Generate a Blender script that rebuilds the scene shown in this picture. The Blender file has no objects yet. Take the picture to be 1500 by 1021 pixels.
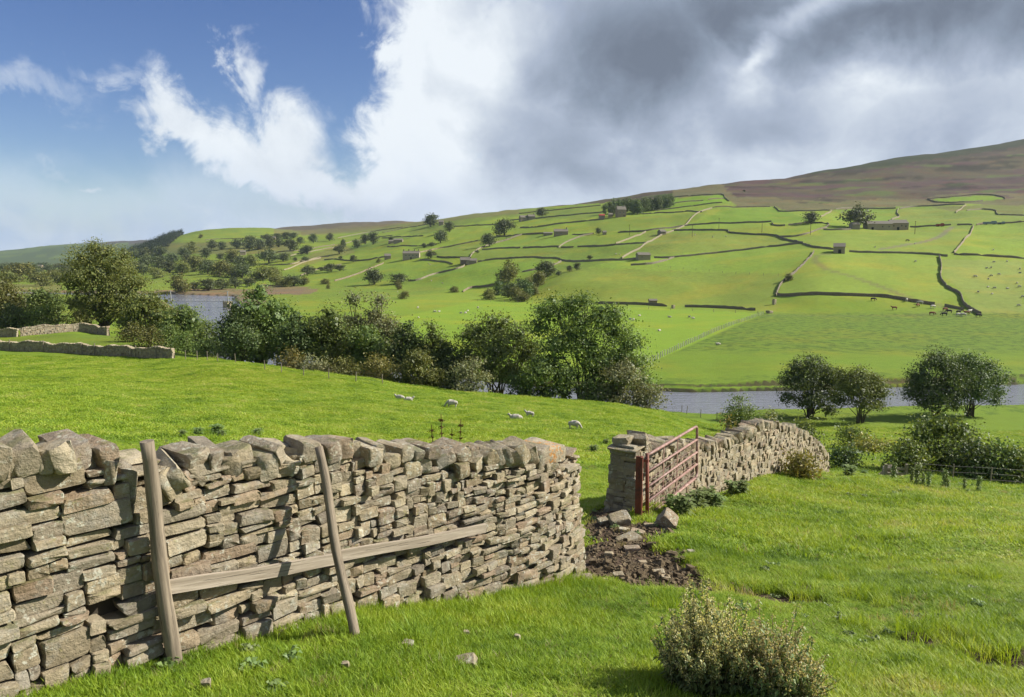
import bpy, bmesh, math, random
import numpy as np
from mathutils import Vector, Matrix, Euler
from math import radians as R

# ------------------------------------------------------------------ camera, sky, sun, exposure
SC = bpy.context.scene
CAMZ = 24.0
FPX = 1100.0
PITCH = math.atan((510.5 - 378.0) / FPX)
cd = bpy.data.cameras.new('camera')
cd.lens = 36.0 * FPX / 1500.0
cd.sensor_width = 36.0
cd.clip_start = 0.05
cd.clip_end = 30000
cam = bpy.data.objects.new('camera', cd)
SC.collection.objects.link(cam)
cam.location = (0, 0, CAMZ)
cam.rotation_euler = (math.pi / 2 - PITCH, 0, 0)
SC.camera = cam

SUN_AZ = R(8)      # measured from +X towards +Y
SUN_EL = R(35)
sd = bpy.data.lights.new('sun', 'SUN')
sd.energy = 4.2
sd.angle = R(0.6)
sd.color = (1.0, 0.94, 0.84)
sun = bpy.data.objects.new('sun', sd)
SC.collection.objects.link(sun)
SUNV = Vector((math.cos(SUN_EL) * math.cos(SUN_AZ), math.cos(SUN_EL) * math.sin(SUN_AZ), math.sin(SUN_EL)))
sun.rotation_euler = SUNV.to_track_quat('Z', 'Y').to_euler()
sun.location = (60, 0, 80)

SC.view_settings.view_transform = 'Standard'
SC.view_settings.look = 'None'
SC.view_settings.gamma = 1.0
SC.view_settings.use_curve_mapping = False
SC.view_settings.exposure = 1.12
SKY_STRENGTH = 0.1
SC.cycles.max_bounces = 6
SC.cycles.diffuse_bounces = 3
SC.cycles.glossy_bounces = 2
SC.cycles.transmission_bounces = 3
SC.cycles.transparent_max_bounces = 6
SC.cycles.use_denoising = True


def qv(v):
    return math.tan(math.atan((510.5 - v) / FPX) - PITCH)


def pix_dir(u, v):
    a = (u - 750.0) / FPX
    b = (510.5 - v) / FPX
    return np.array([a, math.cos(PITCH) + b * math.sin(PITCH), -math.sin(PITCH) + b * math.cos(PITCH)])


class NB:
    """small helper to wire shader nodes"""
    def __init__(self, tree):
        self.t = tree
        tree.nodes.clear()

    def n(self, typ, **kw):
        nd = self.t.nodes.new(typ)
        for k, val in kw.items():
            setattr(nd, k, val)
        return nd

    def set(self, sock, val):
        if isinstance(val, bpy.types.NodeSocket):
            self.t.links.new(val, sock)
        elif val is not None:
            sock.default_value = val

    def math(self, op, a, b=None, c=None, clamp=False):
        nd = self.n('ShaderNodeMath', operation=op, use_clamp=clamp)
        self.set(nd.inputs[0], a)
        if b is not None: self.set(nd.inputs[1], b)
        if c is not None: self.set(nd.inputs[2], c)
        return nd.outputs[0]

    def vmath(self, op, a, b=None, scale=None):
        nd = self.n('ShaderNodeVectorMath', operation=op)
        self.set(nd.inputs[0], a)
        if b is not None: self.set(nd.inputs[1], b)
        if scale is not None: self.set(nd.inputs['Scale'], scale)
        return nd.outputs['Value'] if op in ('LENGTH', 'DOT_PRODUCT') else nd.outputs[0]

    def noise(self, vec, scale, detail=4, rough=0.55, dist=0.0, out='Fac'):
        nd = self.n('ShaderNodeTexNoise')
        if vec is not None: self.set(nd.inputs['Vector'], vec)
        nd.inputs['Scale'].default_value = scale
        nd.inputs['Detail'].default_value = detail
        nd.inputs['Roughness'].default_value = rough
        nd.inputs['Distortion'].default_value = dist
        return nd.outputs[out]

    def vor(self, vec, scale, out='Distance', feature='F1'):
        nd = self.n('ShaderNodeTexVoronoi', feature=feature)
        if vec is not None: self.set(nd.inputs['Vector'], vec)
        nd.inputs['Scale'].default_value = scale
        return nd.outputs[out]

    def maprange(self, x, a, b, c=0.0, d=1.0, smooth=True):
        nd = self.n('ShaderNodeMapRange')
        nd.interpolation_type = 'SMOOTHSTEP' if smooth else 'LINEAR'
        nd.clamp = True
        self.set(nd.inputs['Value'], x)
        nd.inputs['From Min'].default_value = a
        nd.inputs['From Max'].default_value = b
        nd.inputs['To Min'].default_value = c
        nd.inputs['To Max'].default_value = d
        return nd.outputs['Result']

    def mix(self, fac, a, b, blend='MIX'):
        nd = self.n('ShaderNodeMix', data_type='RGBA', blend_type=blend)
        nd.clamp_factor = True
        self.set(nd.inputs['Factor'], fac)
        for s, val in ((nd.inputs[6], a), (nd.inputs[7], b)):
            if isinstance(val, tuple) and len(val) == 3: val = val + (1,)
            self.set(s, val)
        return nd.outputs[2]

    def ramp(self, fac, stops, interp='LINEAR'):
        nd = self.n('ShaderNodeValToRGB')
        cr = nd.color_ramp
        cr.interpolation = interp
        while len(cr.elements) < len(stops): cr.elements.new(0.5)
        for e, (p, c) in zip(cr.elements, stops):
            e.position = p
            e.color = (c[0], c[1], c[2], 1)
        self.set(nd.inputs[0], fac)
        return nd.outputs[0]


# ------------------------------------------------------------------ world: Nishita sky with cloud layers
def build_world():
    w = bpy.data.worlds.new('World')
    SC.world = w
    w.use_nodes = True
    b = NB(w.node_tree)
    out = b.n('ShaderNodeOutputWorld')
    bg = b.n('ShaderNodeBackground')
    bg.inputs['Strength'].default_value = SKY_STRENGTH
    b.t.links.new(bg.outputs[0], out.inputs[0])
    sky = b.n('ShaderNodeTexSky', sky_type='NISHITA')
    sky.sun_disc = False
    sky.sun_elevation = SUN_EL
    sky.sun_rotation = math.pi / 2 - SUN_AZ
    sky.altitude = 300
    sky.air_density = 1.0
    sky.dust_density = 0.3
    sky.ozone_density = 3.0
    hs = b.n('ShaderNodeHueSaturation')
    hs.inputs['Saturation'].default_value = 1.18
    hs.inputs['Hue'].default_value = 0.517
    hs.inputs['Value'].default_value = 0.50
    b.t.links.new(sky.outputs[0], hs.inputs['Color'])
    blue = hs.outputs[0]
    tc = b.n('ShaderNodeTexCoord').outputs['Generated']
    sp = b.n('ShaderNodeSeparateXYZ')
    b.t.links.new(tc, sp.inputs[0])
    x, y, z = sp.outputs
    az = b.math('ARCTAN2', x, y)
    el = b.math('ARCSINE', z)
    cb = b.n('ShaderNodeCombineXYZ')
    b.set(cb.inputs[0], az); b.set(cb.inputs[1], el)
    ae = cb.outputs[0]
    # flat cloud-deck coordinates for texture detail
    zz = b.math('ADD', b.math('MAXIMUM', z, 0.0), 0.22)
    dv = b.n('ShaderNodeCombineXYZ')
    b.set(dv.inputs[0], b.math('DIVIDE', x, zz)); b.set(dv.inputs[1], b.math('DIVIDE', y, zz))
    deck = dv.outputs[0]

    n1 = b.noise(ae, 5.5, 6, 0.58, 0.3, 'Color')
    n2 = b.noise(ae, 16, 8, 0.66, 0.5, 'Color')
    off = b.vmath('SUBTRACT', n1, (0.5, 0.5, 0.5))
    off2 = b.vmath('SUBTRACT', n2, (0.5, 0.5, 0.5))
    wv = b.vmath('ADD', ae, b.vmath('SCALE', off, scale=0.16))
    crisp = b.vmath('ADD', wv, b.vmath('SCALE', off2, scale=0.085))
    soft = b.vmath('ADD', ae, b.vmath('SCALE', off, scale=0.14))

    def azel(u, v):
        d = pix_dir(u, v); d = d / np.linalg.norm(d)
        return math.atan2(d[0], d[1]), math.asin(d[2])

    def blob(vec, u, v, ru, rv, rot=0.0, edge=1.0):
        a0, e0 = azel(u, v)
        mp = b.n('ShaderNodeMapping', vector_type='TEXTURE')
        b.set(mp.inputs['Vector'], vec)
        mp.inputs['Location'].default_value = (a0, e0, 0)
        mp.inputs['Rotation'].default_value = (0, 0, R(rot))
        mp.inputs['Scale'].default_value = (ru / 1150, rv / 1150, 1)
        ln = b.vmath('LENGTH', mp.outputs[0])
        return b.maprange(ln, 0.0 if edge >= 1 else 1 - edge, 1.25, 1.0, 0.0)

    def acc(vec, items):
        r = None
        for it in items:
            o = blob(vec, *it[:5])
            if len(it) > 5: o = b.math('MULTIPLY', o, it[5])
            r = o if r is None else b.math('MAXIMUM', r, o)
        return r

    sepn = b.n('ShaderNodeSeparateColor'); b.t.links.new(n2, sepn.inputs[0])
    fine = sepn.outputs[0]
    sepn1 = b.n('ShaderNodeSeparateColor'); b.t.links.new(n1, sepn1.inputs[0])
    big = sepn1.outputs[1]
    # crisp cumulus edges
    dens = acc(crisp, [
        (655, 70, 150, 190, 0), (618, 190, 118, 135, 0), (560, 85, 60, 55, 20, .8), (760, 130, 210, 230, 0),
        (1050, 60, 520, 330, 0), (1300, 150, 600, 300, 0), (640, 290, 230, 85, 0),
        (290, 195, 165, 58, -38, .86), (385, 235, 160, 70, -25, .86), (430, 205, 90, 92, 0, .84),
        (366, 112, 38, 75, 0, .62), (470, 260, 150, 60, -15, .8), (900, 250, 500, 150, 0),
        (60, 232, 70, 16, -20, .36), (138, 258, 45, 12, 8, .5), (20, 110, 170, 40, -20, .40), (140, 115, 90, 35, -10, .42),
        (210, 290, 90, 26, -10, .45)])
    a1 = b.maprange(b.math('ADD', dens, b.math('MULTIPLY', b.math('SUBTRACT', fine, 0.5), 0.62)), 0.20, 0.70)
    # deck of cloud everywhere else in the sky, broken
    gen = b.noise(deck, 1.1, 7, 0.6, 0.2)
    outside = b.maprange(b.math('ABSOLUTE', az), 0.75, 1.1)
    highup = b.maprange(el, 0.50, 0.75)
    outm = b.math('MAXIMUM', outside, highup)
    a2 = b.math('MULTIPLY', b.maprange(gen, 0.42, 0.62), outm)
    # soft low cloud bank near the horizon
    low = b.maprange(b.math('ADD', el, b.math('MULTIPLY', b.math('SUBTRACT', big, 0.5), 0.22)), 0.01, 0.15, 0.88, 0.0)
    alpha = b.math('MAXIMUM', b.math('MAXIMUM', a1, a2), low)
    # shading: thick grey parts against bright parts
    dark = acc(soft, [
        (930, 90, 270, 180, 0, 1.0), (1060, 20, 260, 130, 0, .95), (1330, 30, 380, 130, 4, 1.0), (1500, 20, 260, 110, 0, .9),
        (820, 215, 200, 120, 0, .62), (1120, 170, 260, 90, 15, .62), (1400, 175, 240, 90, 0, .45), (690, 140, 80, 60, 0, .26),
        (1480, 250, 420, 120, 0, .34), (1000, 270, 360, 80, 0, .3), (40, 345, 420, 60, 0, .45), (500, 312, 260, 30, 0, .3)])
    lite = acc(soft, [
        (1105, 85, 75, 22, 50, .72), (1085, 130, 45, 60, 30, .4), (1215, 12, 120, 24, 5, .62), (1245, 130, 120, 55, 10, .42), (735, 75, 110, 80, 25, .6),
        (560, 130, 70, 130, 0, .5), (640, 230, 90, 50, 0, .3)])
    dk = b.math('ADD', b.math('SUBTRACT', dark, b.math('MULTIPLY', lite, 0.75)), b.math('MULTIPLY', b.math('SUBTRACT', big, 0.46), 0.75))
    dk = b.math('ADD', dk, b.math('MULTIPLY', b.math('SUBTRACT', fine, 0.5), 0.34))
    gd = b.noise(deck, 2.3, 6, 0.6, 0.2)
    dk = b.math('ADD', dk, b.math('MULTIPLY', b.math('MULTIPLY', b.math('SUBTRACT', gd, 0.35), outm), 1.6), clamp=True)
    s = 1.0 / SKY_STRENGTH * 0.50
    ccol = b.ramp(dk, [(0.0, (0.80, 0.85, 0.90)), (0.25, (0.56, 0.62, 0.71)), (0.5, (0.38, 0.44, 0.55)), (0.8, (0.235, 0.285, 0.37)), (1.0, (0.15, 0.18, 0.24))])
    cc = b.vmath('SCALE', ccol, scale=s)
    lowc = b.vmath('SCALE', b.ramp(b.maprange(az, -0.6, 0.1), [(0, (0.38, 0.49, 0.72)), (1, (0.60, 0.67, 0.80))]), scale=s)
    lowc = b.mix(b.math('MULTIPLY', b.maprange(b.math('ADD', b.math('MULTIPLY', fine, 0.6), b.math('MULTIPLY', big, 0.4)), 0.46, 0.62), 0.55), lowc, (0.80 * s, 0.85 * s, 0.92 * s))
    cc2 = b.mix(b.math('MULTIPLY', low, b.maprange(az, -0.05, 0.25, 0.85, 0.35)), cc, lowc)
    col = b.mix(alpha, blue, cc2)
    b.set(bg.inputs['Color'], col)


build_world()

# ------------------------------------------------------------------ noise in numpy
def _hash(ix, iy, seed):
    h = (ix.astype(np.int64) * 374761393 + iy.astype(np.int64) * 668265263 + seed * 1442695041) & 0xffffffff
    h = ((h ^ (h >> 13)) * 1274126177) & 0xffffffff
    return ((h ^ (h >> 16)) & 0xffff) / 65535.0


def vnoise(x, y, seed=0):
    ix = np.floor(x); iy = np.floor(y)
    fx = x - ix; fy = y - iy
    fx = fx * fx * (3 - 2 * fx); fy = fy * fy * (3 - 2 * fy)
    a = _hash(ix, iy, seed); b = _hash(ix + 1, iy, seed)
    c = _hash(ix, iy + 1, seed); d = _hash(ix + 1, iy + 1, seed)
    return (a * (1 - fx) + b * fx) * (1 - fy) + (c * (1 - fx) + d * fx) * fy - 0.5


def fbm(x, y, wl, octs=4, seed=0, gain=0.5):
    r = np.zeros(np.broadcast(x, y).shape); amp = 1.0; f = 1.0 / wl
    for o in range(octs):
        r = r + amp * vnoise(x * f + o * 17.3, y * f - o * 9.1, seed + o)
        amp *= gain; f *= 2.03
    return r


def sstep(x, a, b):
    t = np.clip((x - a) / (b - a), 0, 1)
    return t * t * (3 - 2 * t)


# ------------------------------------------------------------------ terrain
# knots (distance Y, value): positive value = where that ground shows in the picture column, negative = metres below the eye
PIT = {
 -150: [(2,-2.15),(4,-2.45),(7,-3.1),(10,-3.7),(20,-5.0),(40,-7.6),(70,-10.7),(100,-12.2),(125,-12.4),(150,-13.5),(200,-18.5),(270,-22.5),(600,-22.5),(1000,400),(1700,393),(2800,388),(3600,383),(4600,373),(7000,378)],
 0: [(2,-2.15),(4,-2.45),(7,-3.1),(10,-3.7),(20,659),(40,593),(70,548),(100,517),(125,-12.5),(150,-13.5),(200,-18.5),(270,-22.5),(600,-22.5),(1000,400),(1700,393),(2800,388),(3600,380),(4600,368),(7000,374)],
 100: [(2,-2.15),(4.1,-2.47),(7,-3.1),(10,-3.75),(20,-5.35),(40,595),(70,550),(97,519),(123,-12.3),(150,-13.8),(200,-19),(270,-22.5),(600,-22.5),(1000,400),(1700,393),(2800,386),(3600,372),(4600,358),(7000,364)],
 190: [(2,-2.15),(4.4,-2.52),(7,-3.1),(10,-3.8),(20,-5.4),(40,-8.4),(70,554),(95,522),(115,-12.5),(140,-14.5),(180,-20),(230,-22.5),(600,-22),(800,-19),(1000,393),(1250,386),(1500,371),(1800,376),(2600,380),(3600,368),(4600,353),(7000,360)],
 240: [(2,-2.15),(4.6,-2.56),(8,-3.35),(12,-4.2),(20,-5.45),(40,-8.5),(70,557),(93,525),(110,-13.4),(140,-17.2),(170,-21),(200,-23),(560,-22),(620,415),(750,-17),(1000,389),(1250,370),(1500,349),(1700,354),(2600,360),(4500,352),(7000,362)],
 300: [(2,-2.15),(4.7,-2.6),(8,-3.4),(12,-4.2),(20,-5.5),(40,-8.6),(65,563),(95,524),(110,-14.5),(150,-21),(180,-23),(520,-23.3),(560,-20.5),(600,412),(650,408),(720,-16),(850,393),(1150,366),(1450,345),(1650,335),(2000,340),(2600,345),(4500,360)],
 380: [(2,-2.12),(5,-2.66),(8,-3.42),(12,-4.25),(20,-5.6),(35,-8.1),(60,580),(92,535),(105,-15.5),(130,-21),(170,-23),(560,-22.5),(620,414),(720,405),(900,386),(1200,359),(1500,343),(1700,335),(2000,338),(2600,337),(3500,350),(7000,380)],
 450: [(2,-2.1),(5.2,-2.7),(8,-3.45),(12,-4.3),(20,-5.65),(35,-8.5),(50,605),(70,568),(88,545),(100,-16.5),(118,-22),(160,-23),(560,-21.5),(720,400),(900,380),(1250,353),(1600,342),(1900,341),(2600,331),(3500,345),(7000,380)],
 520: [(2,-2.1),(5.5,-2.76),(8,-3.45),(12,-4.35),(20,-5.7),(35,-8.6),(50,608),(70,575),(88,554),(100,-17.5),(115,-22.5),(540,-21.5),(720,392),(900,372),(1200,350),(1500,338),(1900,333),(2600,326),(3500,340),(7000,380)],
 600: [(2,-2.1),(6,-2.95),(8,-3.5),(12,-4.45),(20,-5.8),(35,-8.7),(50,613),(70,584),(88,566),(100,-18.5),(112,-22.8),(510,-21.5),(700,379),(900,355),(1250,334),(1500,327),(2000,330),(2600,323),(3500,335),(7000,380)],
 680: [(2,-2.1),(6.4,-3.1),(8,-3.52),(12,-4.5),(20,-5.85),(35,-8.75),(50,616),(70,589),(88,574),(100,-19),(112,-22.8),(440,-21.5),(600,387),(800,352),(1050,328),(1350,315),(1800,322),(7000,380)],
 750: [(2,-2.1),(6.7,-3.17),(9,-3.75),(12,-4.5),(20,-5.9),(35,-8.8),(50,619),(70,594),(88,579),(100,-19.3),(112,-22.9),(410,-21.5),(560,386),(750,349),(950,324),(1250,308),(1600,315),(7000,380)],
 830: [(2,-2.1),(7.5,-3.4),(9,-3.75),(12,-4.4),(20,-6.0),(35,-8.9),(50,623),(70,600),(88,585),(100,-19.8),(112,-23),(370,-21.5),(410,-12.5),(520,386),(680,346),(850,318),(1200,300),(1600,310),(7000,380)],
 900: [(2,-2.1),(8,-3.55),(12,-4.32),(14,-4.75),(20,-6.1),(35,-9.1),(50,627),(70,605),(88,590),(100,-20),(110,-23),(335,-21.4),(400,-12.2),(480,385),(640,345),(800,314),(950,300),(1150,290),(1500,300),(7000,380)],
 960: [(2,-2.1),(5,-2.75),(8,-3.55),(12.5,-4.45),(20,-6.2),(35,-9.2),(50,632),(70,613),(88,600),(100,-20.7),(110,-23),(330,-21.4),(392,-12.4),(475,382),(612,345),(740,318),(815,305),(950,292),(1150,280),(1400,290),(7000,380)],
 1050: [(2,-2.1),(5,-2.8),(8,-3.55),(12,-4.4),(16.6,-5.45),(22,-6.6),(35,-10),(50,-13),(70,-17),(90,-20.5),(108,-23),(300,-21.7),(325,-21.3),(385,-12.6),(455,382),(560,350),(700,315),(775,300),(950,283),(1150,268),(1400,280),(7000,380)],
 1130: [(2,-2.1),(5,-2.8),(8,-3.6),(12,-4.5),(16,-5.15),(19.6,-5.73),(24,-7.0),(30,-9.4),(45,-12.9),(75,-18.1),(104,-22.4),(140,-22.5),(295,-21.3),(335,-16.6),(440,376),(535,350),(640,326),(770,303),(1000,277),(1200,262.5),(1400,275),(7000,380)],
 1200: [(2,-2.1),(5,-2.85),(8,-3.6),(12,-4.5),(16,-5.3),(20,-6.0),(24,-7.1),(30,-9.6),(45,-13),(75,-18.1),(104,-22.5),(140,-22.5),(290,-21.5),(313,-16.6),(420,371),(580,332),(760,305),(1000,276),(1250,249),(1500,262),(7000,380)],
 1300: [(2,-2.1),(5,-2.9),(8,-3.65),(12,-4.55),(16,-5.35),(20,-5.97),(25,-7.6),(30,-9.6),(45,-13),(75,-18.1),(104,-22.4),(140,-22.6),(280,-21.5),(310,-16.4),(420,373),(580,334),(760,304),(1000,268),(1300,232),(1600,250),(7000,380)],
 1400: [(2,-2.1),(4,-2.6),(8,-3.6),(12,-4.55),(16,-5.4),(20,-6.1),(25,-7.7),(30,-9.7),(45,-13.2),(75,-18.3),(104,-22.5),(140,-22.6),(275,-21.5),(310,-16.2),(410,376),(570,331),(720,305),(1000,262),(1350,218),(1700,240),(7000,380)],
 1500: [(2,-2.1),(4,-2.65),(6,-3.15),(10,-4.05),(16,-5.45),(22,-7.0),(30,-9.8),(45,-13.5),(70,-19),(95,-22.2),(108,-22.8),(140,-22.6),(270,-21.5),(310,-15.5),(410,378),(570,327),(700,305),(1000,257),(1400,201),(1800,225),(7000,380)],
 1650: [(2,-2.1),(4,-2.65),(6,-3.15),(10,-4.1),(16,-5.6),(22,-7.3),(30,-10),(45,-13.7),(70,-19),(95,-22.3),(108,-22.8),(140,-22.6),(260,-21.5),(300,-15.5),(400,378),(560,327),(700,300),(1000,245),(1400,180),(1800,205),(7000,380)],
}


def pchip(xk, yk, x):
    xk = np.asarray(xk, float); yk = np.asarray(yk, float)
    h = np.diff(xk); d = np.diff(yk) / h
    m = np.zeros(len(xk))
    for i in range(1, len(xk) - 1):
        if d[i - 1] * d[i] > 0:
            w1 = 2 * h[i] + h[i - 1]; w2 = h[i] + 2 * h[i - 1]
            m[i] = (w1 + w2) / (w1 / d[i - 1] + w2 / d[i])
    m[0] = d[0]; m[-1] = d[-1] * 0
    xc = np.clip(x, xk[0], xk[-1])
    i = np.clip(np.searchsorted(xk, xc) - 1, 0, len(h) - 1)
    t = (xc - xk[i]) / h[i]
    return ((2 * t**3 - 3 * t**2 + 1) * yk[i] + (t**3 - 2 * t**2 + t) * h[i] * m[i]
            + (-2 * t**3 + 3 * t**2) * yk[i + 1] + (t**3 - t**2) * h[i] * m[i + 1])


RR = np.concatenate([np.geomspace(0.5, 4, 34, endpoint=False), np.geomspace(4, 30, 190, endpoint=False),
                     np.geomspace(30, 108, 100, endpoint=False), np.geomspace(108, 165, 85, endpoint=False),
                     np.geomspace(165, 1700, 190, endpoint=False), np.geomspace(1700, 9500, 44)])
TH = R(1) * np.concatenate([np.arange(-180, -44, 4.0), np.arange(-43, 43.01, 0.145), np.arange(47, 180.1, 4.0)])
TH[-1] = math.pi


def _columns():
    ths = []; zs = []
    for u, kn in sorted(PIT.items()):
        s = (u - 750.0) / FPX * math.cos(PITCH)
        th = math.atan(s); c = math.cos(th)
        xs = [0.0]; qs = []
        ys = []
        for Y, val in kn:
            z = val if val < 0 else qv(val) * Y
            ys.append((math.log(Y / c), z))
        ks = [(-1.2, -1.95)] + ys
        ks.append((math.log(9500.0), ks[-1][1]))
        if ks[-1][0] <= ks[-2][0] + 1e-3: ks[-1] = (ks[-2][0] + .1, ks[-2][1])
        # interpolate z/r in log r for far, z for near: z directly in r (monotone)
        r = np.exp([k[0] for k in ks]); z = np.array([k[1] for k in ks])
        zz = pchip(r, z, RR)
        ths.append(th); zs.append(zz)
    def simple(deg, kn):
        r = [k[0] for k in kn]; z = [k[1] for k in kn]
        ths.append(R(deg)); zs.append(pchip(r, z, RR))
    L = [(0.3,-1.95),(3,-2.1),(10,-3.2),(40,-5.5),(100,-8),(300,-14),(1000,5),(3000,120),(9500,160)]
    simple(-60, L)
    B = [(0.3,-1.95),(3,-1.8),(10,-1.0),(40,2.5),(100,10),(300,35),(1000,110),(3000,240),(9500,260)]
    simple(-100, B); simple(-180, B); simple(180, B); simple(110, B)
    simple(60, [(0.3,-1.95),(3,-2.3),(10,-3.6),(30,-8),(70,-15),(120,-22.5),(260,-21.5),(420,0),(800,50),(1400,190),(3000,240),(9500,250)])
    simple(80, [(0.3,-1.95),(3,-2.1),(10,-2.8),(30,-5),(100,-12),(300,-16),(1000,20),(3000,150),(9500,180)])
    o = np.argsort(ths)
    return np.array(ths)[o], np.array(zs)[o]


_cth, _cz = _columns()
_w = np.zeros((len(TH), len(_cth)))
for i, t in enumerate(TH):
    j = int(np.clip(np.searchsorted(_cth, t) - 1, 0, len(_cth) - 2))
    f = np.clip((t - _cth[j]) / (_cth[j + 1] - _cth[j]), 0, 1)
    f = f * 0.5 + 0.5 * f * f * (3 - 2 * f)
    _w[i, j] = 1 - f; _w[i, j + 1] = f
_z = _w @ _cz
_k = np.exp(-0.5 * (np.arange(-18, 19) / 6.5) ** 2); _k /= _k.sum()
_zs = np.apply_along_axis(lambda a: np.convolve(np.pad(a, 18, mode='edge'), _k, 'valid'), 0, _z)
_f = sstep(RR, 230, 420)[None, :] * (np.abs(TH)[:, None] < R(40))
_z = _z * (1 - _f) + _zs * _f
HG = _z + CAMZ          # [theta, r], metres, river level = 0
GX = np.sin(TH)[:, None] * RR[None, :]
GY = np.cos(TH)[:, None] * RR[None, :]

RIVER = [(700, 240, 11), (400, 175, 11), (200, 146, 11), (120, 134, 10.5), (89, 130.5, 9.5), (63, 126.5, 9.5), (32, 122.5, 9.5), (0, 130, 9), (-30, 150, 9), (-60, 182, 10),
         (-86, 222, 10), (-112, 285, 12), (-130, 330, 13), (-150, 371, 15), (-172, 415, 17), (-196, 455, 26), (-225, 476, 22), (-290, 500, 16), (-420, 540, 14), (-800, 620, 14)]


def river_dist(x, y):
    best = np.full(np.shape(x), 1e9); 
    for (x0, y0, w0), (x1, y1, w1) in zip(RIVER[:-1], RIVER[1:]):
        dx, dy = x1 - x0, y1 - y0
        t = np.clip(((x - x0) * dx + (y - y0) * dy) / (dx * dx + dy * dy), 0, 1)
        d = np.hypot(x - x0 - t * dx, y - y0 - t * dy) - (w0 + (w1 - w0) * t)
        best = np.minimum(best, d)
    return best


def refine(H, x, y):
    r = np.hypot(x, y)
    rd = river_dist(x, y) + 1.2 * fbm(x, y, 9, 3, 5) * sstep(r, 50, 100)
    # relief at several sizes
    H = H + fbm(x, y, 0.55, 3, 11) * 0.05 * (1 - sstep(r, 15, 45))
    H = H + fbm(x, y, 2.6, 3, 21) * 0.13 * (1 - sstep(r, 60, 160)) * sstep(r, 2, 9)
    mid = sstep(r, 25, 80) * (1 - sstep(r, 260, 330))
    H = H + fbm(x, y, 14, 4, 31) * 0.55 * sstep(r, 30, 90) * sstep(rd, 4, 25) * np.where(H < 4.5, 0.25, 1)
    H = H + fbm(x, y, 60, 4, 41) * 3.2 * sstep(r, 330, 600) * sstep(H, 3, 14)
    H = H + fbm(x, y, 300, 5, 51) * 16 * sstep(r, 900, 2500) * sstep(H, 25, 70)
    # river bed and banks
    bank = np.where(rd < 0, -1.2, np.where(rd < 0.9, -1.2 + rd / 0.9 * 1.7, np.minimum(0.5 + (rd - 0.9) * 0.14, 0.5 + 0.5)))
    step = np.where(rd > 3.6, 1e3, bank + sstep(rd, 2.7, 3.6) * 1.2)
    H = np.where(rd < 3.6, np.minimum(H, step), H)
    nd = np.clip((rd - 3.6) / 12, 0, 1)
    H = np.where(rd >= 3.6, np.minimum(H, 1.6 + (rd - 3.6) * 0.9 + 0 * nd), H)
    return H


HG = refine(HG, GX, GY)
LRR = np.log(RR)


def ground(x, y):
    x = np.asarray(x, float); y = np.asarray(y, float)
    th = np.arctan2(x, y); lr = np.log(np.maximum(np.hypot(x, y), 0.5001))
    i = np.clip(np.searchsorted(TH, th) - 1, 0, len(TH) - 2)
    j = np.clip(np.searchsorted(LRR, lr) - 1, 0, len(RR) - 2)
    f = (th - TH[i]) / (TH[i + 1] - TH[i]); g = (np.exp(lr) - RR[j]) / (RR[j + 1] - RR[j])
    return (HG[i, j] * (1 - f) * (1 - g) + HG[i + 1, j] * f * (1 - g) + HG[i, j + 1] * (1 - f) * g + HG[i + 1, j + 1] * f * g)


_march = np.concatenate([np.geomspace(2, 60, 500, endpoint=False), np.geomspace(60, 5000, 1500)])


def hit(u, v, ymin=0):
    """the place on the ground where a given spot of the photograph lies"""
    d = pix_dir(u, v); d = d / d[1]
    Y = _march[_march > ymin] if ymin else _march
    z = CAMZ + d[2] * Y
    g = ground(d[0] * Y, Y)
    k = np.nonzero(z < g)[0]
    if len(k) == 0:
        gap = z - g; m = int(np.argmin(gap / Y))
        return np.array([d[0] * Y[m], Y[m], g[m]])
    k = k[0]
    if k == 0: return np.array([d[0] * Y[0], Y[0], g[0]])
    a, b_ = z[k - 1] - g[k - 1], g[k] - z[k]
    y = Y[k - 1] + (Y[k] - Y[k - 1]) * a / (a + b_ + 1e-9)
    return np.array([d[0] * y, y, float(ground(d[0] * y, y))])


def at_depth(u, v, Y):
    d = pix_dir(u, v); d = d / d[1]
    return np.array([d[0] * Y, Y, CAMZ + d[2] * Y])


def project(x, y, z):
    y = np.asarray(y, float); z = np.asarray(z, float) - CAMZ
    cp, sp_ = math.cos(PITCH), math.sin(PITCH)
    dep = y * cp - z * sp_
    up = y * sp_ + z * cp
    dep = np.where(np.abs(dep) < 1e-6, 1e-6, dep)
    return 750 + FPX * np.asarray(x, float) / dep, 510.5 - FPX * up / dep, dep


def in_poly(u, v, poly):
    r = np.zeros(np.shape(u), bool); n = len(poly)
    for i in range(n):
        x0, y0 = poly[i]; x1, y1 = poly[(i + 1) % n]
        if y0 == y1: continue
        c = ((y0 > v) != (y1 > v)) & (u < (x1 - x0) * (v - y0) / (y1 - y0) + x0)
        r ^= c
    return r

# ------------------------------------------------------------------ materials
def new_mat(name):
    m = bpy.data.materials.new(name); m.use_nodes = True
    b = NB(m.node_tree)
    out = b.n('ShaderNodeOutputMaterial')
    bs = b.n('ShaderNodeBsdfPrincipled')
    b.t.links.new(bs.outputs[0], out.inputs[0])
    bs.inputs['Roughness'].default_value = 0.9
    bs.inputs['Specular IOR Level'].default_value = 0.25
    b.bs = bs; b.out = out; b.mat = m
    return b


def bump(b, h, strength, dist, normal=None):
    nd = b.n('ShaderNodeBump')
    nd.inputs['Strength'].default_value = strength
    nd.inputs['Distance'].default_value = dist
    b.set(nd.inputs['Height'], h)
    if normal is not None: b.set(nd.inputs['Normal'], normal)
    return nd.outputs[0]


def pos(b):
    return b.n('ShaderNodeNewGeometry').outputs['Position']


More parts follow.
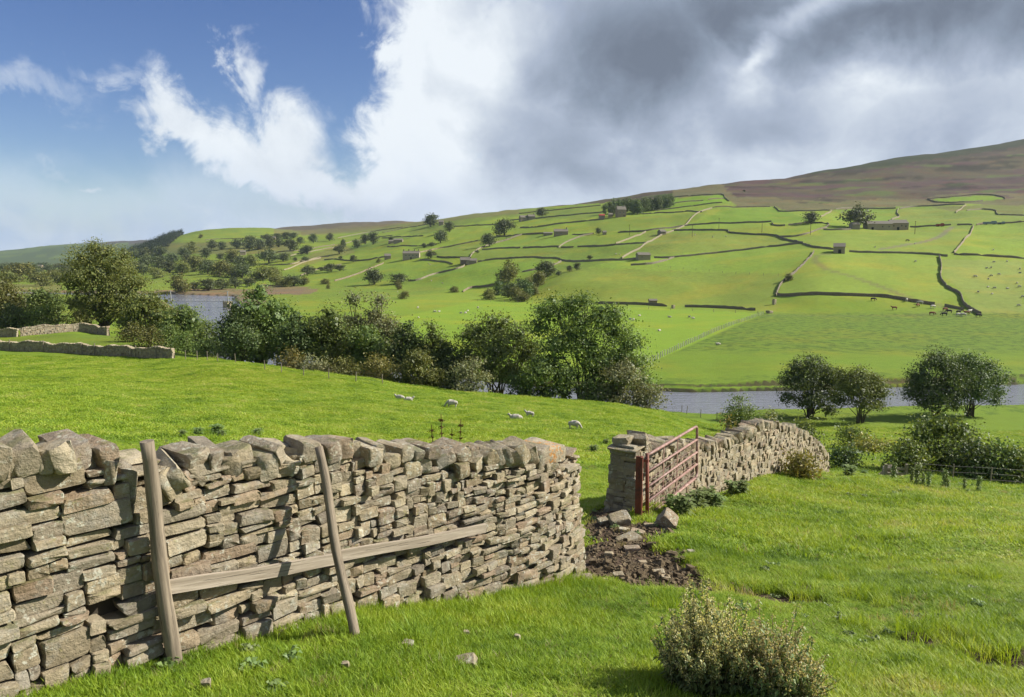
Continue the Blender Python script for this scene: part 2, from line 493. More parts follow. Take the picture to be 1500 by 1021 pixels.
def leafy(b, col, trans=0.35, rough=0.6):
    """leaf surface: reflects and lets light through"""
    b.set(b.bs.inputs['Base Color'], col)
    b.bs.inputs['Roughness'].default_value = rough
    b.bs.inputs['Specular IOR Level'].default_value = 0.3
    tr = b.n('ShaderNodeBsdfTranslucent')
    b.set(tr.inputs[0], b.mix(1.0, col, (1.25, 1.15, 0.6), 'MULTIPLY'))
    mx = b.n('ShaderNodeMixShader'); mx.inputs[0].default_value = trans
    b.t.links.new(b.bs.outputs[0], mx.inputs[1]); b.t.links.new(tr.outputs[0], mx.inputs[2])
    b.t.links.new(mx.outputs[0], b.out.inputs[0])


def mat_ground():
    b = new_mat('pasture_ground')
    at = b.n('ShaderNodeAttribute', attribute_name='gcol')
    at2 = b.n('ShaderNodeAttribute', attribute_name='gmix')
    sp = b.n('ShaderNodeSeparateColor'); b.t.links.new(at2.outputs['Color'], sp.inputs[0])
    rough_veg, soil, farness = sp.outputs
    p = pos(b)
    n0 = b.noise(p, 9.0, 5, 0.7)
    n1 = b.noise(p, 0.9, 6, 0.65)
    n2 = b.noise(p, 0.16, 5, 0.6)
    n3 = b.noise(p, 0.035, 4, 0.6)
    v = b.math('ADD', b.math('MULTIPLY', b.math('SUBTRACT', n1, 0.5), 0.5), b.math('MULTIPLY', b.math('SUBTRACT', n0, 0.5), 0.5))
    v = b.math('ADD', v, b.math('MULTIPLY', b.math('SUBTRACT', n2, 0.5), 0.7))
    v = b.math('ADD', v, b.math('MULTIPLY', b.math('MULTIPLY', b.math('SUBTRACT', b.noise(p, 0.42, 5, 0.75), 0.5), farness), 1.1))
    k = b.math('ADD', 1.0, b.math('MULTIPLY', v, 0.62))
    col = b.mix(1.0, at.outputs['Color'], b.n('ShaderNodeCombineColor').outputs[0])
    col = b.vmath('SCALE', at.outputs['Color'], scale=k)
    # yellower and cooler drifts
    col = b.mix(b.maprange(n3, 0.45, 0.70, 0, 0.55), col, b.mix(1.0, col, (1.5, 1.05, 0.9), 'MULTIPLY'))
    col = b.mix(b.maprange(n2, 0.50, 0.66, 0, 0.4), col, b.mix(1.0, col, (0.72, 0.84, 0.75), 'MULTIPLY'))
    # rushes and rough clumps
    rv = b.math('MULTIPLY', rough_veg, b.maprange(b.noise(p, 0.45, 6, 0.7), 0.47, 0.60))
    col = b.mix(b.math('MULTIPLY', rv, 0.75), col, (0.030, 0.062, 0.012))
    rv2 = b.math('MULTIPLY', rough_veg, b.maprange(b.noise(b.vmath('ADD', p, (31, 7, 3)), 0.6, 5, 0.7), 0.60, 0.68))
    col = b.mix(b.math('MULTIPLY', rv2, 0.6), col, (0.12, 0.085, 0.045))
    b.set(b.bs.inputs['Base Color'], col)
    b.bs.inputs['Specular IOR Level'].default_value = 0.1
    h = b.math('ADD', n0, b.math('MULTIPLY', b.noise(p, 2.2, 6, 0.7), 2.0))
    b.set(b.bs.inputs['Normal'], bump(b, h, 0.5, 0.12))
    return b.mat


def mat_blade(name, stops, trans=0.4, sc=0.35):
    b = new_mat(name)
    oi = b.n('ShaderNodeObjectInfo').outputs['Random']
    p = pos(b)
    n = b.noise(p, sc, 4, 0.65)
    n2 = b.noise(p, 3.0, 3, 0.6)
    f = b.math('ADD', b.math('MULTIPLY', oi, 0.46), b.math('MULTIPLY', b.math('SUBTRACT', n, 0.5), 2.0))
    f = b.math('ADD', f, b.math('ADD', 0.29, b.math('MULTIPLY', b.math('SUBTRACT', n2, 0.5), 0.6)), clamp=True)
    leafy(b, b.ramp(f, stops), trans, 0.55)
    return b.mat


def mat_leaf(name, base, dark, trans=0.3):
    b = new_mat(name)
    at = b.n('ShaderNodeAttribute', attribute_name='tint')
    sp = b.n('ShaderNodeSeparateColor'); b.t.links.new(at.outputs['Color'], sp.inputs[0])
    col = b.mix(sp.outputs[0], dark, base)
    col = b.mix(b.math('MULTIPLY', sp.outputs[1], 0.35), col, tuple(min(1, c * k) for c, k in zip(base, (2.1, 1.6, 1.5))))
    oi = b.n('ShaderNodeObjectInfo').outputs['Random']
    hs = b.n('ShaderNodeHueSaturation')
    b.set(hs.inputs['Hue'], b.math('ADD', 0.485, b.math('MULTIPLY', oi, 0.03)))
    b.set(hs.inputs['Value'], b.math('ADD', 0.82, b.math('MULTIPLY', oi, 0.36)))
    b.set(hs.inputs['Color'], col)
    leafy(b, hs.outputs[0], trans, 0.5)
    return b.mat


def mat_stone(name='dry_stone', orange=0.0, moss=0.5, gain=1.0, coarse=1.0):
    b = new_mat(name)
    at = b.n('ShaderNodeAttribute', attribute_name='rnd')
    oi = b.n('ShaderNodeObjectInfo').outputs['Random']
    r = b.math('FRACT', b.math('ADD', b.math('MULTIPLY', oi, 7.31), at.outputs['Fac']))
    p = pos(b)
    g = gain * 1.42
    base = b.ramp(r, [(0.0, (.150*g, .122*g, .078*g)), (0.18, (.225*g, .190*g, .128*g)), (0.34, (.170*g, .145*g, .105*g)), (0.5, (.245*g, .205*g, .132*g)),
                      (0.66, (.195*g, .146*g, .098*g)), (0.8, (.130*g, .112*g, .085*g)), (0.92, (.275*g, .235*g, .160*g)), (1.0, (.200*g, .165*g, .105*g))])
    pr = b.vmath('ADD', p, b.vmath('SCALE', (13.0, 7.0, 5.0), scale=b.math('MULTIPLY', r, 3.0)))
    n1 = b.noise(pr, 7, 8, 0.68)
    n2 = b.noise(pr, 38, 6, 0.7)
    n3 = b.noise(pr, 2.6, 4, 0.6)
    # bedding lines of the sandstone
    mp = b.n('ShaderNodeMapping'); b.set(mp.inputs[0], pr); mp.inputs['Scale'].default_value = (3, 3, 34)
    n4 = b.noise(mp.outputs[0], 1.6, 5, 0.6, 0.4)
    k = b.math('ADD', 0.06, b.math('ADD', b.math('MULTIPLY', n1, 1.35), b.math('ADD', b.math('MULTIPLY', n4, 0.22), b.math('MULTIPLY', n2, 0.35))))
    col = b.vmath('SCALE', base, scale=k)
    # brown iron staining, grey weathering
    col = b.mix(b.maprange(n3, 0.52, 0.72, 0, 0.55), col, (.16*g, .108*g, .062*g))
    col = b.mix(b.maprange(b.noise(b.vmath('ADD', pr, (5, 9, 1)), 4.5, 6, 0.7), 0.50, 0.66, 0, 0.6), col, (.20*g, .19*g, .16*g))
    # pale lichen blotches
    lm = b.maprange(b.noise(b.vmath('ADD', p, (3, 1, 8)), 3.0, 3, 0.6), 0.42, 0.58)
    lf = b.maprange(b.noise(p, 24, 5, 0.62), 0.555, 0.60)
    col = b.mix(b.math('MULTIPLY', b.math('MULTIPLY', lf, lm), 0.85), col, (.44, .43, .34))
    lf2 = b.maprange(b.noise(b.vmath('ADD', p, (9, 4, 2)), 13, 6, 0.7), 0.60, 0.66)
    col = b.mix(b.math('MULTIPLY', lf2, 0.45), col, (.20, .19, .055))
    nz = b.n('ShaderNodeSeparateXYZ'); b.t.links.new(b.n('ShaderNodeNewGeometry').outputs['Normal'], nz.inputs[0])
    if moss:
        mm = b.math('MULTIPLY', b.maprange(nz.outputs[2], 0.1, 0.7), b.maprange(b.noise(p, 4.5, 5, 0.65), 0.52, 0.62))
        col = b.mix(b.math('MULTIPLY', mm, moss), col, (.075, .095, .018))
    if orange:
        of = b.math('MULTIPLY', b.maprange(b.noise(p, 26, 7, 0.75), 0.50, 0.57), b.maprange(b.noise(p, 4.2, 3, 0.5), 0.42, 0.56))
        col = b.mix(b.math('MULTIPLY', of, orange), col, (.46, .20, .04))
    b.set(b.bs.inputs['Base Color'], col)
    b.bs.inputs['Roughness'].default_value = 0.93
    b.bs.inputs['Specular IOR Level'].default_value = 0.12
    h = b.math('ADD', b.math('MULTIPLY', n1, 1.0), b.math('ADD', b.math('MULTIPLY', n2, 0.35), b.math('MULTIPLY', n4, 0.22)))
    b.set(b.bs.inputs['Normal'], bump(b, h, 0.85 * coarse, 0.045))
    return b.mat


def mat_simple(name, col, rough=0.8, var=0.3, scale=6.0, bmp=0.3, metal=0.0, spec=0.25, col2=None, stretch=None, bd=0.01):
    b = new_mat(name)
    p = b.n('ShaderNodeTexCoord').outputs['Object'] if stretch else pos(b)
    if stretch:
        mp = b.n('ShaderNodeMapping'); b.set(mp.inputs[0], p); mp.inputs['Scale'].default_value = stretch; p = mp.outputs[0]
    n = b.noise(p, scale, 7, 0.65, 0.2)
    c = b.vmath('SCALE', tuple(col), scale=b.math('ADD', 1 - var, b.math('MULTIPLY', n, 2 * var)))
    if col2: c = b.mix(b.maprange(b.noise(p, scale * 0.6, 5, 0.7), 0.46, 0.62), c, col2)
    b.set(b.bs.inputs['Base Color'], c)
    b.bs.inputs['Roughness'].default_value = rough
    b.bs.inputs['Metallic'].default_value = metal
    b.bs.inputs['Specular IOR Level'].default_value = spec
    if bmp: b.set(b.bs.inputs['Normal'], bump(b, n, bmp, bd))
    return b.mat


def mat_wood(name, col, col2):
    b = new_mat(name)
    p = b.n('ShaderNodeTexCoord').outputs['Object']
    mp = b.n('ShaderNodeMapping'); b.set(mp.inputs[0], p); mp.inputs['Scale'].default_value = (38, 38, 1.6)
    n = b.noise(mp.outputs[0], 1.0, 7, 0.65, 0.6)
    n2 = b.noise(p, 3.0, 4, 0.6)
    mp2 = b.n('ShaderNodeMapping'); b.set(mp2.inputs[0], p); mp2.inputs['Scale'].default_value = (120, 120, 2.5)
    cr = b.noise(mp2.outputs[0], 1.0, 4, 0.6, 0.3)
    c = b.mix(b.maprange(n, 0.32, 0.7), col2, col)
    c = b.mix(b.maprange(n2, 0.45, 0.7, 0, 0.5), c, tuple(x * 0.6 for x in col))
    c = b.mix(b.maprange(cr, 0.62, 0.68, 0, 0.8), c, (0.03, 0.022, 0.015))
    b.set(b.bs.inputs['Base Color'], c)
    b.bs.inputs['Roughness'].default_value = 0.85
    b.set(b.bs.inputs['Normal'], bump(b, b.math('SUBTRACT', n, b.maprange(cr, 0.6, 0.68)), 0.6, 0.006))
    return b.mat


def mat_water():
    b = new_mat('river_water')
    b.bs.inputs['Base Color'].default_value = (0.19, 0.195, 0.22, 1)
    b.bs.inputs['Roughness'].default_value = 0.08
    b.bs.inputs['Specular IOR Level'].default_value = 0.9
    b.bs.inputs['IOR'].default_value = 1.7
    p = pos(b)
    mp = b.n('ShaderNodeMapping'); b.set(mp.inputs[0], p); mp.inputs['Scale'].default_value = (0.7, 1.6, 1)
    h = b.math('ADD', b.noise(mp.outputs[0], 2.2, 5, 0.6, 0.4), b.math('MULTIPLY', b.noise(mp.outputs[0], 0.5, 3, 0.5), 1.5))
    b.set(b.bs.inputs['Normal'], bump(b, h, 0.9, 0.16))
    return b.mat


M = {}
M['ground'] = mat_ground()
M['water'] = mat_water()
M['stone'] = mat_stone()
M['stone_orange'] = mat_stone('lichened_stone', orange=0.95)
M['stone_pink'] = mat_stone('pinkish_stone', gain=1.15, moss=0.0)
M['stone_far'] = mat_stone('walling_far', gain=0.66, moss=0.2)
M['core'] = mat_simple('wall_core', (0.05, 0.042, 0.03), 1.0, 0.4, 12, 0.6)
M['post'] = mat_wood('weathered_pole', (0.30, 0.245, 0.175), (0.13, 0.105, 0.075))
M['rail'] = mat_wood('weathered_board', (0.42, 0.36, 0.28), (0.22, 0.18, 0.13))
M['post_far'] = mat_simple('fence_post_wood', (0.20, 0.17, 0.125), 0.9, 0.3, 5)
M['pale_post'] = mat_simple('pale_fence_wood', (0.42, 0.40, 0.33), 0.9, 0.2, 5)
M['wire'] = mat_simple('wire', (0.22, 0.21, 0.20), 0.6, 0.2, 5, 0, metal=0.5)
M['rust'] = mat_simple('rusty_tube', (0.22, 0.12, 0.095), 0.62, 0.4, 14, 0.3, spec=0.45, col2=(0.34, 0.22, 0.19))
M['rust_post'] = mat_simple('rusty_red_post', (0.20, 0.060, 0.035), 0.7, 0.4, 11, 0.4, spec=0.35, col2=(0.12, 0.05, 0.035))
M['mud'] = mat_simple('mud', (0.090, 0.066, 0.038), 0.9, 0.6, 26, 0.9, spec=0.15, bd=0.02, col2=(0.18, 0.14, 0.085))
GR = [(0.0, (.080, .150, .012)), (0.25, (.160, .265, .018)), (0.5, (.255, .365, .026)), (0.78, (.350, .430, .050)), (1.0, (.45, .44, .14))]
M['blade'] = mat_blade('grass_blade', GR)
M['blade_dry'] = mat_blade('dry_grass_blade', [(0, (.20, .19, .06)), (0.5, (.30, .26, .11)), (1, (.36, .32, .17))])
M['nettle_leaf'] = mat_leaf('nettle_leaf', (.20, .27, .085), (.11, .165, .05), 0.3)
M['seed'] = mat_leaf('seed_head', (.60, .54, .30), (.40, .37, .19), 0.4)
M['dock'] = mat_simple('dock_seed', (0.13, 0.07, 0.03), 0.9, 0.4, 20, 0)
M['stem'] = mat_simple('plant_stem', (0.16, 0.14, 0.06), 0.8, 0.3, 20, 0)
M['bark'] = mat_simple('bark', (0.085, 0.068, 0.05), 0.95, 0.4, 5, 0.5, bd=0.03)
M['leaf_dark'] = mat_leaf('alder_leaf', (.115, .168, .050), (.052, .086, .027), 0.25)
M['leaf_mid'] = mat_leaf('oak_leaf', (.165, .222, .052), (.076, .114, .030), 0.28)
M['leaf_olive'] = mat_leaf('ash_leaf', (.185, .202, .050), (.088, .106, .030), 0.28)
M['leaf_willow'] = mat_leaf('willow_leaf', (.25, .27, .125), (.12, .14, .065), 0.28)
M['leaf_yellow'] = mat_leaf('hazel_leaf', (.28, .27, .075), (.13, .14, .045), 0.3)
M['leaf_conifer'] = mat_leaf('pine_needles', (.030, .052, .022), (.012, .022, .011), 0.1)
M['leaf_far'] = mat_leaf('far_leaf', (.110, .138, .050), (.048, .066, .026), 0.2)
M['fleece'] = mat_simple('fleece', (0.42, 0.39, 0.33), 1.0, 0.18, 30, 0.9, bd=0.03, spec=0.05)
M['hill_brown'] = mat_simple('brown_cow', (0.16, 0.06, 0.025), 0.8, 0.2, 10, 0)
M['cow_dark'] = mat_simple('dark_cow', (0.02, 0.018, 0.018), 0.8, 0.2, 10, 0)
M['cow_white'] = mat_simple('pale_cow', (0.5, 0.46, 0.38), 0.8, 0.2, 10, 0)
M['barn_wall'] = mat_stone('barn_masonry', gain=0.95, moss=0.0)
M['barn_roof'] = mat_simple('stone_slates', (0.15, 0.135, 0.105), 0.9, 0.35, 1.6, 0.5, bd=0.05)
M['dark'] = mat_simple('dark_opening', (0.012, 0.012, 0.012), 0.9, 0.1, 5, 0)
M['glass'] = mat_simple('window_pane', (0.03, 0.035, 0.04), 0.15, 0.1, 5, 0, spec=0.8)
M['frame_white'] = mat_simple('painted_frame', (0.6, 0.6, 0.58), 0.6, 0.1, 5, 0)
M['red_paint'] = mat_simple('red_sheet', (0.28, 0.05, 0.035), 0.7, 0.2, 5, 0)
M['blue_paint'] = mat_simple('bluegrey_sheet', (0.16, 0.2, 0.25), 0.6, 0.2, 5, 0)
M['tyre'] = mat_simple('tyre', (0.02, 0.02, 0.02), 0.9, 0.1, 5, 0)
M['pole'] = mat_simple('pole_wood', (0.10, 0.075, 0.05), 0.9, 0.2, 5, 0)
M['bridge'] = mat_simple('bridge_steel', (0.33, 0.33, 0.31), 0.6, 0.2, 5, 0)


# ------------------------------------------------------------------ mesh and object helpers
COL = SC.collection


def mesh_np(name, verts, faces, mats, attrs=None, smooth=False, midx=None, tri=None):
    """faces: list of arrays, each (n, k) of vertex indices"""
    me = bpy.data.meshes.new(name)
    verts = np.asarray(verts, np.float32)
    me.vertices.add(len(verts)); me.vertices.foreach_set('co', verts.ravel())
    fs = [np.asarray(f, np.int32) for f in faces if len(f)]
    nl = sum(f.size for f in fs); nf = sum(len(f) for f in fs)
    me.loops.add(nl); me.polygons.add(nf)
    me.loops.foreach_set('vertex_index', np.concatenate([f.ravel() for f in fs]))
    tot = np.concatenate([np.full(len(f), f.shape[1], np.int32) for f in fs])
    st = np.concatenate([[0], np.cumsum(tot)[:-1]]).astype(np.int32)
    me.polygons.foreach_set('loop_start', st)
    me.polygons.foreach_set('loop_total', tot)
    if midx is not None: me.polygons.foreach_set('material_index', np.asarray(midx, np.int32))
    me.polygons.foreach_set('use_smooth', np.full(nf, smooth))
    me.update(calc_edges=True)
    for m in (mats if isinstance(mats, (list, tuple)) else [mats]): me.materials.append(m)
    for k, (typ, arr) in (attrs or {}).items():
        if typ == 'COL':
            a = me.color_attributes.new(k, 'FLOAT_COLOR', 'POINT')
            c = np.ones((len(verts), 4), np.float32); c[:, :arr.shape[1]] = arr
            a.data.foreach_set('color', c.ravel())
        else:
            a = me.attributes.new(k, typ, 'POINT')
            arr = np.asarray(arr)
            a.data.foreach_set({'FLOAT': 'value', 'INT': 'value', 'FLOAT_VECTOR': 'vector'}[typ], arr.astype(np.int32 if typ == 'INT' else np.float32).ravel())
    return me


def link(name, me, parent=None, loc=None, rot=None, scale=None):
    o = bpy.data.objects.new(name, me); COL.objects.link(o)
    if parent is not None: o.parent = parent
    if loc is not None: o.location = loc
    if rot is not None: o.rotation_euler = rot
    if scale is not None: o.scale = scale
    return o


def tag(o, label=None, cat=None, group=None, kind=None):
    if label: o['label'] = label
    if cat: o['category'] = cat
    if group: o['group'] = group
    if kind: o['kind'] = kind
    return o


def empty(name, loc, label, cat, group=None, rz=0):
    o = link(name, None, loc=loc, rot=(0, 0, rz))
    o.empty_display_size = 0.2
    return tag(o, label, cat, group)


def copy_tree(o, parent=None):
    c = o.copy(); COL.objects.link(c)
    if parent is not None: c.parent = parent
    for ch in o.children: copy_tree(ch, c)
    return c


class MB:
    """collects simple shapes and links them as one mesh"""
    def __init__(self):
        self.v = []; self.q = []; self.t = []; self.n = 0

    def add(self, v, quads=(), tris=()):
        v = np.asarray(v, float)
        self.v.append(v)
        if len(quads): self.q.append(np.asarray(quads, int) + self.n)
        if len(tris): self.t.append(np.asarray(tris, int) + self.n)
        self.n += len(v)

    def box(self, c, s, rz=0.0, M3=None):
        p = np.array([[x, y, z] for x in (-.5, .5) for y in (-.5, .5) for z in (-.5, .5)]) * np.asarray(s)
        if M3 is None:
            cc, ss = math.cos(rz), math.sin(rz)
            M3 = np.array([[cc, -ss, 0], [ss, cc, 0], [0, 0, 1]])
        p = p @ np.asarray(M3).T + np.asarray(c)
        self.add(p, [(0, 1, 3, 2), (4, 6, 7, 5), (0, 4, 5, 1), (2, 3, 7, 6), (0, 2, 6, 4), (1, 5, 7, 3)])

    def tube(self, pts, rad, n=6, cap=True):
        pts = [np.asarray(p, float) for p in pts]
        rad = [rad] * len(pts) if np.isscalar(rad) else rad
        up0 = None; V = []
        for i, p in enumerate(pts):
            d = pts[min(i + 1, len(pts) - 1)] - pts[max(i - 1, 0)]
            d = d / (np.linalg.norm(d) + 1e-9)
            ref = up0 if up0 is not None else (np.array([0, 0, 1.]) if abs(d[2]) < 0.9 else np.array([1., 0, 0]))
            a = np.cross(d, ref); a /= np.linalg.norm(a) + 1e-9
            b2 = np.cross(a, d); up0 = b2
            for k in range(n):
                an = 2 * math.pi * k / n
                V.append(p + rad[i] * (math.cos(an) * a + math.sin(an) * b2))
        Q = [(i * n + k, i * n + (k + 1) % n, (i + 1) * n + (k + 1) % n, (i + 1) * n + k) for i in range(len(pts) - 1) for k in range(n)]
        T = []
        if cap:
            for base, rev in ((0, 1), ((len(pts) - 1) * n, 0)):
                for k in range(1, n - 1):
                    T.append((base, base + k, base + k + 1) if not rev else (base, base + k + 1, base + k))
        self.add(V, Q, T)

    def mesh(self, name, mat, smooth=False):
        return mesh_np(name, np.concatenate(self.v), [np.concatenate(x) for x in (self.q, self.t) if x], mat, smooth=smooth)

    def build(self, name, mat, parent=None, smooth=False, origin=None):
        v = np.concatenate(self.v)
        if origin is not None: v = v - np.asarray(origin)
        me = mesh_np(name, v, [np.concatenate(x) for x in (self.q, self.t) if x], mat, smooth=smooth)
        return link(name, me, parent, loc=None if (origin is None or parent is not None) else tuple(origin))


# ------------------------------------------------------------------ the ground sheet
MUD_SPOTS = [(905, 790, 62, 36), (925, 825, 70, 26), (985, 838, 54, 18), (1045, 857, 48, 11), (880, 765, 26, 22), (890, 830, 36, 22), (1120, 872, 56, 8), (1345, 932, 36, 11), (1465, 960, 48, 13), (1415, 935, 26, 8), (1180, 858, 16, 6)]
_mudw = []
for (u, v, ru, rv) in MUD_SPOTS:
    c = hit(u, v); a = hit(u + ru, v); e = hit(u, v - rv)
    _mudw.append((c, max(0.15, abs(a[0] - c[0])), max(0.15, np.hypot(e[0] - c[0], e[1] - c[1]))))


def mud_mask(x, y):
    m = np.zeros(np.shape(x))
    n = fbm(x, y, 0.8, 4, 77)
    for c, rx, ry in _mudw:
        # ellipse in plan, long axis away from the eye
        th = math.atan2(c[0], c[1])
        dx = (x - c[0]) * math.cos(th) - (y - c[1]) * math.sin(th)
        dy = (x - c[0]) * math.sin(th) + (y - c[1]) * math.cos(th)
        d = np.sqrt((dx / rx) ** 2 + (dy / ry) ** 2) * .88
        m = np.maximum(m, sstep(1.15 - d + n * 1.1, 0.0, 0.35))
    return m


G_GRASS = np.array([.130, .195, .020])
G_LIME = np.array([.182, .245, .028])
G_DULL = np.array([.118, .175, .028])
G_DRY = np.array([.165, .150, .062])
G_MOOR = np.array([.066, .044, .036])
G_MOOR2 = np.array([.088, .070, .038])
G_CRAG = np.array([.028, .036, .014])


def build_ground():
    nt, nr = HG.shape
    x, y, z = GX.copy(), GY.copy(), HG.copy()
    r = np.hypot(x, y)
    mud = mud_mask(x, y) * (r < 40)
    z = z - mud * 0.05 + mud * fbm(x, y, 0.22, 3, 91) * 0.09
    HG[:] = z
    u, v, dep = project(x, y, z)
    front = (dep > 150)
    col = np.empty((nt, nr, 3)); col[:] = G_GRASS
    rv = np.zeros((nt, nr)); soil = np.zeros((nt, nr))

    def put(mask, c, f=1.0):
        m = (np.asarray(mask, float) * f)[..., None]
        col[:] = col * (1 - m) + np.asarray(c) * m

    n1 = fbm(x, y, 120, 4, 3); n2 = fbm(x, y, 35, 4, 8); n3 = fbm(x, y, 400, 4, 13)
    hillf = sstep(r, 250, 420)
    put(hillf, G_LIME, 0.75)
    put(hillf * sstep(n1, 0.05, 0.35), G_DULL, 0.55)
    # lime floodplain and single fields
    def poly(P, c, f=1.0, jitter=0.0, cond=None):
        m = front & in_poly(u + jitter * n2 * 2, v + jitter * n2, P)
        if cond is not None: m = m & cond
        put(m, c, f)
    # left pastures are cooler and darker
    put((sstep(-u, -640, -300)) * hillf, G_GRASS * np.array([1.05, .92, 1.1]), 0.6)
    poly([(780, 445), (820, 395), (900, 388), (1145, 400), (1135, 455), (1000, 450)], np.array([.158, .205, .030]), 0.9, 4)
    poly([(560, 470), (700, 440), (860, 446), (1118, 459), (940, 537), (600, 540)], np.array([.165, .250, .024]), 0.9)
    poly([(990, 358), (1190, 364), (1145, 402), (860, 392)], np.array([.172, .25, .030]), 0.9)
    poly([(945, 340), (1130, 345), (1172, 356), (950, 376)], np.array([.165, .200, .035]), 0.7, 3)
    poly([(860, 323), (1000, 312), (1040, 305), (1005, 330), (870, 342)], np.array([.140, .190, .026]), 0.8, 3)
    poly([(1060, 306), (1140, 306), (1200, 325), (1130, 326), (1010, 330)], np.array([.125, .205, .02]), 0.8, 3)
    poly([(500, 378), (560, 350), (430, 382)], G_DULL, 0.9, 4)
    poly([(520, 368), (470, 385), (420, 388), (500, 355)], np.array([.17, .165, .045]), 0.7, 5)
    poly([(600, 300), (760, 306), (900, 300), (860, 322), (740, 318), (600, 345)], np.array([.110, .150, .028]), 0.6, 4)
    poly([(1140, 434), (1150, 408), (1192, 370), (1240, 372), (1376, 378), (1378, 405), (1400, 432), (1369, 446), (1290, 434)], np.array([.185, .245, .034]), 0.7)
    poly([(1380, 380), (1500, 382), (1500, 462), (1432, 460), (1408, 425), (1380, 405)], np.array([.195, .235, .052]), 0.75)
    poly([(1180, 345), (1215, 337), (1390, 333), (1425, 332), (1396, 371), (1243, 369), (1180, 356)], np.array([.165, .218, .032]), 0.7)
    poly([(1428, 331), (1500, 328), (1500, 378), (1398, 372)], np.array([.178, .250, .026]), 0.7)
    poly([(1225, 308), (1313, 307), (1305, 320), (1345, 332), (1215, 335)], np.array([.150, .225, .024]), 0.7)
    poly([(1318, 308), (1400, 303), (1416, 310), (1500, 317), (1500, 325), (1395, 329), (1316, 322)], np.array([.168, .215, .036]), 0.7)
    poly([(702, 385), (822, 384), (800, 400), (735, 412), (678, 428), (600, 412)], np.array([.150, .235, .026]), 0.7)
    poly([(700, 366), (840, 364), (815, 379), (740, 379), (690, 384)], np.array([.145, .185, .032]), 0.6)
    poly([(765, 345), (870, 344), (825, 361), (705, 366)], np.array([.155, .235, .034]), 0.6)
    poly([(660, 360), (720, 346), (765, 344), (700, 366), (690, 377), (610, 377)], np.array([.125, .170, .030]), 0.6)
    poly([(600, 411), (670, 393), (660, 387), (560, 388), (520, 404), (492, 414)], np.array([.140, .215, .028]), 0.6)
    # rush-grown flat across the river
    m = front & (dep < 330) & (u > 1118 - (v - 461) * 2.34) & (v > 457)
    rushes = m * sstep(v, 456, 462) * (1 - sstep(v + 14 * n2, 512, 530))
    put(rushes, np.array([.118, .178, .022]), 0.9)
    rv += rushes * 0.9 + (m & (v > 525)) * 0.12
    # moorland
    edge_u = [430, 560, 640, 700, 740, 800, 884, 990, 1055, 1072, 1080, 1137, 1150, 1220, 1300, 1360, 1415, 1500, 1700]
    edge_v = [338, 331, 318, 311, 307, 303, 297, 289.5, 284, 296, 303.5, 303, 309, 308, 304, 301, 299, 301, 301]
    ev = np.interp(u, edge_u, edge_v)
    moor = front & (v < ev + 1.5 * n2) & (r > 600) & (u > 430)
    hc = np.clip(0.5 + n2 * 1.1 + n1 * 0.5, 0, 1)[..., None]
    mcol = G_MOOR * (1 - hc) + G_MOOR2 * hc
    pur = sstep(fbm(x, y * 2.4, 90, 5, 61), 0.02, 0.22)[..., None]
    mcol = mcol * (1 - 0.7 * pur) + np.array([.080, .038, .048]) * 0.7 * pur
    grn = sstep(fbm(x, y * 2.0, 70, 5, 66), 0.22, 0.40)[..., None]
    mcol = mcol * (1 - grn) + np.array([.085, .105, .028]) * grn
    dk = sstep(fbm(x, y * 1.8, 45, 5, 71), 0.12, 0.34)[..., None]
    mcol = mcol * (1 - .55 * dk)
    rv += moor * .5
    col[:] = np.where(moor[..., None], mcol, col)
    band = moor & (v > ev - 14 + 8 * n2) & (u > 985)
    put(band, G_DRY * 0.85, 0.75)
    put(front & (u > 440) & (u < 760) & (v < ev + 8) & (v > ev - 4), G_DRY * 0.8, 0.6)
    # crag line near the top right
    cv = np.interp(u, [1160, 1300, 1400, 1500, 1700], [257, 242, 229, 213, 190])
    put(moor & (u > 1165) & (v < cv) & (v > cv - 15 + 6 * n2), G_CRAG, 0.85)
    put(moor & (u > 1165) & (v > cv - 0) & (v < cv + 5), G_MOOR * 0.7, 0.5)
    poly([(985, 290), (1030, 286.5), (1060, 286), (1063, 292), (1068, 296), (1005, 304), (970, 309)], np.array([.135, .225, .016]), 1)
    poly([(1361, 292.5), (1390, 289.5), (1440, 286), (1470, 289.5), (1470, 291.5), (1440, 294.5), (1382, 296.5)], np.array([.14, .225, .016]), 1)
    poly([(1360, 301), (1500, 298), (1500, 316), (1465, 314), (1455, 309), (1416, 308), (1400, 312)], np.array([.11, .095, .04]), 0.6, 3)
    # far blue moor on the left
    far = r > 2300
    put(far, np.array([.060, .085, .030]))
    put(far & (n3 + n1 * .5 > 0.05), np.array([.10, .14, .035]), 0.8)
    put(far & (z > CAMZ + 78 + 20 * n3), np.array([.062, .046, .045]), 0.9)
    put(front & (r > 1000) & (r < 2300) & (u < 430) & (n2 > 0.12), G_DULL, 0.7)
    put(front & (u > 240) & (u < 430) & (v > 355) & (v < 372) & (r > 900), np.array([.12, .095, .05]), 0.55)
    put(front & (u > 400) & (u < 640) & (v < 345) & (r > 1500), np.array([.125, .098, .055]), 0.55)
    # gravel shores and earth banks
    rd = river_dist(x, y)
    up = (y > 270)
    put((rd < 9 + 14 * n2) & up & (x < -60), np.array([.175, .135, .082]), 0.9)
    poly([(225, 424), (360, 423), (470, 424), (455, 431), (330, 434), (250, 436)], np.array([.17, .125, .072]), 0.9, 2)
    poly([(380, 416), (455, 420), (440, 432), (385, 432)], np.array([.17, .12, .075]), 0.8, 2)
    put((rd < 3.3) & (rd > 1.9 + 1.0 * n2) & ~up, np.array([.055, .040, .026]), 0.85)
    put((rd < 1.2), np.array([.045, .036, .025]), 0.9)
    rv += ((rd >= 0) & (rd < 10) & ~up) * 0.6
    poly([(0, 416), (90, 418), (90, 432), (0, 432)], np.array([.15, .135, .05]), 0.7, 2)
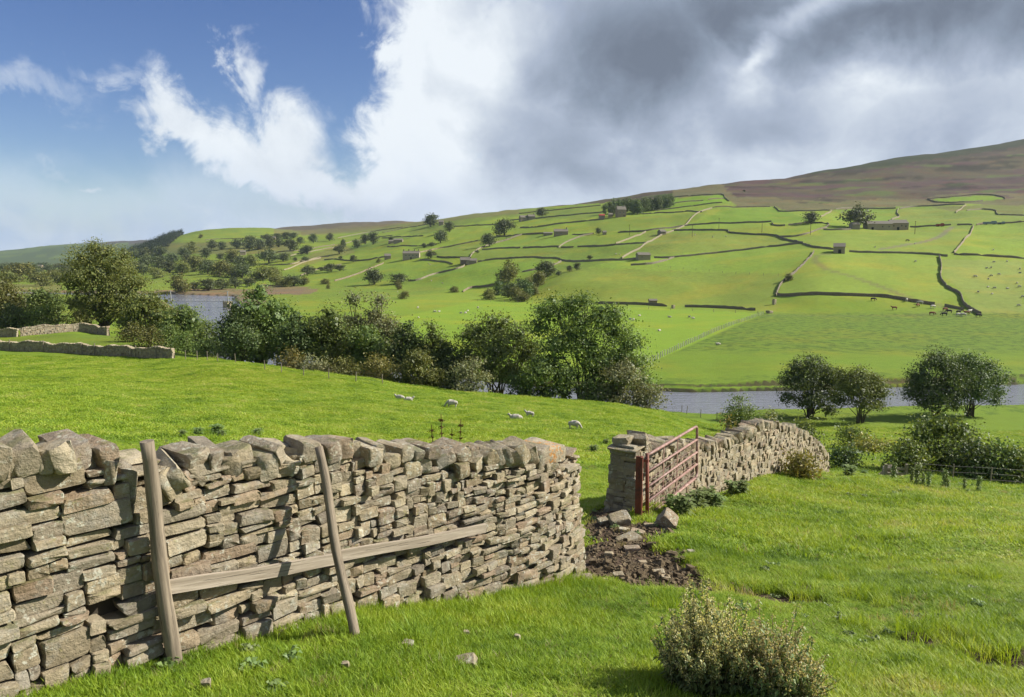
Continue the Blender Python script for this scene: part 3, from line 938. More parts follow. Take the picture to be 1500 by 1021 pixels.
    # bench on the left, bank of rougher grass
    put((u < 300) & (v < 505) & (v > 484) & (r > 90) & (r < 140), np.array([.10, .135, .025]), 0.45)
    # worn tracks on the hill
    def track(P, w, c, f):
        pts = [hit(*p) for p in P]
        dmin = np.full(x.shape, 1e9)
        sel = (r > 280) & (r < 900) & (np.abs(TH)[:, None] < 1)
        xs, ys = x[sel], y[sel]; dm = np.full(xs.shape, 1e9)
        for a, b_ in zip(pts[:-1], pts[1:]):
            dx, dy = b_[0] - a[0], b_[1] - a[1]
            t = np.clip(((xs - a[0]) * dx + (ys - a[1]) * dy) / (dx * dx + dy * dy + 1e-9), 0, 1)
            dm = np.minimum(dm, np.hypot(xs - a[0] - t * dx, ys - a[1] - t * dy))
        dmin[sel] = dm
        put(1 - sstep(dmin, w * 0.5, w), c, f)
    track([(1215, 372), (1196, 374), (1194, 382), (1210, 394), (1245, 404), (1285, 418), (1330, 436), (1375, 447)], 2.2, (.15, .155, .05), 0.8)
    track([(1395, 332), (1383, 342), (1368, 350), (1330, 358), (1290, 365)], 2.6, (.16, .15, .09), 0.8)
    track([(1375, 447), (1395, 455), (1340, 462), (1240, 463), (1120, 462)], 2.5, (.13, .16, .04), 0.7)
    put(mud, np.array([.078, .054, .036]), 1)
    soil += mud
    rv += (~moor) * hillf * .42 * sstep(n1, -.2, .3)
    base = np.stack([np.clip(rv, 0, 1), soil, hillf], -1)
    V = np.stack([x, y, z], -1).reshape(-1, 3)
    # close the circle exactly where both ends meet
    i, j = np.meshgrid(np.arange(nt - 1), np.arange(nr - 1), indexing='ij')
    a = i * nr + j
    F = np.stack([a, a + 1, a + nr + 1, a + nr], -1).reshape(-1, 4)
    # centre cap
    V = np.vstack([V, [[0, 0, CAMZ - 1.95]]])
    ii = np.arange(nt - 1)
    T = np.stack([np.full(nt - 1, len(V) - 1), ii * nr, (ii + 1) * nr], -1)
    cc = np.vstack([col.reshape(-1, 3), [G_GRASS]]); bb = np.vstack([base.reshape(-1, 3), [[0, 0, 0]]])
    me = mesh_np('ground', V, [F, T], M['ground'], {'gcol': ('COL', cc), 'gmix': ('COL', bb)}, smooth=True)
    o = link('ground', me); tag(o, 'green dale pasture and moorland hillside', 'ground', kind='structure')
    return o


GROUND = build_ground()
water = MB()
water.add([(-1500, 60, 0.0), (1500, 60, 0.0), (1500, 900, 0.0), (-1500, 900, 0.0)], [(0, 1, 2, 3)])
_wp = []
wv = []; wq = []
for k, (rx_, ry_, rw_) in enumerate(RIVER):
    p0 = np.array(RIVER[max(k - 1, 0)][:2]); p1 = np.array(RIVER[min(k + 1, len(RIVER) - 1)][:2])
    d = (p1 - p0) / np.linalg.norm(p1 - p0); nrm = np.array([-d[1], d[0]])
    for s in (-1, 1): wv.append((rx_ + nrm[0] * s * (rw_ + 4), ry_ + nrm[1] * s * (rw_ + 4), 0.0))
    if k: wq.append((2 * k - 2, 2 * k - 1, 2 * k + 1, 2 * k))
wo = link('river_water', mesh_np('river_water', wv, [np.array(wq)], M['water']))
tag(wo, 'pale rippled river winding along the valley floor', 'river', kind='structure')

# ------------------------------------------------------------------ stones
def hull(points):
    bm = bmesh.new()
    for p in points: bm.verts.new(p)
    bmesh.ops.convex_hull(bm, input=bm.verts)
    bmesh.ops.delete(bm, geom=[v for v in bm.verts if not v.link_faces], context='VERTS')
    bmesh.ops.triangulate(bm, faces=bm.faces)
    bm.verts.index_update()
    v = np.array([v.co[:] for v in bm.verts]); f = np.array([[x.index for x in p.verts] for p in bm.faces])
    bm.free()
    return v, f


def stone_shape(rng, ch, jit):
    """unit stone: a block with every corner knocked off by its own amount"""
    pts = []
    taper = [rng.uniform(-jit, jit) for _ in range(4)]
    for sx in (-1, 1):
        for sy in (-1, 1):
            for sz in (-1, 1):
                c = np.array([sx * .5 * (1 + taper[0] * sz), sy * .5 * (1 + taper[1] * sx), sz * .5 * (1 + taper[2] * sx + taper[3] * sy)])
                c += np.array([rng.uniform(-jit, jit) * .35 for _ in range(3)])
                for ax in range(3):
                    p = c.copy()
                    k = rng.uniform(0.4, 1.6) * ch * (1.0 if ax != 2 else 1.5)
                    p[ax] -= (sx, sy, sz)[ax] * k
                    pts.append(p)
                if rng.random() < .25: pts.append(c * 0.97)
    return hull(pts)


def soften(v, f, rg, amount=0.5, noise=0.012):
    """one round of splitting and easing, so that worn edges catch the light"""
    bm = bmesh.new()
    vs = [bm.verts.new(p) for p in v]
    for a in f: bm.faces.new([vs[i] for i in a])
    bmesh.ops.subdivide_edges(bm, edges=bm.edges, cuts=1, use_grid_fill=True)
    bmesh.ops.triangulate(bm, faces=bm.faces)
    bmesh.ops.smooth_vert(bm, verts=bm.verts, factor=amount, use_axis_x=True, use_axis_y=True, use_axis_z=True)
    for q in bm.verts: q.co += Vector((rg.gauss(0, noise), rg.gauss(0, noise), rg.gauss(0, noise)))
    lo = [min(q.co[k] for q in bm.verts) for k in range(3)]; hi = [max(q.co[k] for q in bm.verts) for k in range(3)]
    for q in bm.verts:
        for k in range(3): q.co[k] = (q.co[k] - lo[k]) / (hi[k] - lo[k]) - .5
    bm.verts.index_update()
    o = (np.array([q.co[:] for q in bm.verts]), np.array([[x.index for x in p.verts] for p in bm.faces]))
    bm.free(); return o


_rng = random.Random(7)
SV = [stone_shape(_rng, 0.085, 0.085) for _ in range(28)]            # walling
SVC = [stone_shape(_rng, 0.14, 0.125) for _ in range(16)]           # rough cope stones and boulders
SVS = [soften(v, f, _rng, .22, .008) for v, f in SV]
SVCS = [soften(v, f, _rng, .24, .009) for v, f in SVC]
SM = [mesh_np('stone', v, [f], M['stone'], smooth=True) for v, f in SVS]
SMC = [mesh_np('cope_stone', v, [f], M['stone'], smooth=True) for v, f in SVCS]
for me in SM + SMC: me.set_sharp_from_angle(angle=R(27))


def basis(t2, tilt=0.0, lean=0.0, yaw=0.0):
    """columns: along the wall, into the wall, up"""
    t = Vector((t2[0], t2[1], 0)).normalized(); up = Vector((0, 0, 1)); n = up.cross(t)
    m = Matrix((t, n, up)).transposed()
    return m @ Euler((lean, tilt, yaw)).to_matrix()


def pack(rng, L, top, size, zmin=-0.12):
    """dry-stone packing by filling the lowest place each time; gives (t, z, w, h, tilt)"""
    bin_ = 0.01
    n = max(3, int(L / bin_))
    h = np.full(n, zmin) + np.array([0.02 * math.sin(i * .13) for i in range(n)])
    T = np.array([top((i + .5) * bin_) for i in range(n)])
    out = []; guard = 0
    while guard < 9000:
        guard += 1
        need = T - h
        ok = need > 0.035
        if not ok.any(): break
        i = int(np.argmin(np.where(ok, h, 9e9)))
        tol = 0.014
        a = i
        while a > 0 and h[a - 1] - h[i] < tol: a -= 1
        e = i
        while e < n - 1 and h[e + 1] - h[i] < tol: e += 1
        W = (e - a + 1) * bin_
        f = ((a + e) / 2) * bin_ / L
        wm, hm, ws = size(f * L, float(h[i]))
        w = max(0.05, wm * math.exp(rng.gauss(0, ws)))
        hh = min(hm * math.exp(rng.gauss(0, 0.33)), w * 0.95, 0.22)
        hh = max(0.035, hh)
        if W < 0.045:
            lo = min([h[a - 1] if a > 0 else 9, h[e + 1] if e < n - 1 else 9])
            h[a:e + 1] = min(lo, h[i] + 0.05) + 0.002
            if W > 0.025 and lo - h[i] > 0.02: out.append(((a + e + 1) / 2 * bin_, (h[i] + lo) / 2 - .01, W * .95, (lo - h[i]) * .9, 0))
            continue
        if W - w < 0.07: w = W if W < wm * 2.6 else W * rng.uniform(.4, .6)
        w = min(w, W)
        k = int(w / bin_)
        if rng.random() < .5: s = a
        else: s = e - k + 1
        # step level with a neighbour when nearly so
        for nb in ((h[s - 1] if s > 0 else None), (h[min(n - 1, s + k)] if s + k < n else None)):
            if nb is not None and abs((nb - h[i]) - hh) < 0.022 and nb > h[i]: hh = nb - h[i]; break
        seg = h[s:s + k]
        if len(seg) < 2: h[a:e + 1] += 0.02; continue
        z0 = float(seg.max())
        sl = float((seg[-1] - seg[0]) / max(w, .05))
        tilt = sl * .6 + rng.gauss(0, 0.035)
        rem = float(T[s:s + k].mean()) - z0
        if rem < hh * .5: hh = max(rem, .03)
        out.append((s * bin_ + w / 2, z0 + hh / 2, w, hh, tilt))
        h[s:s + k] = z0 + hh + 0.004 + rng.uniform(0, .004)
    return out


class Path:
    def __init__(self, pts, step=0.05):
        pts = [np.asarray(p, float)[:2] for p in pts]
        # rounded through its points
        P = []
        for i in range(len(pts) - 1):
            p0 = pts[max(i - 1, 0)]; p1 = pts[i]; p2 = pts[i + 1]; p3 = pts[min(i + 2, len(pts) - 1)]
            m = max(2, int(np.linalg.norm(p2 - p1) / step))
            for k in range(m):
                t = k / m
                P.append(0.5 * ((2 * p1) + (-p0 + p2) * t + (2 * p0 - 5 * p1 + 4 * p2 - p3) * t * t + (-p0 + 3 * p1 - 3 * p2 + p3) * t ** 3))
        P.append(pts[-1]); self.P = np.array(P)
        self.s = np.concatenate([[0], np.cumsum(np.linalg.norm(np.diff(self.P, axis=0), axis=1))]); self.L = self.s[-1]

    def at(self, t):
        return np.array([np.interp(t, self.s, self.P[:, 0]), np.interp(t, self.s, self.P[:, 1])])

    def tan(self, t):
        a, b = self.at(max(0, t - .12)), self.at(min(self.L, t + .12))
        d = b - a
        return d / (np.linalg.norm(d) + 1e-9)


def put_stones(root, items, nbig, rng, fine=False):
    """items: (pos, matrix3, dims, variant set, variant, part name, material or None). The stones that show largest become
    parts, the others one joined part."""
    P = np.array([it[0] for it in items])
    _, _, dep = project(P[:, 0], P[:, 1], P[:, 2])
    u, v, _ = project(P[:, 0], P[:, 1], P[:, 2])
    area = np.array([it[2][0] * it[2][2] for it in items]) / np.maximum(dep, .5) ** 2
    vis = np.array([1.0 if it[7] else 0.0 for it in items])
    inf = (u > -20) & (u < 1520) & (v < 1040) & (dep > 0)
    score = area * vis * inf
    order = np.argsort(-score); big = set(order[:nbig][score[order[:nbig]] > 0].tolist())
    mb_v, mb_f, mb_r, n = [], [], [], 0
    for i, (p, m, dims, vs, k, name, mat, _) in enumerate(items):
        if i in big:
            me = (SM if vs == 0 else SMC)[k]
            o = bpy.data.objects.new(name, me); COL.objects.link(o)
            if root is not None: o.parent = root
            o.matrix_world = Matrix.Translation(Vector(p) - (root.location if root is not None else Vector())) @ (m.to_4x4() @ Matrix.Diagonal((dims[0], dims[1], dims[2], 1)))
            if mat is not None:
                o.material_slots[0].link = 'OBJECT'; o.material_slots[0].material = mat
        else:
            vv, ff = ((SVS if fine and vis[i] else SV) if vs == 0 else (SVCS if fine else SVC))[k]
            q = (vv * np.array(dims)) @ np.array(m).T + np.asarray(p)
            mb_v.append(q); mb_f.append(ff + n); mb_r.append(np.full(len(q), rng.random())); n += len(q)
    if mb_v:
        org = np.array(root.location) if root is not None else np.zeros(3)
        me = mesh_np('stones', np.concatenate(mb_v) - org, [np.concatenate(mb_f)], M['stone'], {'rnd': ('FLOAT', np.concatenate(mb_r))}, smooth=fine)
        if fine: me.set_sharp_from_angle(angle=R(27))
        o = link('stones', me, root); o['kind'] = 'stuff'
    return len(big)


def wall_items(rng, path, hfun, size, thick=(0.62, 0.42), side=1, extra_base=None, end_faces=(False, False), seen=True, depth=0.26, rough=0.022, back=True):
    """front face lies on the path; inside of the wall is on its left (side=1)"""
    items = []
    L = path.L
    H = lambda t: max(0.0, hfun(min(max(t, 0), L)))
    def face(t, z):          # outward shift because the wall leans back as it rises
        return (thick[0] - thick[1]) / 2 * max(z, 0) / 1.3
    for (t, z, w, h, tilt) in pack(rng, L, H, size):
        p = path.at(t); tg = path.tan(t); n = np.array([-tg[1], tg[0]]) * side
        gz = float(ground(p[0], p[1]))
        prot = rng.gauss(0, rough) - (0.03 if rng.random() < .06 else 0)
        d = depth * rng.uniform(.8, 1.2)
        q = p + n * (face(t, z) + d / 2 + prot)
        m = basis(tg, -tilt, rng.gauss(0, .05), rng.gauss(0, .045))
        if rng.random() < .5: m = m @ Euler((0, 0, math.pi)).to_matrix()
        items.append(((q[0], q[1], gz + z), m, (w * 1.02, d, h * 1.04), 0, rng.randrange(len(SV)), 'stone', None, seen))
    if back:
        for (t, z, w, h, tilt) in pack(rng, L, H, lambda a, b: (0.34, 0.13, .35)):
            p = path.at(t); tg = path.tan(t); n = np.array([-tg[1], tg[0]]) * side
            gz = float(ground(p[0], p[1]))
            q = p + n * (thick[0] - face(t, z) - 0.14 + rng.gauss(0, .02))
            q2 = p + n * thick[0]
            items.append(((q[0], q[1], gz + z), basis(tg, -tilt, rng.gauss(0, .05), rng.gauss(0, .05)), (w * 1.02, .28, h * 1.04), 0, rng.randrange(len(SV)), 'stone', None, False))
    for which, do in zip((0, 1), end_faces):
        if not do: continue
        t0 = 0.0 if which == 0 else L
        p0 = path.at(t0); tg = path.tan(t0); n = np.array([-tg[1], tg[0]]) * side
        along = n if which == 0 else -n
        st = p0 if which == 0 else p0 + n * thick[0]
        inn = tg if which == 0 else -tg
        gz = float(ground(p0[0], p0[1]))
        for (t, z, w, h, tilt) in pack(rng, thick[0], lambda a: H(t0), lambda a, b: (0.34, 0.085, .35)):
            # the end narrows upward
            f = 1 - (thick[0] - thick[1]) / thick[0] * max(z, 0) / 1.3
            a = (t - thick[0] / 2) * f + thick[0] / 2
            q = st + along * a + inn * (0.12 + rng.gauss(0, .018) + 0.03 * max(z, 0))
            bt = np.array([along[0], along[1]])
            items.append(((q[0], q[1], gz + z), basis(bt, -tilt * .5, rng.gauss(0, .04), rng.gauss(0, .04)), (w * f * 1.02, .26, h * 1.04), 0, rng.randrange(len(SV)), 'stone', None, True))
    return items


def wall_core(root, path, hfun, thick, side, ends=0.14, inset=0.13):
    n = max(3, int(path.L / 0.3)); V = []; Q = []
    for i in range(n + 1):
        t = ends + (path.L - 2 * ends) * i / n
        p = path.at(t); tg = path.tan(t); nn = np.array([-tg[1], tg[0]]) * side
        gz = float(ground(p[0], p[1])); hh = max(0.02, hfun(t) - 0.07)
        lean = (thick[0] - thick[1]) / 2 * hh / 1.3
        for off, z in ((inset, -.25), (inset + lean, hh), (thick[0] - inset - lean, hh), (thick[0] - inset, -.25)):
            q = p + nn * off; V.append((q[0], q[1], gz + z))
        if i:
            a, b = 4 * (i - 1), 4 * i
            Q += [(a + k, b + k, b + (k + 1) % 4, a + (k + 1) % 4) for k in range(4)]
    Q += [(3, 2, 1, 0), (4 * n, 4 * n + 1, 4 * n + 2, 4 * n + 3)]
    me = mesh_np('wall_core', np.array(V) - np.array(root.location), [np.array(Q)], M['core'])
    return link('wall_core', me, root)


# ------------------------------------------------------------------ near wall with its coping laid stone by stone
NW = Path([(-4.1, 2.35), (-2.56, 4.12), (-1.37, 5.5), (-.33, 6.6), (.40, 7.32), (.84, 8.02)])
TOPV = [(-300, 712), (0, 705), (90, 692), (185, 690), (196, 700), (215, 735), (250, 726), (285, 712), (330, 698), (420, 690), (450, 672), (530, 668), (590, 690), (690, 690), (780, 678), (865, 682)]


def u_of(path, t, z=1.2):
    p = path.at(t); return float(project(p[0], p[1], float(ground(p[0], p[1])) + z)[0])


_ts = np.linspace(0, NW.L, 160)
_us = np.array([u_of(NW, t) for t in _ts])


def nw_h(t):
    u = float(np.interp(t, _ts, _us))
    v = float(np.interp(u, [a for a, _ in TOPV], [b for _, b in TOPV]))
    p = NW.at(t); Y = p[1] + .05
    return CAMZ + qv(v) * Y - float(ground(p[0], p[1]))


def nw_size(t, z):
    f = t / NW.L
    if z < 0.15: return 0.22, 0.085, .45
    if f < .45: return (0.22, 0.072, .5) if z < .85 else (0.24, .088, .45)
    if f < .72: return 0.155, 0.068, .42
    return 0.150, 0.052, .45


near_wall = empty('stone_wall', tuple(NW.at(NW.L / 2)) + (float(ground(*NW.at(NW.L / 2))),),
                  'near drystone wall with two wooden poles leaning on it, buff and brown stones, jagged top', 'stone wall')
rng = random.Random(31)
NWT = (0.66, 0.44)
items = wall_items(rng, NW, nw_h, nw_size, NWT, 1, end_faces=(False, True), rough=0.019)
# a few missing stones leave black holes
_holes = [hit_uv for hit_uv in ((130, 880, 17), (95, 865, 9), (262, 762, 9), (160, 895, 9), (115, 835, 6))]
keep = []
for it in items:
    uu, vv, dd = project(*it[0])
    if it[7] and any(abs(uu - a) < r * 1.1 and abs(vv - b) < r * .7 for a, b, r in _holes) and it[2][0] < .3: continue
    keep.append(it)
items = keep
COPE = [(-70,-35,648,704,10),(-40,-8,640,700,8),(-14,22,642,702,14),(8,44,645,697,-22),(29,82,640,691,-14),(74,97,654,686,0),(83,123,645,690,-8),(105,157,638,684,-10),(153,185,641,683,-4),(172,192,668,704,10),
        (190,212,674,726,4),(237,275,679,722,-28),(255,292,668,702,-24),(268,306,680,712,-30),(285,332,661,702,-30),(282,325,652,672,-5),(322,350,648,679,0),(338,368,662,690,-12),(355,396,650,679,-10),(366,392,676,698,0),
        (390,422,655,691,-8),(404,430,642,668,-28),(424,444,656,684,6),(440,462,664,690,0),(456,490,640,668,4),(485,515,638,667,-6),(505,531,637,667,-3),(528,548,668,690,6),(544,577,647,673,8),(566,584,645,664,5),(577,600,661,680,-10),
        (592,616,647,673,0),(600,629,670,691,0),(616,632,648,668,12),(629,647,664,688,4),(633,655,647,664,0),(651,684,660,682,-14),(676,701,668,690,0),(678,703,649,669,-14),(697,714,650,663,-10),(703,730,661,683,-22),
        (717,742,654,676,-30),(730,753,650,678,-28),(744,762,649,677,-26),(756,773,650,677,-24),(768,790,646,678,-24),(781,806,645,678,-26),(800,822,648,682,-6),(801,849,645,675,6)]
for k, (u0, u1, v0, v1, tilt) in enumerate(COPE):
    uc = (u0 + u1) / 2
    t = float(np.interp(uc, _us, _ts)); p = NW.at(t); tg = NW.tan(t); n = np.array([-tg[1], tg[0]])
    Y = p[1] + 0.18
    ztop = CAMZ + qv(v0) * Y; zbot = CAMZ + qv(v1) * Y
    # width along the wall as the eye sees it
    view = np.array([p[0], p[1]]) / np.hypot(*p); fore = abs(tg[0] * view[1] - tg[1] * view[0])
    w = (u1 - u0) / FPX * Y / max(fore, .4)
    q = p + n * (0.27 + rng.uniform(-.02, .04))
    last = k == len(COPE) - 1
    h = (ztop - zbot) * 1.08
    thin = 0.68 if abs(tilt) > 18 else 0.80
    items.append(((q[0], q[1], (ztop + zbot) / 2 - .012), basis(tg, R(tilt), rng.gauss(0, .08), rng.gauss(0, .12)), (w * thin, 0.38 + rng.uniform(0, .08), h), 1,
                  rng.randrange(len(SVC)), 'cope_stone', M['stone_orange'] if last else None, True))
    # packing behind and below so that no gap opens through the top
for k in range(70):
    t = NW.L * (k + .5) / 70; p = NW.at(t); tg = NW.tan(t); n = np.array([-tg[1], tg[0]])
    q = p + n * rng.uniform(.30, .42)
    items.append(((q[0], q[1], float(ground(*p)) + nw_h(t) + rng.uniform(-.03, .05)), basis(tg, rng.gauss(0, .3), rng.gauss(0, .2), rng.gauss(0, .5)), (rng.uniform(.12, .2), .26, rng.uniform(.08, .13)), 1,
                  rng.randrange(len(SVC)), 'cope_stone', None, True))
put_stones(near_wall, items, 300, rng, True)
wall_core(near_wall, NW, nw_h, NWT, 1)

# ------------------------------------------------------------------ gateside wall running down the slope
GWP = Path([(2.20, 12.75), (3.28, 14.5), (4.72, 16.6), (7.08, 19.6), (9.8, 24.0), (12.2, 28.0)])
GT = [(900, 662), (945, 664), (985, 662), (1027, 662), (1053, 660), (1073, 656), (1103, 640), (1127, 628), (1163, 634), (1197, 650), (1220, 682), (1242, 702)]
_ts2 = np.linspace(0, GWP.L, 160)
_us2 = np.array([u_of(GWP, t) for t in _ts2])


def gw_h(t):
    u = float(np.interp(t, _ts2, _us2))
    v = float(np.interp(u, [a for a, _ in GT], [b for _, b in GT]))
    p = GWP.at(t)
    return max(0.12, min(1.45, CAMZ + qv(v) * p[1] - float(ground(p[0], p[1]))))


GWT = (0.60, 0.44)
gate_wall = empty('stone_wall', tuple(GWP.at(4)) + (float(ground(*GWP.at(4))),), 'drystone wall beyond the gateway with the rusty gate folded back against its square end', 'stone wall')
rng = random.Random(5)
items = wall_items(rng, GWP, gw_h, lambda t, z: (0.19, 0.095, .38), GWT, 1, end_faces=(True, False), rough=0.02)
t = 0.0
while t < GWP.L - .1:
    w = rng.uniform(.09, .2) if t < 10 else rng.uniform(.12, .3)
    p = GWP.at(t + w / 2); tg = GWP.tan(t + w / 2); n = np.array([-tg[1], tg[0]])
    gz = float(ground(*p)); hh = gw_h(t)
    if t < .35:
        t += .5; continue
    q = p + n * (0.28 + rng.uniform(-.06, .06))
    items.append(((q[0], q[1], gz + hh + rng.uniform(.04, .13)), basis(tg, rng.gauss(-.35, .25), rng.gauss(0, .1), rng.gauss(0, .15)), (w, .45, rng.uniform(.18, .32)), 1, rng.randrange(len(SVC)), 'cope_stone', None, True))
    t += w * .95
# slab and block on the square end
p0 = GWP.at(.3); tg0 = GWP.tan(.3); n0 = np.array([-tg0[1], tg0[0]]); gz0 = float(ground(*GWP.at(0)))
h0 = gw_h(0.1)
for off, along, dz, dims, tl, me_k in ((.30, .10, .02, (.60, .80, .08), .0, 3), (.38, .04, .13, (.33, .40, .17), .05, 5), (.18, .20, .12, (.14, .40, .24), .5, 2), (.28, .42, .12, (.13, .40, .24), .6, 4)):
    q = p0 + n0 * off + tg0 * (along - .1)
    items.append(((q[0], q[1], gz0 + h0 + dz), basis(n0 if dims[0] > .3 else tg0, tl if dims[0] > .3 else -tl, 0.02, .05), dims, 1, me_k, 'cope_stone', None, True))
put_stones(gate_wall, items, 300, rng)
wall_core(gate_wall, GWP, gw_h, GWT, 1)

# ------------------------------------------------------------------ tumbled stones at the lower end of that wall
def heap(name, label, u, v, n, spread, size, seed, cat='stone heap', Y=None):
    rg = random.Random(seed)
    c = hit(u, v) if Y is None else None
    if Y is not None:
        a = at_depth(u, v, Y); c = np.array([a[0], a[1], float(ground(a[0], a[1]))])
    root = empty(name, tuple(c), label, cat)
    its = []
    for i in range(n):
        dx, dy = rg.gauss(0, spread), rg.gauss(0, spread * .6)
        k = math.exp(-(dx * dx + dy * dy) / (spread ** 2 * 1.4))
        x, y = c[0] + dx, c[1] + dy
        w = size * rg.uniform(.6, 1.5)
        its.append(((x, y, float(ground(x, y)) + rg.uniform(0.05, 1) * k * size * 2.6), Euler((rg.uniform(-.5, .5), rg.uniform(-.5, .5), rg.uniform(0, 6))).to_matrix(), (w, w * .7, w * .5), 1, rg.randrange(len(SVC)), 'stone', None, True))
    put_stones(root, its, min(n, 60), rg)
    return root


heap('stone_heap', 'low heap of tumbled walling stones beside the wooden stile on the slope', 1304, 690, 46, .55, .38, 8, Y=38)

# loose stones on the grass and in the mud of the gateway
LOOSE = [(907, 762, 32, 22, 0, 'large buff block lying in front of the square wall end'), (978, 762, 30, 24, 1, 'wedge of stone leaning at the foot of the rusty gate'),
         (920, 787, 36, 11, 2, 'broad flat pinkish slab at the top of the muddy gateway'), (934, 778, 22, 9, 2, 'small pinkish slab between the broad slab and the gate post'),
         (926, 802, 24, 13, 2, 'pinkish boulder half sunk below the broad slab in the mud'), (906, 843, 16, 11, 2, 'reddish flat stone at the lower edge of the mud'),
         (1012, 809, 12, 9, 0, 'small buff stone alone in the grass right of the mud'), (965, 837, 20, 8, 2, 'low pale stone in the middle of the mud, nearest the grass path'),
         (992, 815, 12, 7, 2, 'tiny pink stone above the low pale stone in the mud'), (884, 762, 16, 9, 0, 'brown stone against the end of the near wall in the gateway'),
         (860, 848, 18, 12, 0, 'rounded stone at the foot of the near wall end'), (890, 852, 20, 7, 0, 'mossy stone flush with the turf below the near wall end'),
         (598, 948, 17, 10, 2, 'pinkish stone in the grass below the second pole'), (683, 932, 10, 6, 2, 'small pink stone in the grass below the middle of the near wall'),
         (680, 974, 40, 6, 0, 'long flat stone sunk in the turf below the near wall'), (507, 980, 11, 12, 0, 'upright pale stone in the bottom grass'),
         (303, 1008, 14, 9, 0, 'small pale stone in the grass below the first pole'), (670, 885, 48, 9, 2, 'pink foundation slab jutting from the foot of the near wall'),
         (758, 938, 9, 5, 0, 'small dull stone in the open grass right of the near wall'), (1010, 790, 12, 5, 2, 'thin pink stone in the grass beyond the mud'),
         (972, 754, 16, 8, 0, 'flat stone under the lowest bar of the gate'), (952, 768, 18, 10, 0, 'foot stone of the gate post'), (892, 810, 15, 8, 2, 'dusky stone in the mud close to the near wall'),
         (941, 822, 13, 7, 2, 'little pink stone in the trodden mud'), (975, 845, 14, 6, 2, 'flat pale stone at the tail of the mud'), (915, 775, 18, 8, 2, 'pink slab touching the large buff block')]
rg = random.Random(77)
for k, (u, v, w, h, kind, lab) in enumerate(LOOSE):
    c = hit(u, v + h * .35); Y = c[1]
    W = w / FPX * Y; Hh = h / FPX * Y
    me = SMC[rg.randrange(len(SMC))]
    flat = w > h * 1.6
    o = link('loose_stone', me, loc=(c[0], c[1], c[2] + Hh * (.12 if flat else .35) + (.03 if c[1] < 7.5 else 0)), rot=(rg.uniform(-.1, .1) + (0 if flat else .25), rg.uniform(-.15, .15) + (.5 if k == 1 else 0), rg.uniform(-.5, .5)),
             scale=(W, W * rg.uniform(.7, 1.0), max(Hh * (1.0 if not flat else .9), .05)))
    if kind == 2:
        o.material_slots[0].link = 'OBJECT'; o.material_slots[0].material = M['stone_pink']
    tag(o, lab, 'stone', 'loose stones by the gateway and in the grass')

# ------------------------------------------------------------------ walls farther off, still built stone by stone
def plain_wall(name, label, pts, h, seed, size, thick=(.62, .42), ymin=0, world=False, posts=()):
    P = [p if world else hit(*p)[:2] for p in pts]
    path = Path(P, .3)
    root = empty(name, tuple(path.at(path.L / 2)) + (float(ground(*path.at(path.L / 2))),), label, 'stone wall')
    rg = random.Random(seed)
    hf = lambda t: h + 0.14 * math.sin(t * .9 + seed) + .08 * math.sin(t * 2.3)
    its = wall_items(rg, path, hf, lambda a, b: size, thick, 1, back=False, depth=.3, rough=.04)
    t = 0
    while t < path.L:
        w = rg.uniform(.15, .3); p = path.at(t); tg = path.tan(t); n = np.array([-tg[1], tg[0]])
        q = p + n * .3
        its.append(((q[0], q[1], float(ground(*p)) + hf(t) + .08), basis(tg, rg.gauss(-.2, .2), 0, rg.gauss(0, .1)), (w, .5, .26), 1, rg.randrange(len(SVC)), 'cope_stone', None, True)); t += w
    put_stones(root, its, 0, rg)
    wall_core(root, path, hf, (thick[0] + .1, thick[1] + .1), 1)
    for (pt, lean) in posts:
        p = path.at(pt); tg = path.tan(pt); n = np.array([-tg[1], tg[0]]); g = float(ground(*p))
        b = MB(); q = p - n * .08; q1 = p - n * .02 + tg * lean
        b.tube([(q[0], q[1], g - .2), (q1[0], q1[1], g + h + .45)], .07, 6)
        b.build('post', M['post_far'], root, origin=np.array(root.location))
    return root


plain_wall('stone_wall', 'long low drystone wall at the far left end of the pasture, with thin posts against it',
           [at_depth(u, 518, Y)[:2] for u, Y in ((-60, 103), (0, 101), (60, 99.5), (120, 98.5), (160, 96.5), (185, 95.5), (205, 94), (228, 93.5), (252, 92.5))], 1.1, 3, (.42, .20, .3), world=True, posts=((9, .1), (14.4, .1), (20.3, -.2), (22.4, .1), (30.2, .1), (33.5, -.1)))
plain_wall('stone_wall', 'upper drystone wall curving round the bank below the left trees', [at_depth(u, 486, Y)[:2] for u, Y in ((30, 121), (60, 123), (90, 125), (120, 127), (140, 126), (156, 123))], 1.2, 5, (.42, .2, .3), world=True)
plain_wall('stone_wall', 'short drystone wall at the left frame edge behind the long low wall', [at_depth(u, 490, Y)[:2] for u, Y in ((-60, 122), (-20, 121.5), (5, 121), (24, 120.5))], 1.1, 6, (.42, .2, .3), world=True)

# ------------------------------------------------------------------ poles and board propped on the near wall
def log(mb, a, b, r0, r1, n=12, seg=14, wob=.008, rg=None):
    pts = []; rad = []
    for i in range(seg + 1):
        f = i / seg; p = np.asarray(a) * (1 - f) + np.asarray(b) * f
        p = p + np.array([math.sin(f * 9 + r0 * 90) * wob, math.cos(f * 7) * wob, 0])
        pts.append(p); rad.append((r0 * (1 - f) + r1 * f) * (1 + .05 * math.sin(f * 23 + r1 * 50)))
    mb.tube(pts, rad, n)


def on_wall(u, v, out):
    """point on the near wall's face (where it is seen at u, v), shifted out of it"""
    t = float(np.interp(u, _us, _ts)); p = NW.at(t); tg = NW.tan(t); n = np.array([-tg[1], tg[0]])
    q = p - n * out + n * .05
    return at_depth(u, v, q[1])


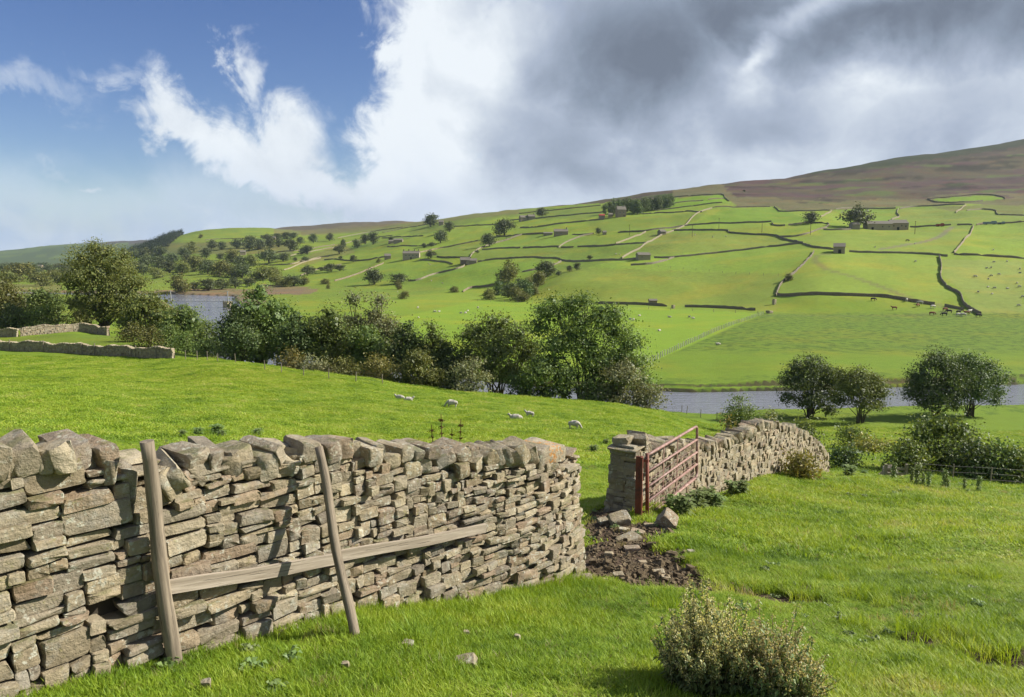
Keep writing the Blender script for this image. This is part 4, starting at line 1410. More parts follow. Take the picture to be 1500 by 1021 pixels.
pr = empty('pole_barrier', tuple(hit(257, 972)), 'two leaning wooden poles joined by a pale board, propped against the near stone wall', 'barrier')
def local_log(name, a, b, r0, r1, mat):
    a = Vector(a); b = Vector(b)
    mb = MB(); L = (b - a).length
    log(mb, (0, 0, 0), (0, 0, L), r0, r1)
    o = mb.build(name, mat, pr, smooth=True)
    for e in o.data.polygons:
        if len(e.vertices) == 3: e.use_smooth = False
    o.rotation_mode = 'QUATERNION'; o.rotation_quaternion = (b - a).to_track_quat('Z', 'Y')
    o.location = a - Vector(pr.location)
    return o


b1 = hit(257, 974); b1[2] -= .12
t1 = on_wall(213.5, 646, .05)
local_log('post', b1, t1, .050, .041, M['post'])
b2 = hit(523, 938); b2[2] -= .1
t2 = on_wall(466, 655, .05)
local_log('post', b2, t2, .037, .031, M['post'])


def board(u0, v0, u1, v1, out0, out1, hgt, th=.028):
    a = Vector(on_wall(u0, v0, out0)); b = Vector(on_wall(u1, v1, out1))
    d = (b - a); L = d.length; x = d.normalized(); up = Vector((0, 0, 1)); y = up.cross(x).normalized(); z = x.cross(y)
    mb = MB(); n = 12
    V = []; Q = []
    for i in range(n + 1):
        f = i / n; s = 0.006 * math.sin(f * 7 + u0)
        hh = hgt / 2 * (1 + .03 * math.sin(f * 13))
        for (yy, zz) in ((-th / 2, -hh + s), (th / 2, -hh + s), (th / 2, hh + s), (-th / 2, hh + s)):
            V.append((zz, yy, f * L))
        if i:
            p, q = 4 * (i - 1), 4 * i
            Q += [(p + k, p + (k + 1) % 4, q + (k + 1) % 4, q + k) for k in range(4)]
    Q += [(3, 2, 1, 0), (4 * n, 4 * n + 1, 4 * n + 2, 4 * n + 3)]
    mb.add(V, Q)
    o = mb.build('rail', M['rail'], pr)
    o.rotation_mode = 'QUATERNION'
    m = Matrix((-z, y, x)).transposed()
    o.rotation_quaternion = m.to_quaternion(); o.location = a - Vector(pr.location)
    return o


board(243, 862, 500, 818, .12, .09, .088)
board(494, 816, 711, 774, .11, .07, .082)

# ------------------------------------------------------------------ field gate folded open
gh_b = hit(948, 762); Yh = 12.45
gb = at_depth(948, 760, Yh); gt = at_depth(948, 667, Yh)
fb = at_depth(1021, 700, 15.4); ft = at_depth(1021, 624, 15.4)
gate = empty('field_gate', (gb[0], gb[1], gb[2] - .05), 'rusty five bar tubular metal gate standing open against the farther stone wall', 'gate')
GO = np.array(gate.location)
def gp(fx, fz):
    """point in the gate's own plane: fx from hinge to free end, fz from bottom to top"""
    return (gb * (1 - fz) + gt * fz) * (1 - fx) + (fb * (1 - fz) + ft * fz) * fx
rows = [0.02, 0.27, 0.50, 0.74, 1.0]
for k, fz in enumerate(rows):
    mb = MB()
    if k == 4:
        # the top tube bends down at the free end and becomes the end stile, then runs back as the bottom rail
        pts = [gp(f, 1.0) for f in np.linspace(0.0, .955, 8)] + [gp(.985, .99), gp(1.0, .955)] + [gp(1.0, f) for f in (.75, .5, .25, .10)] + [gp(.988, .045), gp(.95, .02)]
        mb.tube(pts, .028, 8); mb.build('top_rail', M['rust'], gate, smooth=True, origin=GO)
    else:
        mb.tube([gp(0.0, fz), gp(1.0 if k else .955, fz)], .023 if k else .026, 8)
        mb.build('bar', M['rust'], gate, smooth=True, origin=GO)
for fx, r in ((0.0, .032),):
    mb = MB(); mb.tube([gp(fx, -.04), gp(fx, 1.03)], r, 8); mb.build('hinge_stile', M['rust_post'], gate, smooth=True, origin=GO)
for fx in (.28, .55):
    mb = MB(); mb.box((gp(fx, .5)), (.035, .008, 1.12), rz=math.atan2(*(fb - gb)[1::-1])); mb.build('brace', M['rust'], gate, origin=GO)
for fz in (.10, .92):
    mb = MB(); c = gp(0, fz); mb.box(c + np.array([-.035, -.01, 0]), (.10, .04, .05)); mb.build('hinge', M['rust_post'], gate, origin=GO)
mb = MB()
for i in range(34):
    f = .03 + i * .028
    if f > .93: break
    mb.tube([gp(f, .03), gp(f, .68)], .0038, 3, cap=False)
for i in range(7):
    fz = .06 + i * .09
    mb.tube([gp(.02, fz), gp(.96, fz)], .0038, 3, cap=False)
mb.build('wire_netting', M['rust'], gate, origin=GO)
# its hanging post stands on its own
pb = at_depth(939.5, 762, 12.33); pt = at_depth(939.5, 669, 12.33)
gpost = MB(); c = (pb + pt) / 2
gpost.box((c[0], c[1], c[2] - .12), (.035, .11, pt[2] - pb[2] + .24), rz=-.25)
gpost.box((c[0] - .045, c[1] + .035, c[2] - .12), (.10, .03, pt[2] - pb[2] + .24), rz=-.25)
o = gpost.build('gate_post', M['rust_post'], None, origin=np.array([c[0], c[1], pb[2]]))
tag(o, 'red rusted steel gate post at the square end of the farther wall', 'gate post')


# ------------------------------------------------------------------ post and wire fences
def fence(label, pts, spacing=2.2, h=1.15, world=False, rail=False, seed=0, mat='post_far', r=.055, rails=3):
    P = [np.asarray(p if world else hit(*p)[:2], float)[:2] for p in pts]
    path = Path(P, .5); c = path.at(0)
    root = empty('fence', (c[0], c[1], float(ground(*c))), label, 'fence')
    O = np.array(root.location); rg = random.Random(seed); n = max(2, int(path.L / spacing)); tops = []
    me = None
    for i in range(n + 1):
        p = path.at(path.L * i / n); g = float(ground(*p))
        if me is None:
            mb = MB(); mb.tube([(0, 0, -.3), (0, 0, 1)], [r, r * .9], 6); me = mb.mesh('post', M[mat])
        o = link('post', me, root, loc=tuple(np.array([p[0], p[1], g]) - O), rot=(rg.gauss(0, .05), rg.gauss(0, .05), rg.uniform(0, 6)), scale=(1, 1, h * rg.uniform(.9, 1.1)))
        tops.append(np.array([p[0], p[1], g]))
    mb = MB()
    for k in range(rails):
        z = h * (.25 + .68 * k / max(1, rails - 1))
        if rail: 
            for a, b in zip(tops[:-1], tops[1:]): mb.tube([a + (0, 0, z), b + (0, 0, z)], .045, 4)
        else: mb.tube([t + (0, 0, z) for t in tops], .003, 3, cap=False)
    mb.build('rail' if rail else 'wire', M[mat] if rail else M['wire'], root, origin=O)
    return root


fence('post and wire fence from the low left wall to the trees', [(254, 525), (290, 527), (322, 530), (345, 531)], 1.9, 1.1, seed=1)
fence('post and wire fence along the pasture edge below the middle trees', [(388, 541), (420, 547), (450, 551), (490, 556), (560, 562)], 2.4, 1.1, seed=2)
fence('two-post wire fence where the pasture meets the river', [(985, 602), (1005, 606), (1028, 612), (1050, 616)], 3.0, 1.2, seed=3)
fence('wire fence in front of the dark bushes at the right edge', [at_depth(u, v, 41)[:2] for u, v in ((1340, 700), (1372, 704), (1420, 710), (1475, 720), (1560, 726))], 1.9, 1.0, seed=4, world=True, r=.035)
fence('pale post fence running diagonally up the riverside meadow', [(940, 537), (1000, 508), (1055, 483), (1100, 467), (1118, 461)], 2.2, 1.3, seed=5, r=.12, rails=5, mat='pale_post')
fence('thin fence along the lane above the olive slope', [(930, 387), (1000, 394), (1060, 400), (1140, 404)], 9, 1.2, seed=6, r=.09)
fence('distant field fence below the lower meadow wall', [(700, 441), (790, 446), (860, 451), (1000, 455), (1110, 460)], 9, 1.2, seed=7, r=.09)
# stile
c = at_depth(1312, 688, 37.0); g = float(ground(c[0], c[1]))
st = empty('wooden_stile', (c[0], c[1], g), 'small wooden stile beside the heap of stones at the brow of the slope', 'stile')
for dx in (-.5, .55):
    mb = MB(); mb.box((dx, 0, .45), (.12, .12, 1.3)); mb.build('post', M['post_far'], st)
for z in (.35, .6, .85):
    mb = MB(); mb.box((0, .0, z), (1.0, .05, .11)); mb.build('rail', M['post_far'], st)
mb = MB(); mb.box((0, -.25, .3), (.3, .8, .06)); mb.build('step', M['post_far'], st)

# ------------------------------------------------------------------ trees
def crown_np(rg, H, W, leaf, count, low=0.15, nl=10, shape='round', depthw=None, lobes=None, sprawl=1.0):
    """leaf faces gathered in sprays over the outside of many uneven boughs; returns verts, quads, tint, bough centres"""
    D = depthw or W
    zc = (low + 1) / 2 * H; zr = (1 - low) / 2 * H
    C = []
    if lobes is None:
        for i in range(nl):
            for _ in range(30):
                p = np.array([rg.uniform(-1, 1), rg.uniform(-1, 1), rg.uniform(-1, 1)])
                if np.linalg.norm(p) > 1: continue
                if shape == 'cone' and np.hypot(p[0], p[1]) > (1 - p[2]) * .55 + .1: continue
                break
            f = 0.62 if W < 1.25 * H else 0.80
            C.append((p[0] * f * W / 2, p[1] * f * D / 2, zc + p[2] * zr * .68, rg.uniform(.40, .62) * min(W, 2 * zr * 1.15) * .5 * (1.0 if shape != 'cone' else .8)))
        # make sure of the full height and width
        C.append((rg.uniform(-.1, .1) * W, 0, H - .2 * W, .22 * W)); C.append((-W * .33, 0, zc - .3 * zr, .19 * W)); C.append((W * .33, 0, zc - .25 * zr, .19 * W)); C.append((0, -D * .2, low * H + .3 * zr, .30 * min(W, H)))
        if low < .09:
            for k in (-.3, 0, .3): C.append((k * W, -D * .12, .16 * H, .22 * W))
    else:
        C = [(a * W, b * D, c * H, r * W) for a, b, c, r in lobes]
    C = np.array(C)
    wts = C[:, 3] ** 2; wts = wts / wts.sum()
    nc = max(8, count // 16)
    npr = np.random.RandomState(rg.randrange(1 << 30))
    li = npr.choice(len(C), nc, p=wts)
    d = npr.normal(size=(nc, 3)); d /= np.linalg.norm(d, axis=1)[:, None]
    d[:, 2] = np.where(d[:, 2] < -.3, d[:, 2] * npr.uniform(-.6, 1, nc), d[:, 2])
    rr = C[li, 3] * npr.uniform(.45, 1.08, nc) ** .8
    cc = C[li, :3] + d * rr[:, None] * np.array([1, 1, .85])
    ctint = np.clip(npr.uniform(0.15, .85, nc) + npr.normal(0, .1, nc), 0, 1)
    k = 16; n = nc * k
    sig = leaf * 1.9 * sprawl
    P = np.repeat(cc, k, 0) + npr.normal(size=(n, 3)) * sig * np.array([1, 1, .6])
    P[:, 2] = np.maximum(P[:, 2], leaf * .5)
    N = np.repeat(d, k, 0) * .55 + npr.normal(size=(n, 3)) * .6 + np.array([0, 0, .35]); N /= np.linalg.norm(N, axis=1)[:, None]
    t = npr.normal(size=(n, 3)); t -= (t * N).sum(1)[:, None] * N; t /= np.linalg.norm(t, axis=1)[:, None]
    b = np.cross(N, t)
    L = leaf * npr.uniform(.6, 1.25, n)[:, None]; Wd = L * .62
    V = np.stack([P - t * L * .5, P + b * Wd * .5 + N * L * .08, P + t * L * .5, P - b * Wd * .5 + N * L * .08], 1).reshape(-1, 3)
    n0 = n
    # larger leaf masses inside each bough keep the crown closed
    m = int(90 if count > 3000 else 14) * len(C)
    lj = npr.randint(0, len(C), m); dj = npr.normal(size=(m, 3)); dj /= np.linalg.norm(dj, axis=1)[:, None]
    Pj = C[lj, :3] + dj * (C[lj, 3] * npr.uniform(.0, .72, m))[:, None]
    Nj = dj + npr.normal(size=(m, 3)) * .5; Nj /= np.linalg.norm(Nj, axis=1)[:, None]
    tj = npr.normal(size=(m, 3)); tj -= (tj * Nj).sum(1)[:, None] * Nj; tj /= np.linalg.norm(tj, axis=1)[:, None]
    bj = np.cross(Nj, tj); Lj = (C[lj, 3] * npr.uniform(.22, .40, m))[:, None]
    Pj[:, 2] = np.maximum(Pj[:, 2], Lj[:, 0] * .4)
    V = np.vstack([V, np.stack([Pj - tj * Lj * .5, Pj + bj * Lj * .4, Pj + tj * Lj * .5, Pj - bj * Lj * .4], 1).reshape(-1, 3)])
    Q = np.arange(4 * (n + m)).reshape(-1, 4)
    tint = np.zeros((n, 3)); tint[:, 0] = np.clip(np.repeat(ctint, k) + npr.normal(0, .16, n), 0, 1); tint[:, 1] = npr.random_sample(n) ** 3
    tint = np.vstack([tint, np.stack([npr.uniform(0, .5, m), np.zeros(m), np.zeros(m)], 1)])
    return V, Q, np.repeat(tint, 4, 0), C


def trunk_mb(rg, H, W, C, stems=1, low=.15, thick=.019, spread=.5):
    mb = MB()
    starts = []
    for s in range(stems):
        an = 2 * math.pi * s / max(1, stems) + rg.random()
        b = np.array([math.cos(an), math.sin(an), 0]) * (0.05 * W * (stems > 1)); b[2] = -.4
        starts.append(b)
    order = sorted(range(len(C)), key=lambda i: C[i][2])
    for i in order:
        c = C[i]; b = starts[i % len(starts)]
        fork = np.array([b[0] + (c[0] - b[0]) * .18, b[1] + (c[1] - b[1]) * .18, max(low * H * .7, c[2] * .35)])
        mid = fork * .45 + np.array(c[:3]) * .55 + np.array([rg.gauss(0, .02), rg.gauss(0, .02), .03]) * W
        r = thick * H / math.sqrt(len(starts))
        mb.tube([b, b * .3 + fork * .7 + np.array([0, 0, -.1]), fork, mid, c[:3] + np.array([0, 0, c[3] * .5])], [r * 1.15, r * .8, r * .62, r * .34, r * .08], 6, cap=False)
        # twiggy limbs
        for k in range(3):
            d = np.array([rg.gauss(0, 1), rg.gauss(0, 1), rg.gauss(.3, .6)]); d /= np.linalg.norm(d)
            mb.tube([mid, np.array(c[:3]) + d * c[3] * .5, np.array(c[:3]) + d * c[3] * .95], [r * .3, r * .16, r * .04], 4, cap=False)
    return mb


def tree(name, cat, label, u, vtop, wpx, Y, leafmat, leaf=.22, dens=1.0, stems=1, low=.15, nl=10, group=None, seed=None, shape='round', lobes=None, sink=0.0, dfac=.85, sprawl=1.0, uoff=0, parts=('trunk', 'crown')):
    rg = random.Random(seed if seed is not None else int(u * 7 + vtop))
    d = pix_dir(u, 560 if Y > 90 else 640); d = d / d[1]
    x, y = d[0] * Y, Y
    g = float(ground(x, y)) - sink
    H = CAMZ + qv(vtop) * Y - g
    W = wpx / FPX * Y
    root = empty(name, (x, y, g), label, cat, group)
    leaf *= 1.35
    area = W * H * 3.2
    n = int(min(26000, max(1200, dens * area / (leaf * leaf * .62) * 1.25)))
    V, Q, T, C = crown_np(rg, H, W, leaf, n, low, nl, shape, W * dfac, lobes, sprawl)
    me = mesh_np('crown', V, [Q], M[leafmat], {'tint': ('COL', T)})
    link(parts[1], me, root)
    t = trunk_mb(rg, H, W, C, stems, low)
    o = t.build(parts[0], M['bark'], root, smooth=True)
    return root


G1 = 'trees along the foot of the pasture'
# left clump behind the low wall
BIG = [(-.20, 0, .80, .20), (0, .05, .86, .19), (-.05, -.1, .62, .26), (.16, 0, .74, .20), (.30, 0, .58, .20), (-.30, 0, .58, .17), (.10, -.1, .42, .27), (.36, 0, .38, .20), (-.26, 0, .33, .22), (.0, 0, .24, .26), (.28, 0, .22, .22), (-.1, .1, .93, .12), (.22, .1, .87, .11), (.43, 0, .55, .10)]
tree('ash_tree', 'tree', 'tallest olive green tree of the left group, rising over the valley horizon', 158, 356, 128, 142, 'leaf_olive', .25, 1.35, lobes=BIG, low=.05, seed=4)
tree('oak_tree', 'tree', 'olive tree at the left frame edge, left of the tallest tree', 18, 405, 90, 150, 'leaf_olive', .26, 1.0, low=.05, group=G1)
tree('oak_tree', 'tree', 'dark round tree between the left frame edge and the tallest tree', 72, 418, 62, 148, 'leaf_mid', .26, 1.0, low=.05, group=G1)
tree('hawthorn_bush', 'bush', 'dark bush behind the upper left wall, nearest the frame edge', 28, 440, 62, 140, 'leaf_dark', .24, .9, low=.0, group=G1)
tree('hawthorn_bush', 'bush', 'second dark bush behind the upper left wall', 75, 446, 58, 139, 'leaf_mid', .24, .9, low=.0, group=G1)
tree('hawthorn_bush', 'bush', 'low bush at the foot of the tallest tree, behind the end of the upper wall', 118, 452, 48, 138, 'leaf_olive', .24, .9, low=.0, group=G1)
tree('ash_tree', 'tree', 'broad tree sloping down on the right of the tallest tree', 222, 425, 92, 135, 'leaf_olive', .25, 1.1, low=.03, nl=13)
tree('ash_tree', 'tree', 'tree beside the gap to the river, last of the left group', 272, 446, 84, 128, 'leaf_mid', .25, 1.1, low=.03, nl=12)
tree('ash_tree', 'tree', 'lower tree leaning over the river gap, left of the water', 303, 468, 58, 118, 'leaf_mid', .24, 1.0, low=.03)
for u, vt, w, Y, l in ((197, 468, 40, 112, 'first small hawthorn on the grassy bank, from the tallest tree'), (223, 476, 38, 108, 'second small hawthorn on the grassy bank'), (252, 472, 40, 110, 'third hawthorn on the grassy bank, darker and fuller'),
                       (305, 495, 32, 99, 'round greyish shrub by the post and wire fence'), (277, 484, 36, 106, 'fourth hawthorn on the bank, just left of the greyish shrub')):
    tree('hawthorn_bush', 'bush', l, u, vt, w, Y, 'leaf_olive' if u < 230 else 'leaf_mid', .20, .9, low=.02, nl=7, group='hawthorns on the grassy bank')
# middle line
MID = [(349, 438, 64, 102, 'leaf_dark', 'dark tree standing right of the river gap'), (384, 408, 104, 104, 'leaf_mid', 'tall round tree right of the river gap, its top against the gravel bank'),
       (352, 470, 56, 98, 'leaf_dark', 'dark low tree at the field corner under the river gap'), (436, 452, 66, 100, 'leaf_dark', 'dark tree right of the tall round tree'), (484, 442, 84, 101, 'leaf_mid', 'broad mid green tree between the tall round tree and the pale willow'),
       (522, 424, 70, 106, 'leaf_willow', 'pale loose willow rising above the tree line'), (562, 428, 60, 106, 'leaf_willow', 'second pale willow with an open drooping top'), (540, 470, 80, 100, 'leaf_mid', 'rounded tree under the two pale willows'),
       (597, 466, 58, 99, 'leaf_dark', 'dark tree right of the pale willows'), (636, 467, 58, 99, 'leaf_mid', 'tree with an olive top beside a bare stem'), (660, 500, 56, 97, 'leaf_dark', 'shadowed tree behind the pale sallow bush')]
for u, vt, w, Y, m, l in MID:
    tree('valley_tree', 'tree', l, u, vt, w * 1.06, Y, m, .22, 1.15, low=.05, nl=17, group=G1, stems=2, sprawl=1.25 if 'willow' in m else 1.0, dfac=.6)
SYC = [(0, 0, .82, .22), (-.24, 0, .72, .20), (.24, 0, .72, .20), (-.34, 0, .50, .18), (.34, 0, .50, .18), (0, -.2, .58, .27), (-.12, -.15, .36, .24), (.18, -.15, .34, .22), (-.42, 0, .42, .10), (.42, 0, .60, .10)]
tree('sycamore_tree', 'tree', 'domed dark sycamore in the middle of the tree line', 727, 455, 128, 98, 'leaf_mid', .24, 1.35, lobes=SYC, low=.1, stems=2, seed=9)
OPEN = [(-.28, 0, .86, .15), (-.12, 0, .90, .13), (-.36, 0, .70, .12), (-.05, 0, .74, .16), (.10, 0, .80, .14), (.22, 0, .66, .15), (.34, 0, .55, .14), (-.24, -.1, .52, .15), (.02, -.1, .52, .18), (.26, 0, .40, .17), (.40, 0, .36, .13), (-.34, 0, .38, .10), (.12, 0, .30, .18), (.44, 0, .20, .12), (-.02, 0, .95, .08), (-.22, -.1, .30, .16), (-.12, 0, .64, .15), (.06, -.1, .40, .16), (.2, 0, .82, .11)]
tree('ash_tree', 'tree', 'tallest open crowned tree of the tree line with its limbs showing, left of the river', 858, 432, 190, 94, 'leaf_mid', .22, 1.15, lobes=OPEN, low=.1, stems=3, seed=12)
for u, vt, w, Y, m, l in ((800, 522, 92, 91, 'leaf_mid', 'wide bush under the open crowned tree, on its left'), (905, 528, 112, 91, 'leaf_willow', 'grey green willow bush under the open crowned tree, on its right'), (945, 562, 52, 89, 'leaf_willow', 'last low bush of the tree line, beside the river'),
                          (762, 540, 46, 91, 'leaf_dark', 'dark low bush at the foot of the domed sycamore'), (868, 555, 50, 90, 'leaf_mid', 'low mid green bush against the trunks of the open crowned tree')):
    tree('willow_bush', 'bush', l, u, vt, w, Y, m, .20, 1.1, low=.0, nl=9, group=G1, dfac=.6)
for u, vt, w, Y, m, l in ((424, 506, 44, 92, 'leaf_yellow', 'yellow green shrub behind the left part of the pasture fence'), (455, 516, 52, 92, 'leaf_willow', 'grey green shrub behind the pasture fence'), (500, 522, 58, 91, 'leaf_olive', 'reddish green shrub behind the pasture fence'),
                          (556, 520, 64, 92, 'leaf_yellow', 'bright rounded shrub in front of the tree line'), (618, 510, 76, 92, 'leaf_olive', 'large shadowy shrub in front of the dark tree'), (690, 518, 60, 87, 'leaf_willow', 'pale feathery sallow bush leaning right at the pasture edge'),
                          (475, 528, 40, 90, 'leaf_willow', 'tall pale weeds like shrub at the bend of the fence')):
    tree('sallow_bush', 'bush', l, u, vt, w, Y, m, .18, 1.0, low=.0, nl=8, group=G1, dfac=.6)
# river bank trees, right
LO = [(-.30, 0, .62, .24), (.30, 0, .60, .24), (0, 0, .80, .24), (-.12, -.1, .55, .28), (.16, .1, .52, .26), (-.36, 0, .36, .18), (.36, 0, .34, .18), (.02, -.2, .34, .26), (-.22, 0, .82, .15), (.22, 0, .78, .15), (-.18, -.1, .24, .16), (.22, -.1, .22, .15)]
def vary(L, seed):
    r3 = random.Random(seed)
    return [(a + r3.gauss(0, .035), b + r3.gauss(0, .03), c + r3.gauss(0, .035), r * r3.uniform(.8, 1.12)) for a, b, c, r in L] + [(r3.uniform(-.4, .4), 0, r3.uniform(.4, .75), .09) for _ in range(4)]


LO2 = [(a * .95, b, c * .98, r * .92) for a, b, c, r in LO if c > .3]
tree('alder_tree', 'tree', 'dark alder on the near river bank, left of a smaller paler one', 1188, 522, 98, 105, 'leaf_dark', .19, 1.5, stems=2, low=.05, lobes=vary(LO, 1), seed=1)
tree('alder_tree', 'tree', 'smaller spreading alder with a short forked trunk, right of the dark alder', 1262, 531, 92, 100, 'leaf_mid', .18, 1.3, stems=3, low=.2, lobes=vary(LO2, 2), seed=2)
tree('alder_tree', 'tree', 'left half of the big alder clump at the river, on several thin trunks', 1374, 514, 96, 104, 'leaf_dark', .19, 1.5, stems=4, low=.1, lobes=vary([(-a, b, c, r) for a, b, c, r in LO], 3), seed=3)
tree('alder_tree', 'tree', 'right half of the big alder clump, overlapping its neighbour', 1424, 512, 100, 106, 'leaf_dark', .19, 1.5, stems=4, low=.1, lobes=vary(LO2 + [(.38, 0, .2, .14)], 6), seed=6)
GB = 'bushes between the far wall and the river'
DOME = [(-.34, 0, .42, .18), (-.18, 0, .66, .19), (0, 0, .80, .18), (.18, 0, .70, .19), (.34, 0, .46, .18), (-.25, -.1, .2, .17), (0, -.15, .3, .22), (.25, -.1, .22, .18), (-.42, 0, .15, .10), (.42, 0, .16, .11), (.08, 0, .92, .08), (-.1, 0, .86, .09)]
tree('valley_bush', 'bush', 'large dark elder bush on the lower right slope', 1378, 610, 142, 47, 'leaf_mid', .15, 1.5, low=.0, group=GB, lobes=DOME, seed=41, dfac=.7)
tree('valley_bush', 'bush', 'dense bush behind the wire fence at the right edge', 1468, 648, 110, 44, 'leaf_dark', .15, 1.5, low=.0, group=GB, lobes=[(-a, b, c, r) for a, b, c, r in DOME], seed=42, dfac=.7)
for u, vt, w, Y, m, l, dn in ((1082, 574, 54, 84, 'leaf_mid', 'rounded bush in front of the river above the far wall', 1.1), (1128, 600, 30, 70, 'leaf_willow', 'small grey shrub behind the crest of the far wall', .9), (1178, 612, 60, 60, 'leaf_mid', 'bush half hidden behind the far wall below the dark alder', .9),
                          (1066, 608, 54, 24, 'leaf_yellow', 'yellowish weeds growing tall behind the dip of the far wall', .5), (1250, 622, 50, 62, 'leaf_mid', 'dark shrub at the foot of the bright slope', 1.0), (1278, 640, 58, 58, 'leaf_yellow', 'yellow olive shrub right of the dark shrub', 1.0),
                          (1330, 640, 60, 45, 'leaf_mid', 'low skirt of the large elder bush, on its left', 1.2), (1425, 640, 70, 44.5, 'leaf_dark', 'dark bush joining the large elder to the bushes by the fence', 1.3), (1512, 660, 80, 43, 'leaf_mid', 'bush cut by the right frame edge', 1.1),
                          (1176, 664, 44, 19.6, 'leaf_yellow', 'weedy shrub against the face of the far wall', .45), (1236, 655, 40, 47, 'leaf_dark', 'small bush at the end of the far wall', .9)):
    lf = .16 if Y > 40 else (.07 if Y < 26 else .12)
    tree('valley_bush', 'bush', l, u, vt, w, Y, m, lf, dn, low=.0, nl=9, group=GB)


# ------------------------------------------------------------------ trees on the far hillside, each standing where the photograph shows it
def far_variant(rg, shape, leafmat, H=10, W=10, low=.12):
    V, Q, T, C = crown_np(rg, H, W, .85, 1700 if shape != 'cone' else 900, low, 9, shape, sprawl=.55)
    t = trunk_mb(rg, H, W, C[:6], 1, low, .02)
    tv = np.concatenate(t.v); tq = np.concatenate(t.q)
    vv = np.vstack([V, tv]); F = [Q, tq + len(V)]
    tt = np.vstack([T, np.zeros((len(tv), 3))])
    mi = np.concatenate([np.zeros(len(Q), int), np.ones(len(tq), int)])
    me = mesh_np('hill_tree', vv, F, [M[leafmat], M['bark']], {'tint': ('COL', tt)}, midx=mi)
    return me


ORD = ['first', 'second', 'third', 'fourth', 'fifth', 'sixth', 'seventh', 'eighth', 'ninth', 'tenth', 'eleventh', 'twelfth', 'thirteenth', 'fourteenth', 'fifteenth', 'sixteenth', 'seventeenth', 'eighteenth', 'nineteenth', 'twentieth']


def ranked(rows):
    """each with its rank from the left"""
    rows = sorted(rows, key=lambda r: r[0])
    return [(ORD[i],) + tuple(r) for i, r in enumerate(rows)]


rg = random.Random(99)
FV = [far_variant(rg, 'round', 'leaf_far', low=.1) for _ in range(4)]
FVM = [far_variant(rg, 'round', 'leaf_olive', low=.05) for _ in range(3)]
FVD = [far_variant(rg, 'round', 'leaf_dark', low=.02) for _ in range(3)]
FVC = [far_variant(rg, 'cone', 'leaf_conifer', W=6, low=.05) for _ in range(3)]


def hill_tree(u, vb, w, h, label, group=None, set_=None, Y=None, cat='tree', name='hill_tree', rg=rg):
    if Y: a = at_depth(u, vb, Y); c = np.array([a[0], Y, float(ground(a[0], Y))])
    else: c = hit(u, vb, 140)
    me = rg.choice(set_ or FV)
    Wm = w / FPX * c[1] * 1.05; Hm = h / FPX * c[1] * 1.08
    bw = 10 if set_ is not FVC else 6
    o = link(name, me, loc=(c[0], c[1], c[2] - .02 * Hm), rot=(0, 0, rg.uniform(0, 6.28)), scale=(Wm / bw, Wm / bw, Hm / 10))
    tag(o, label, cat, group)
    return o


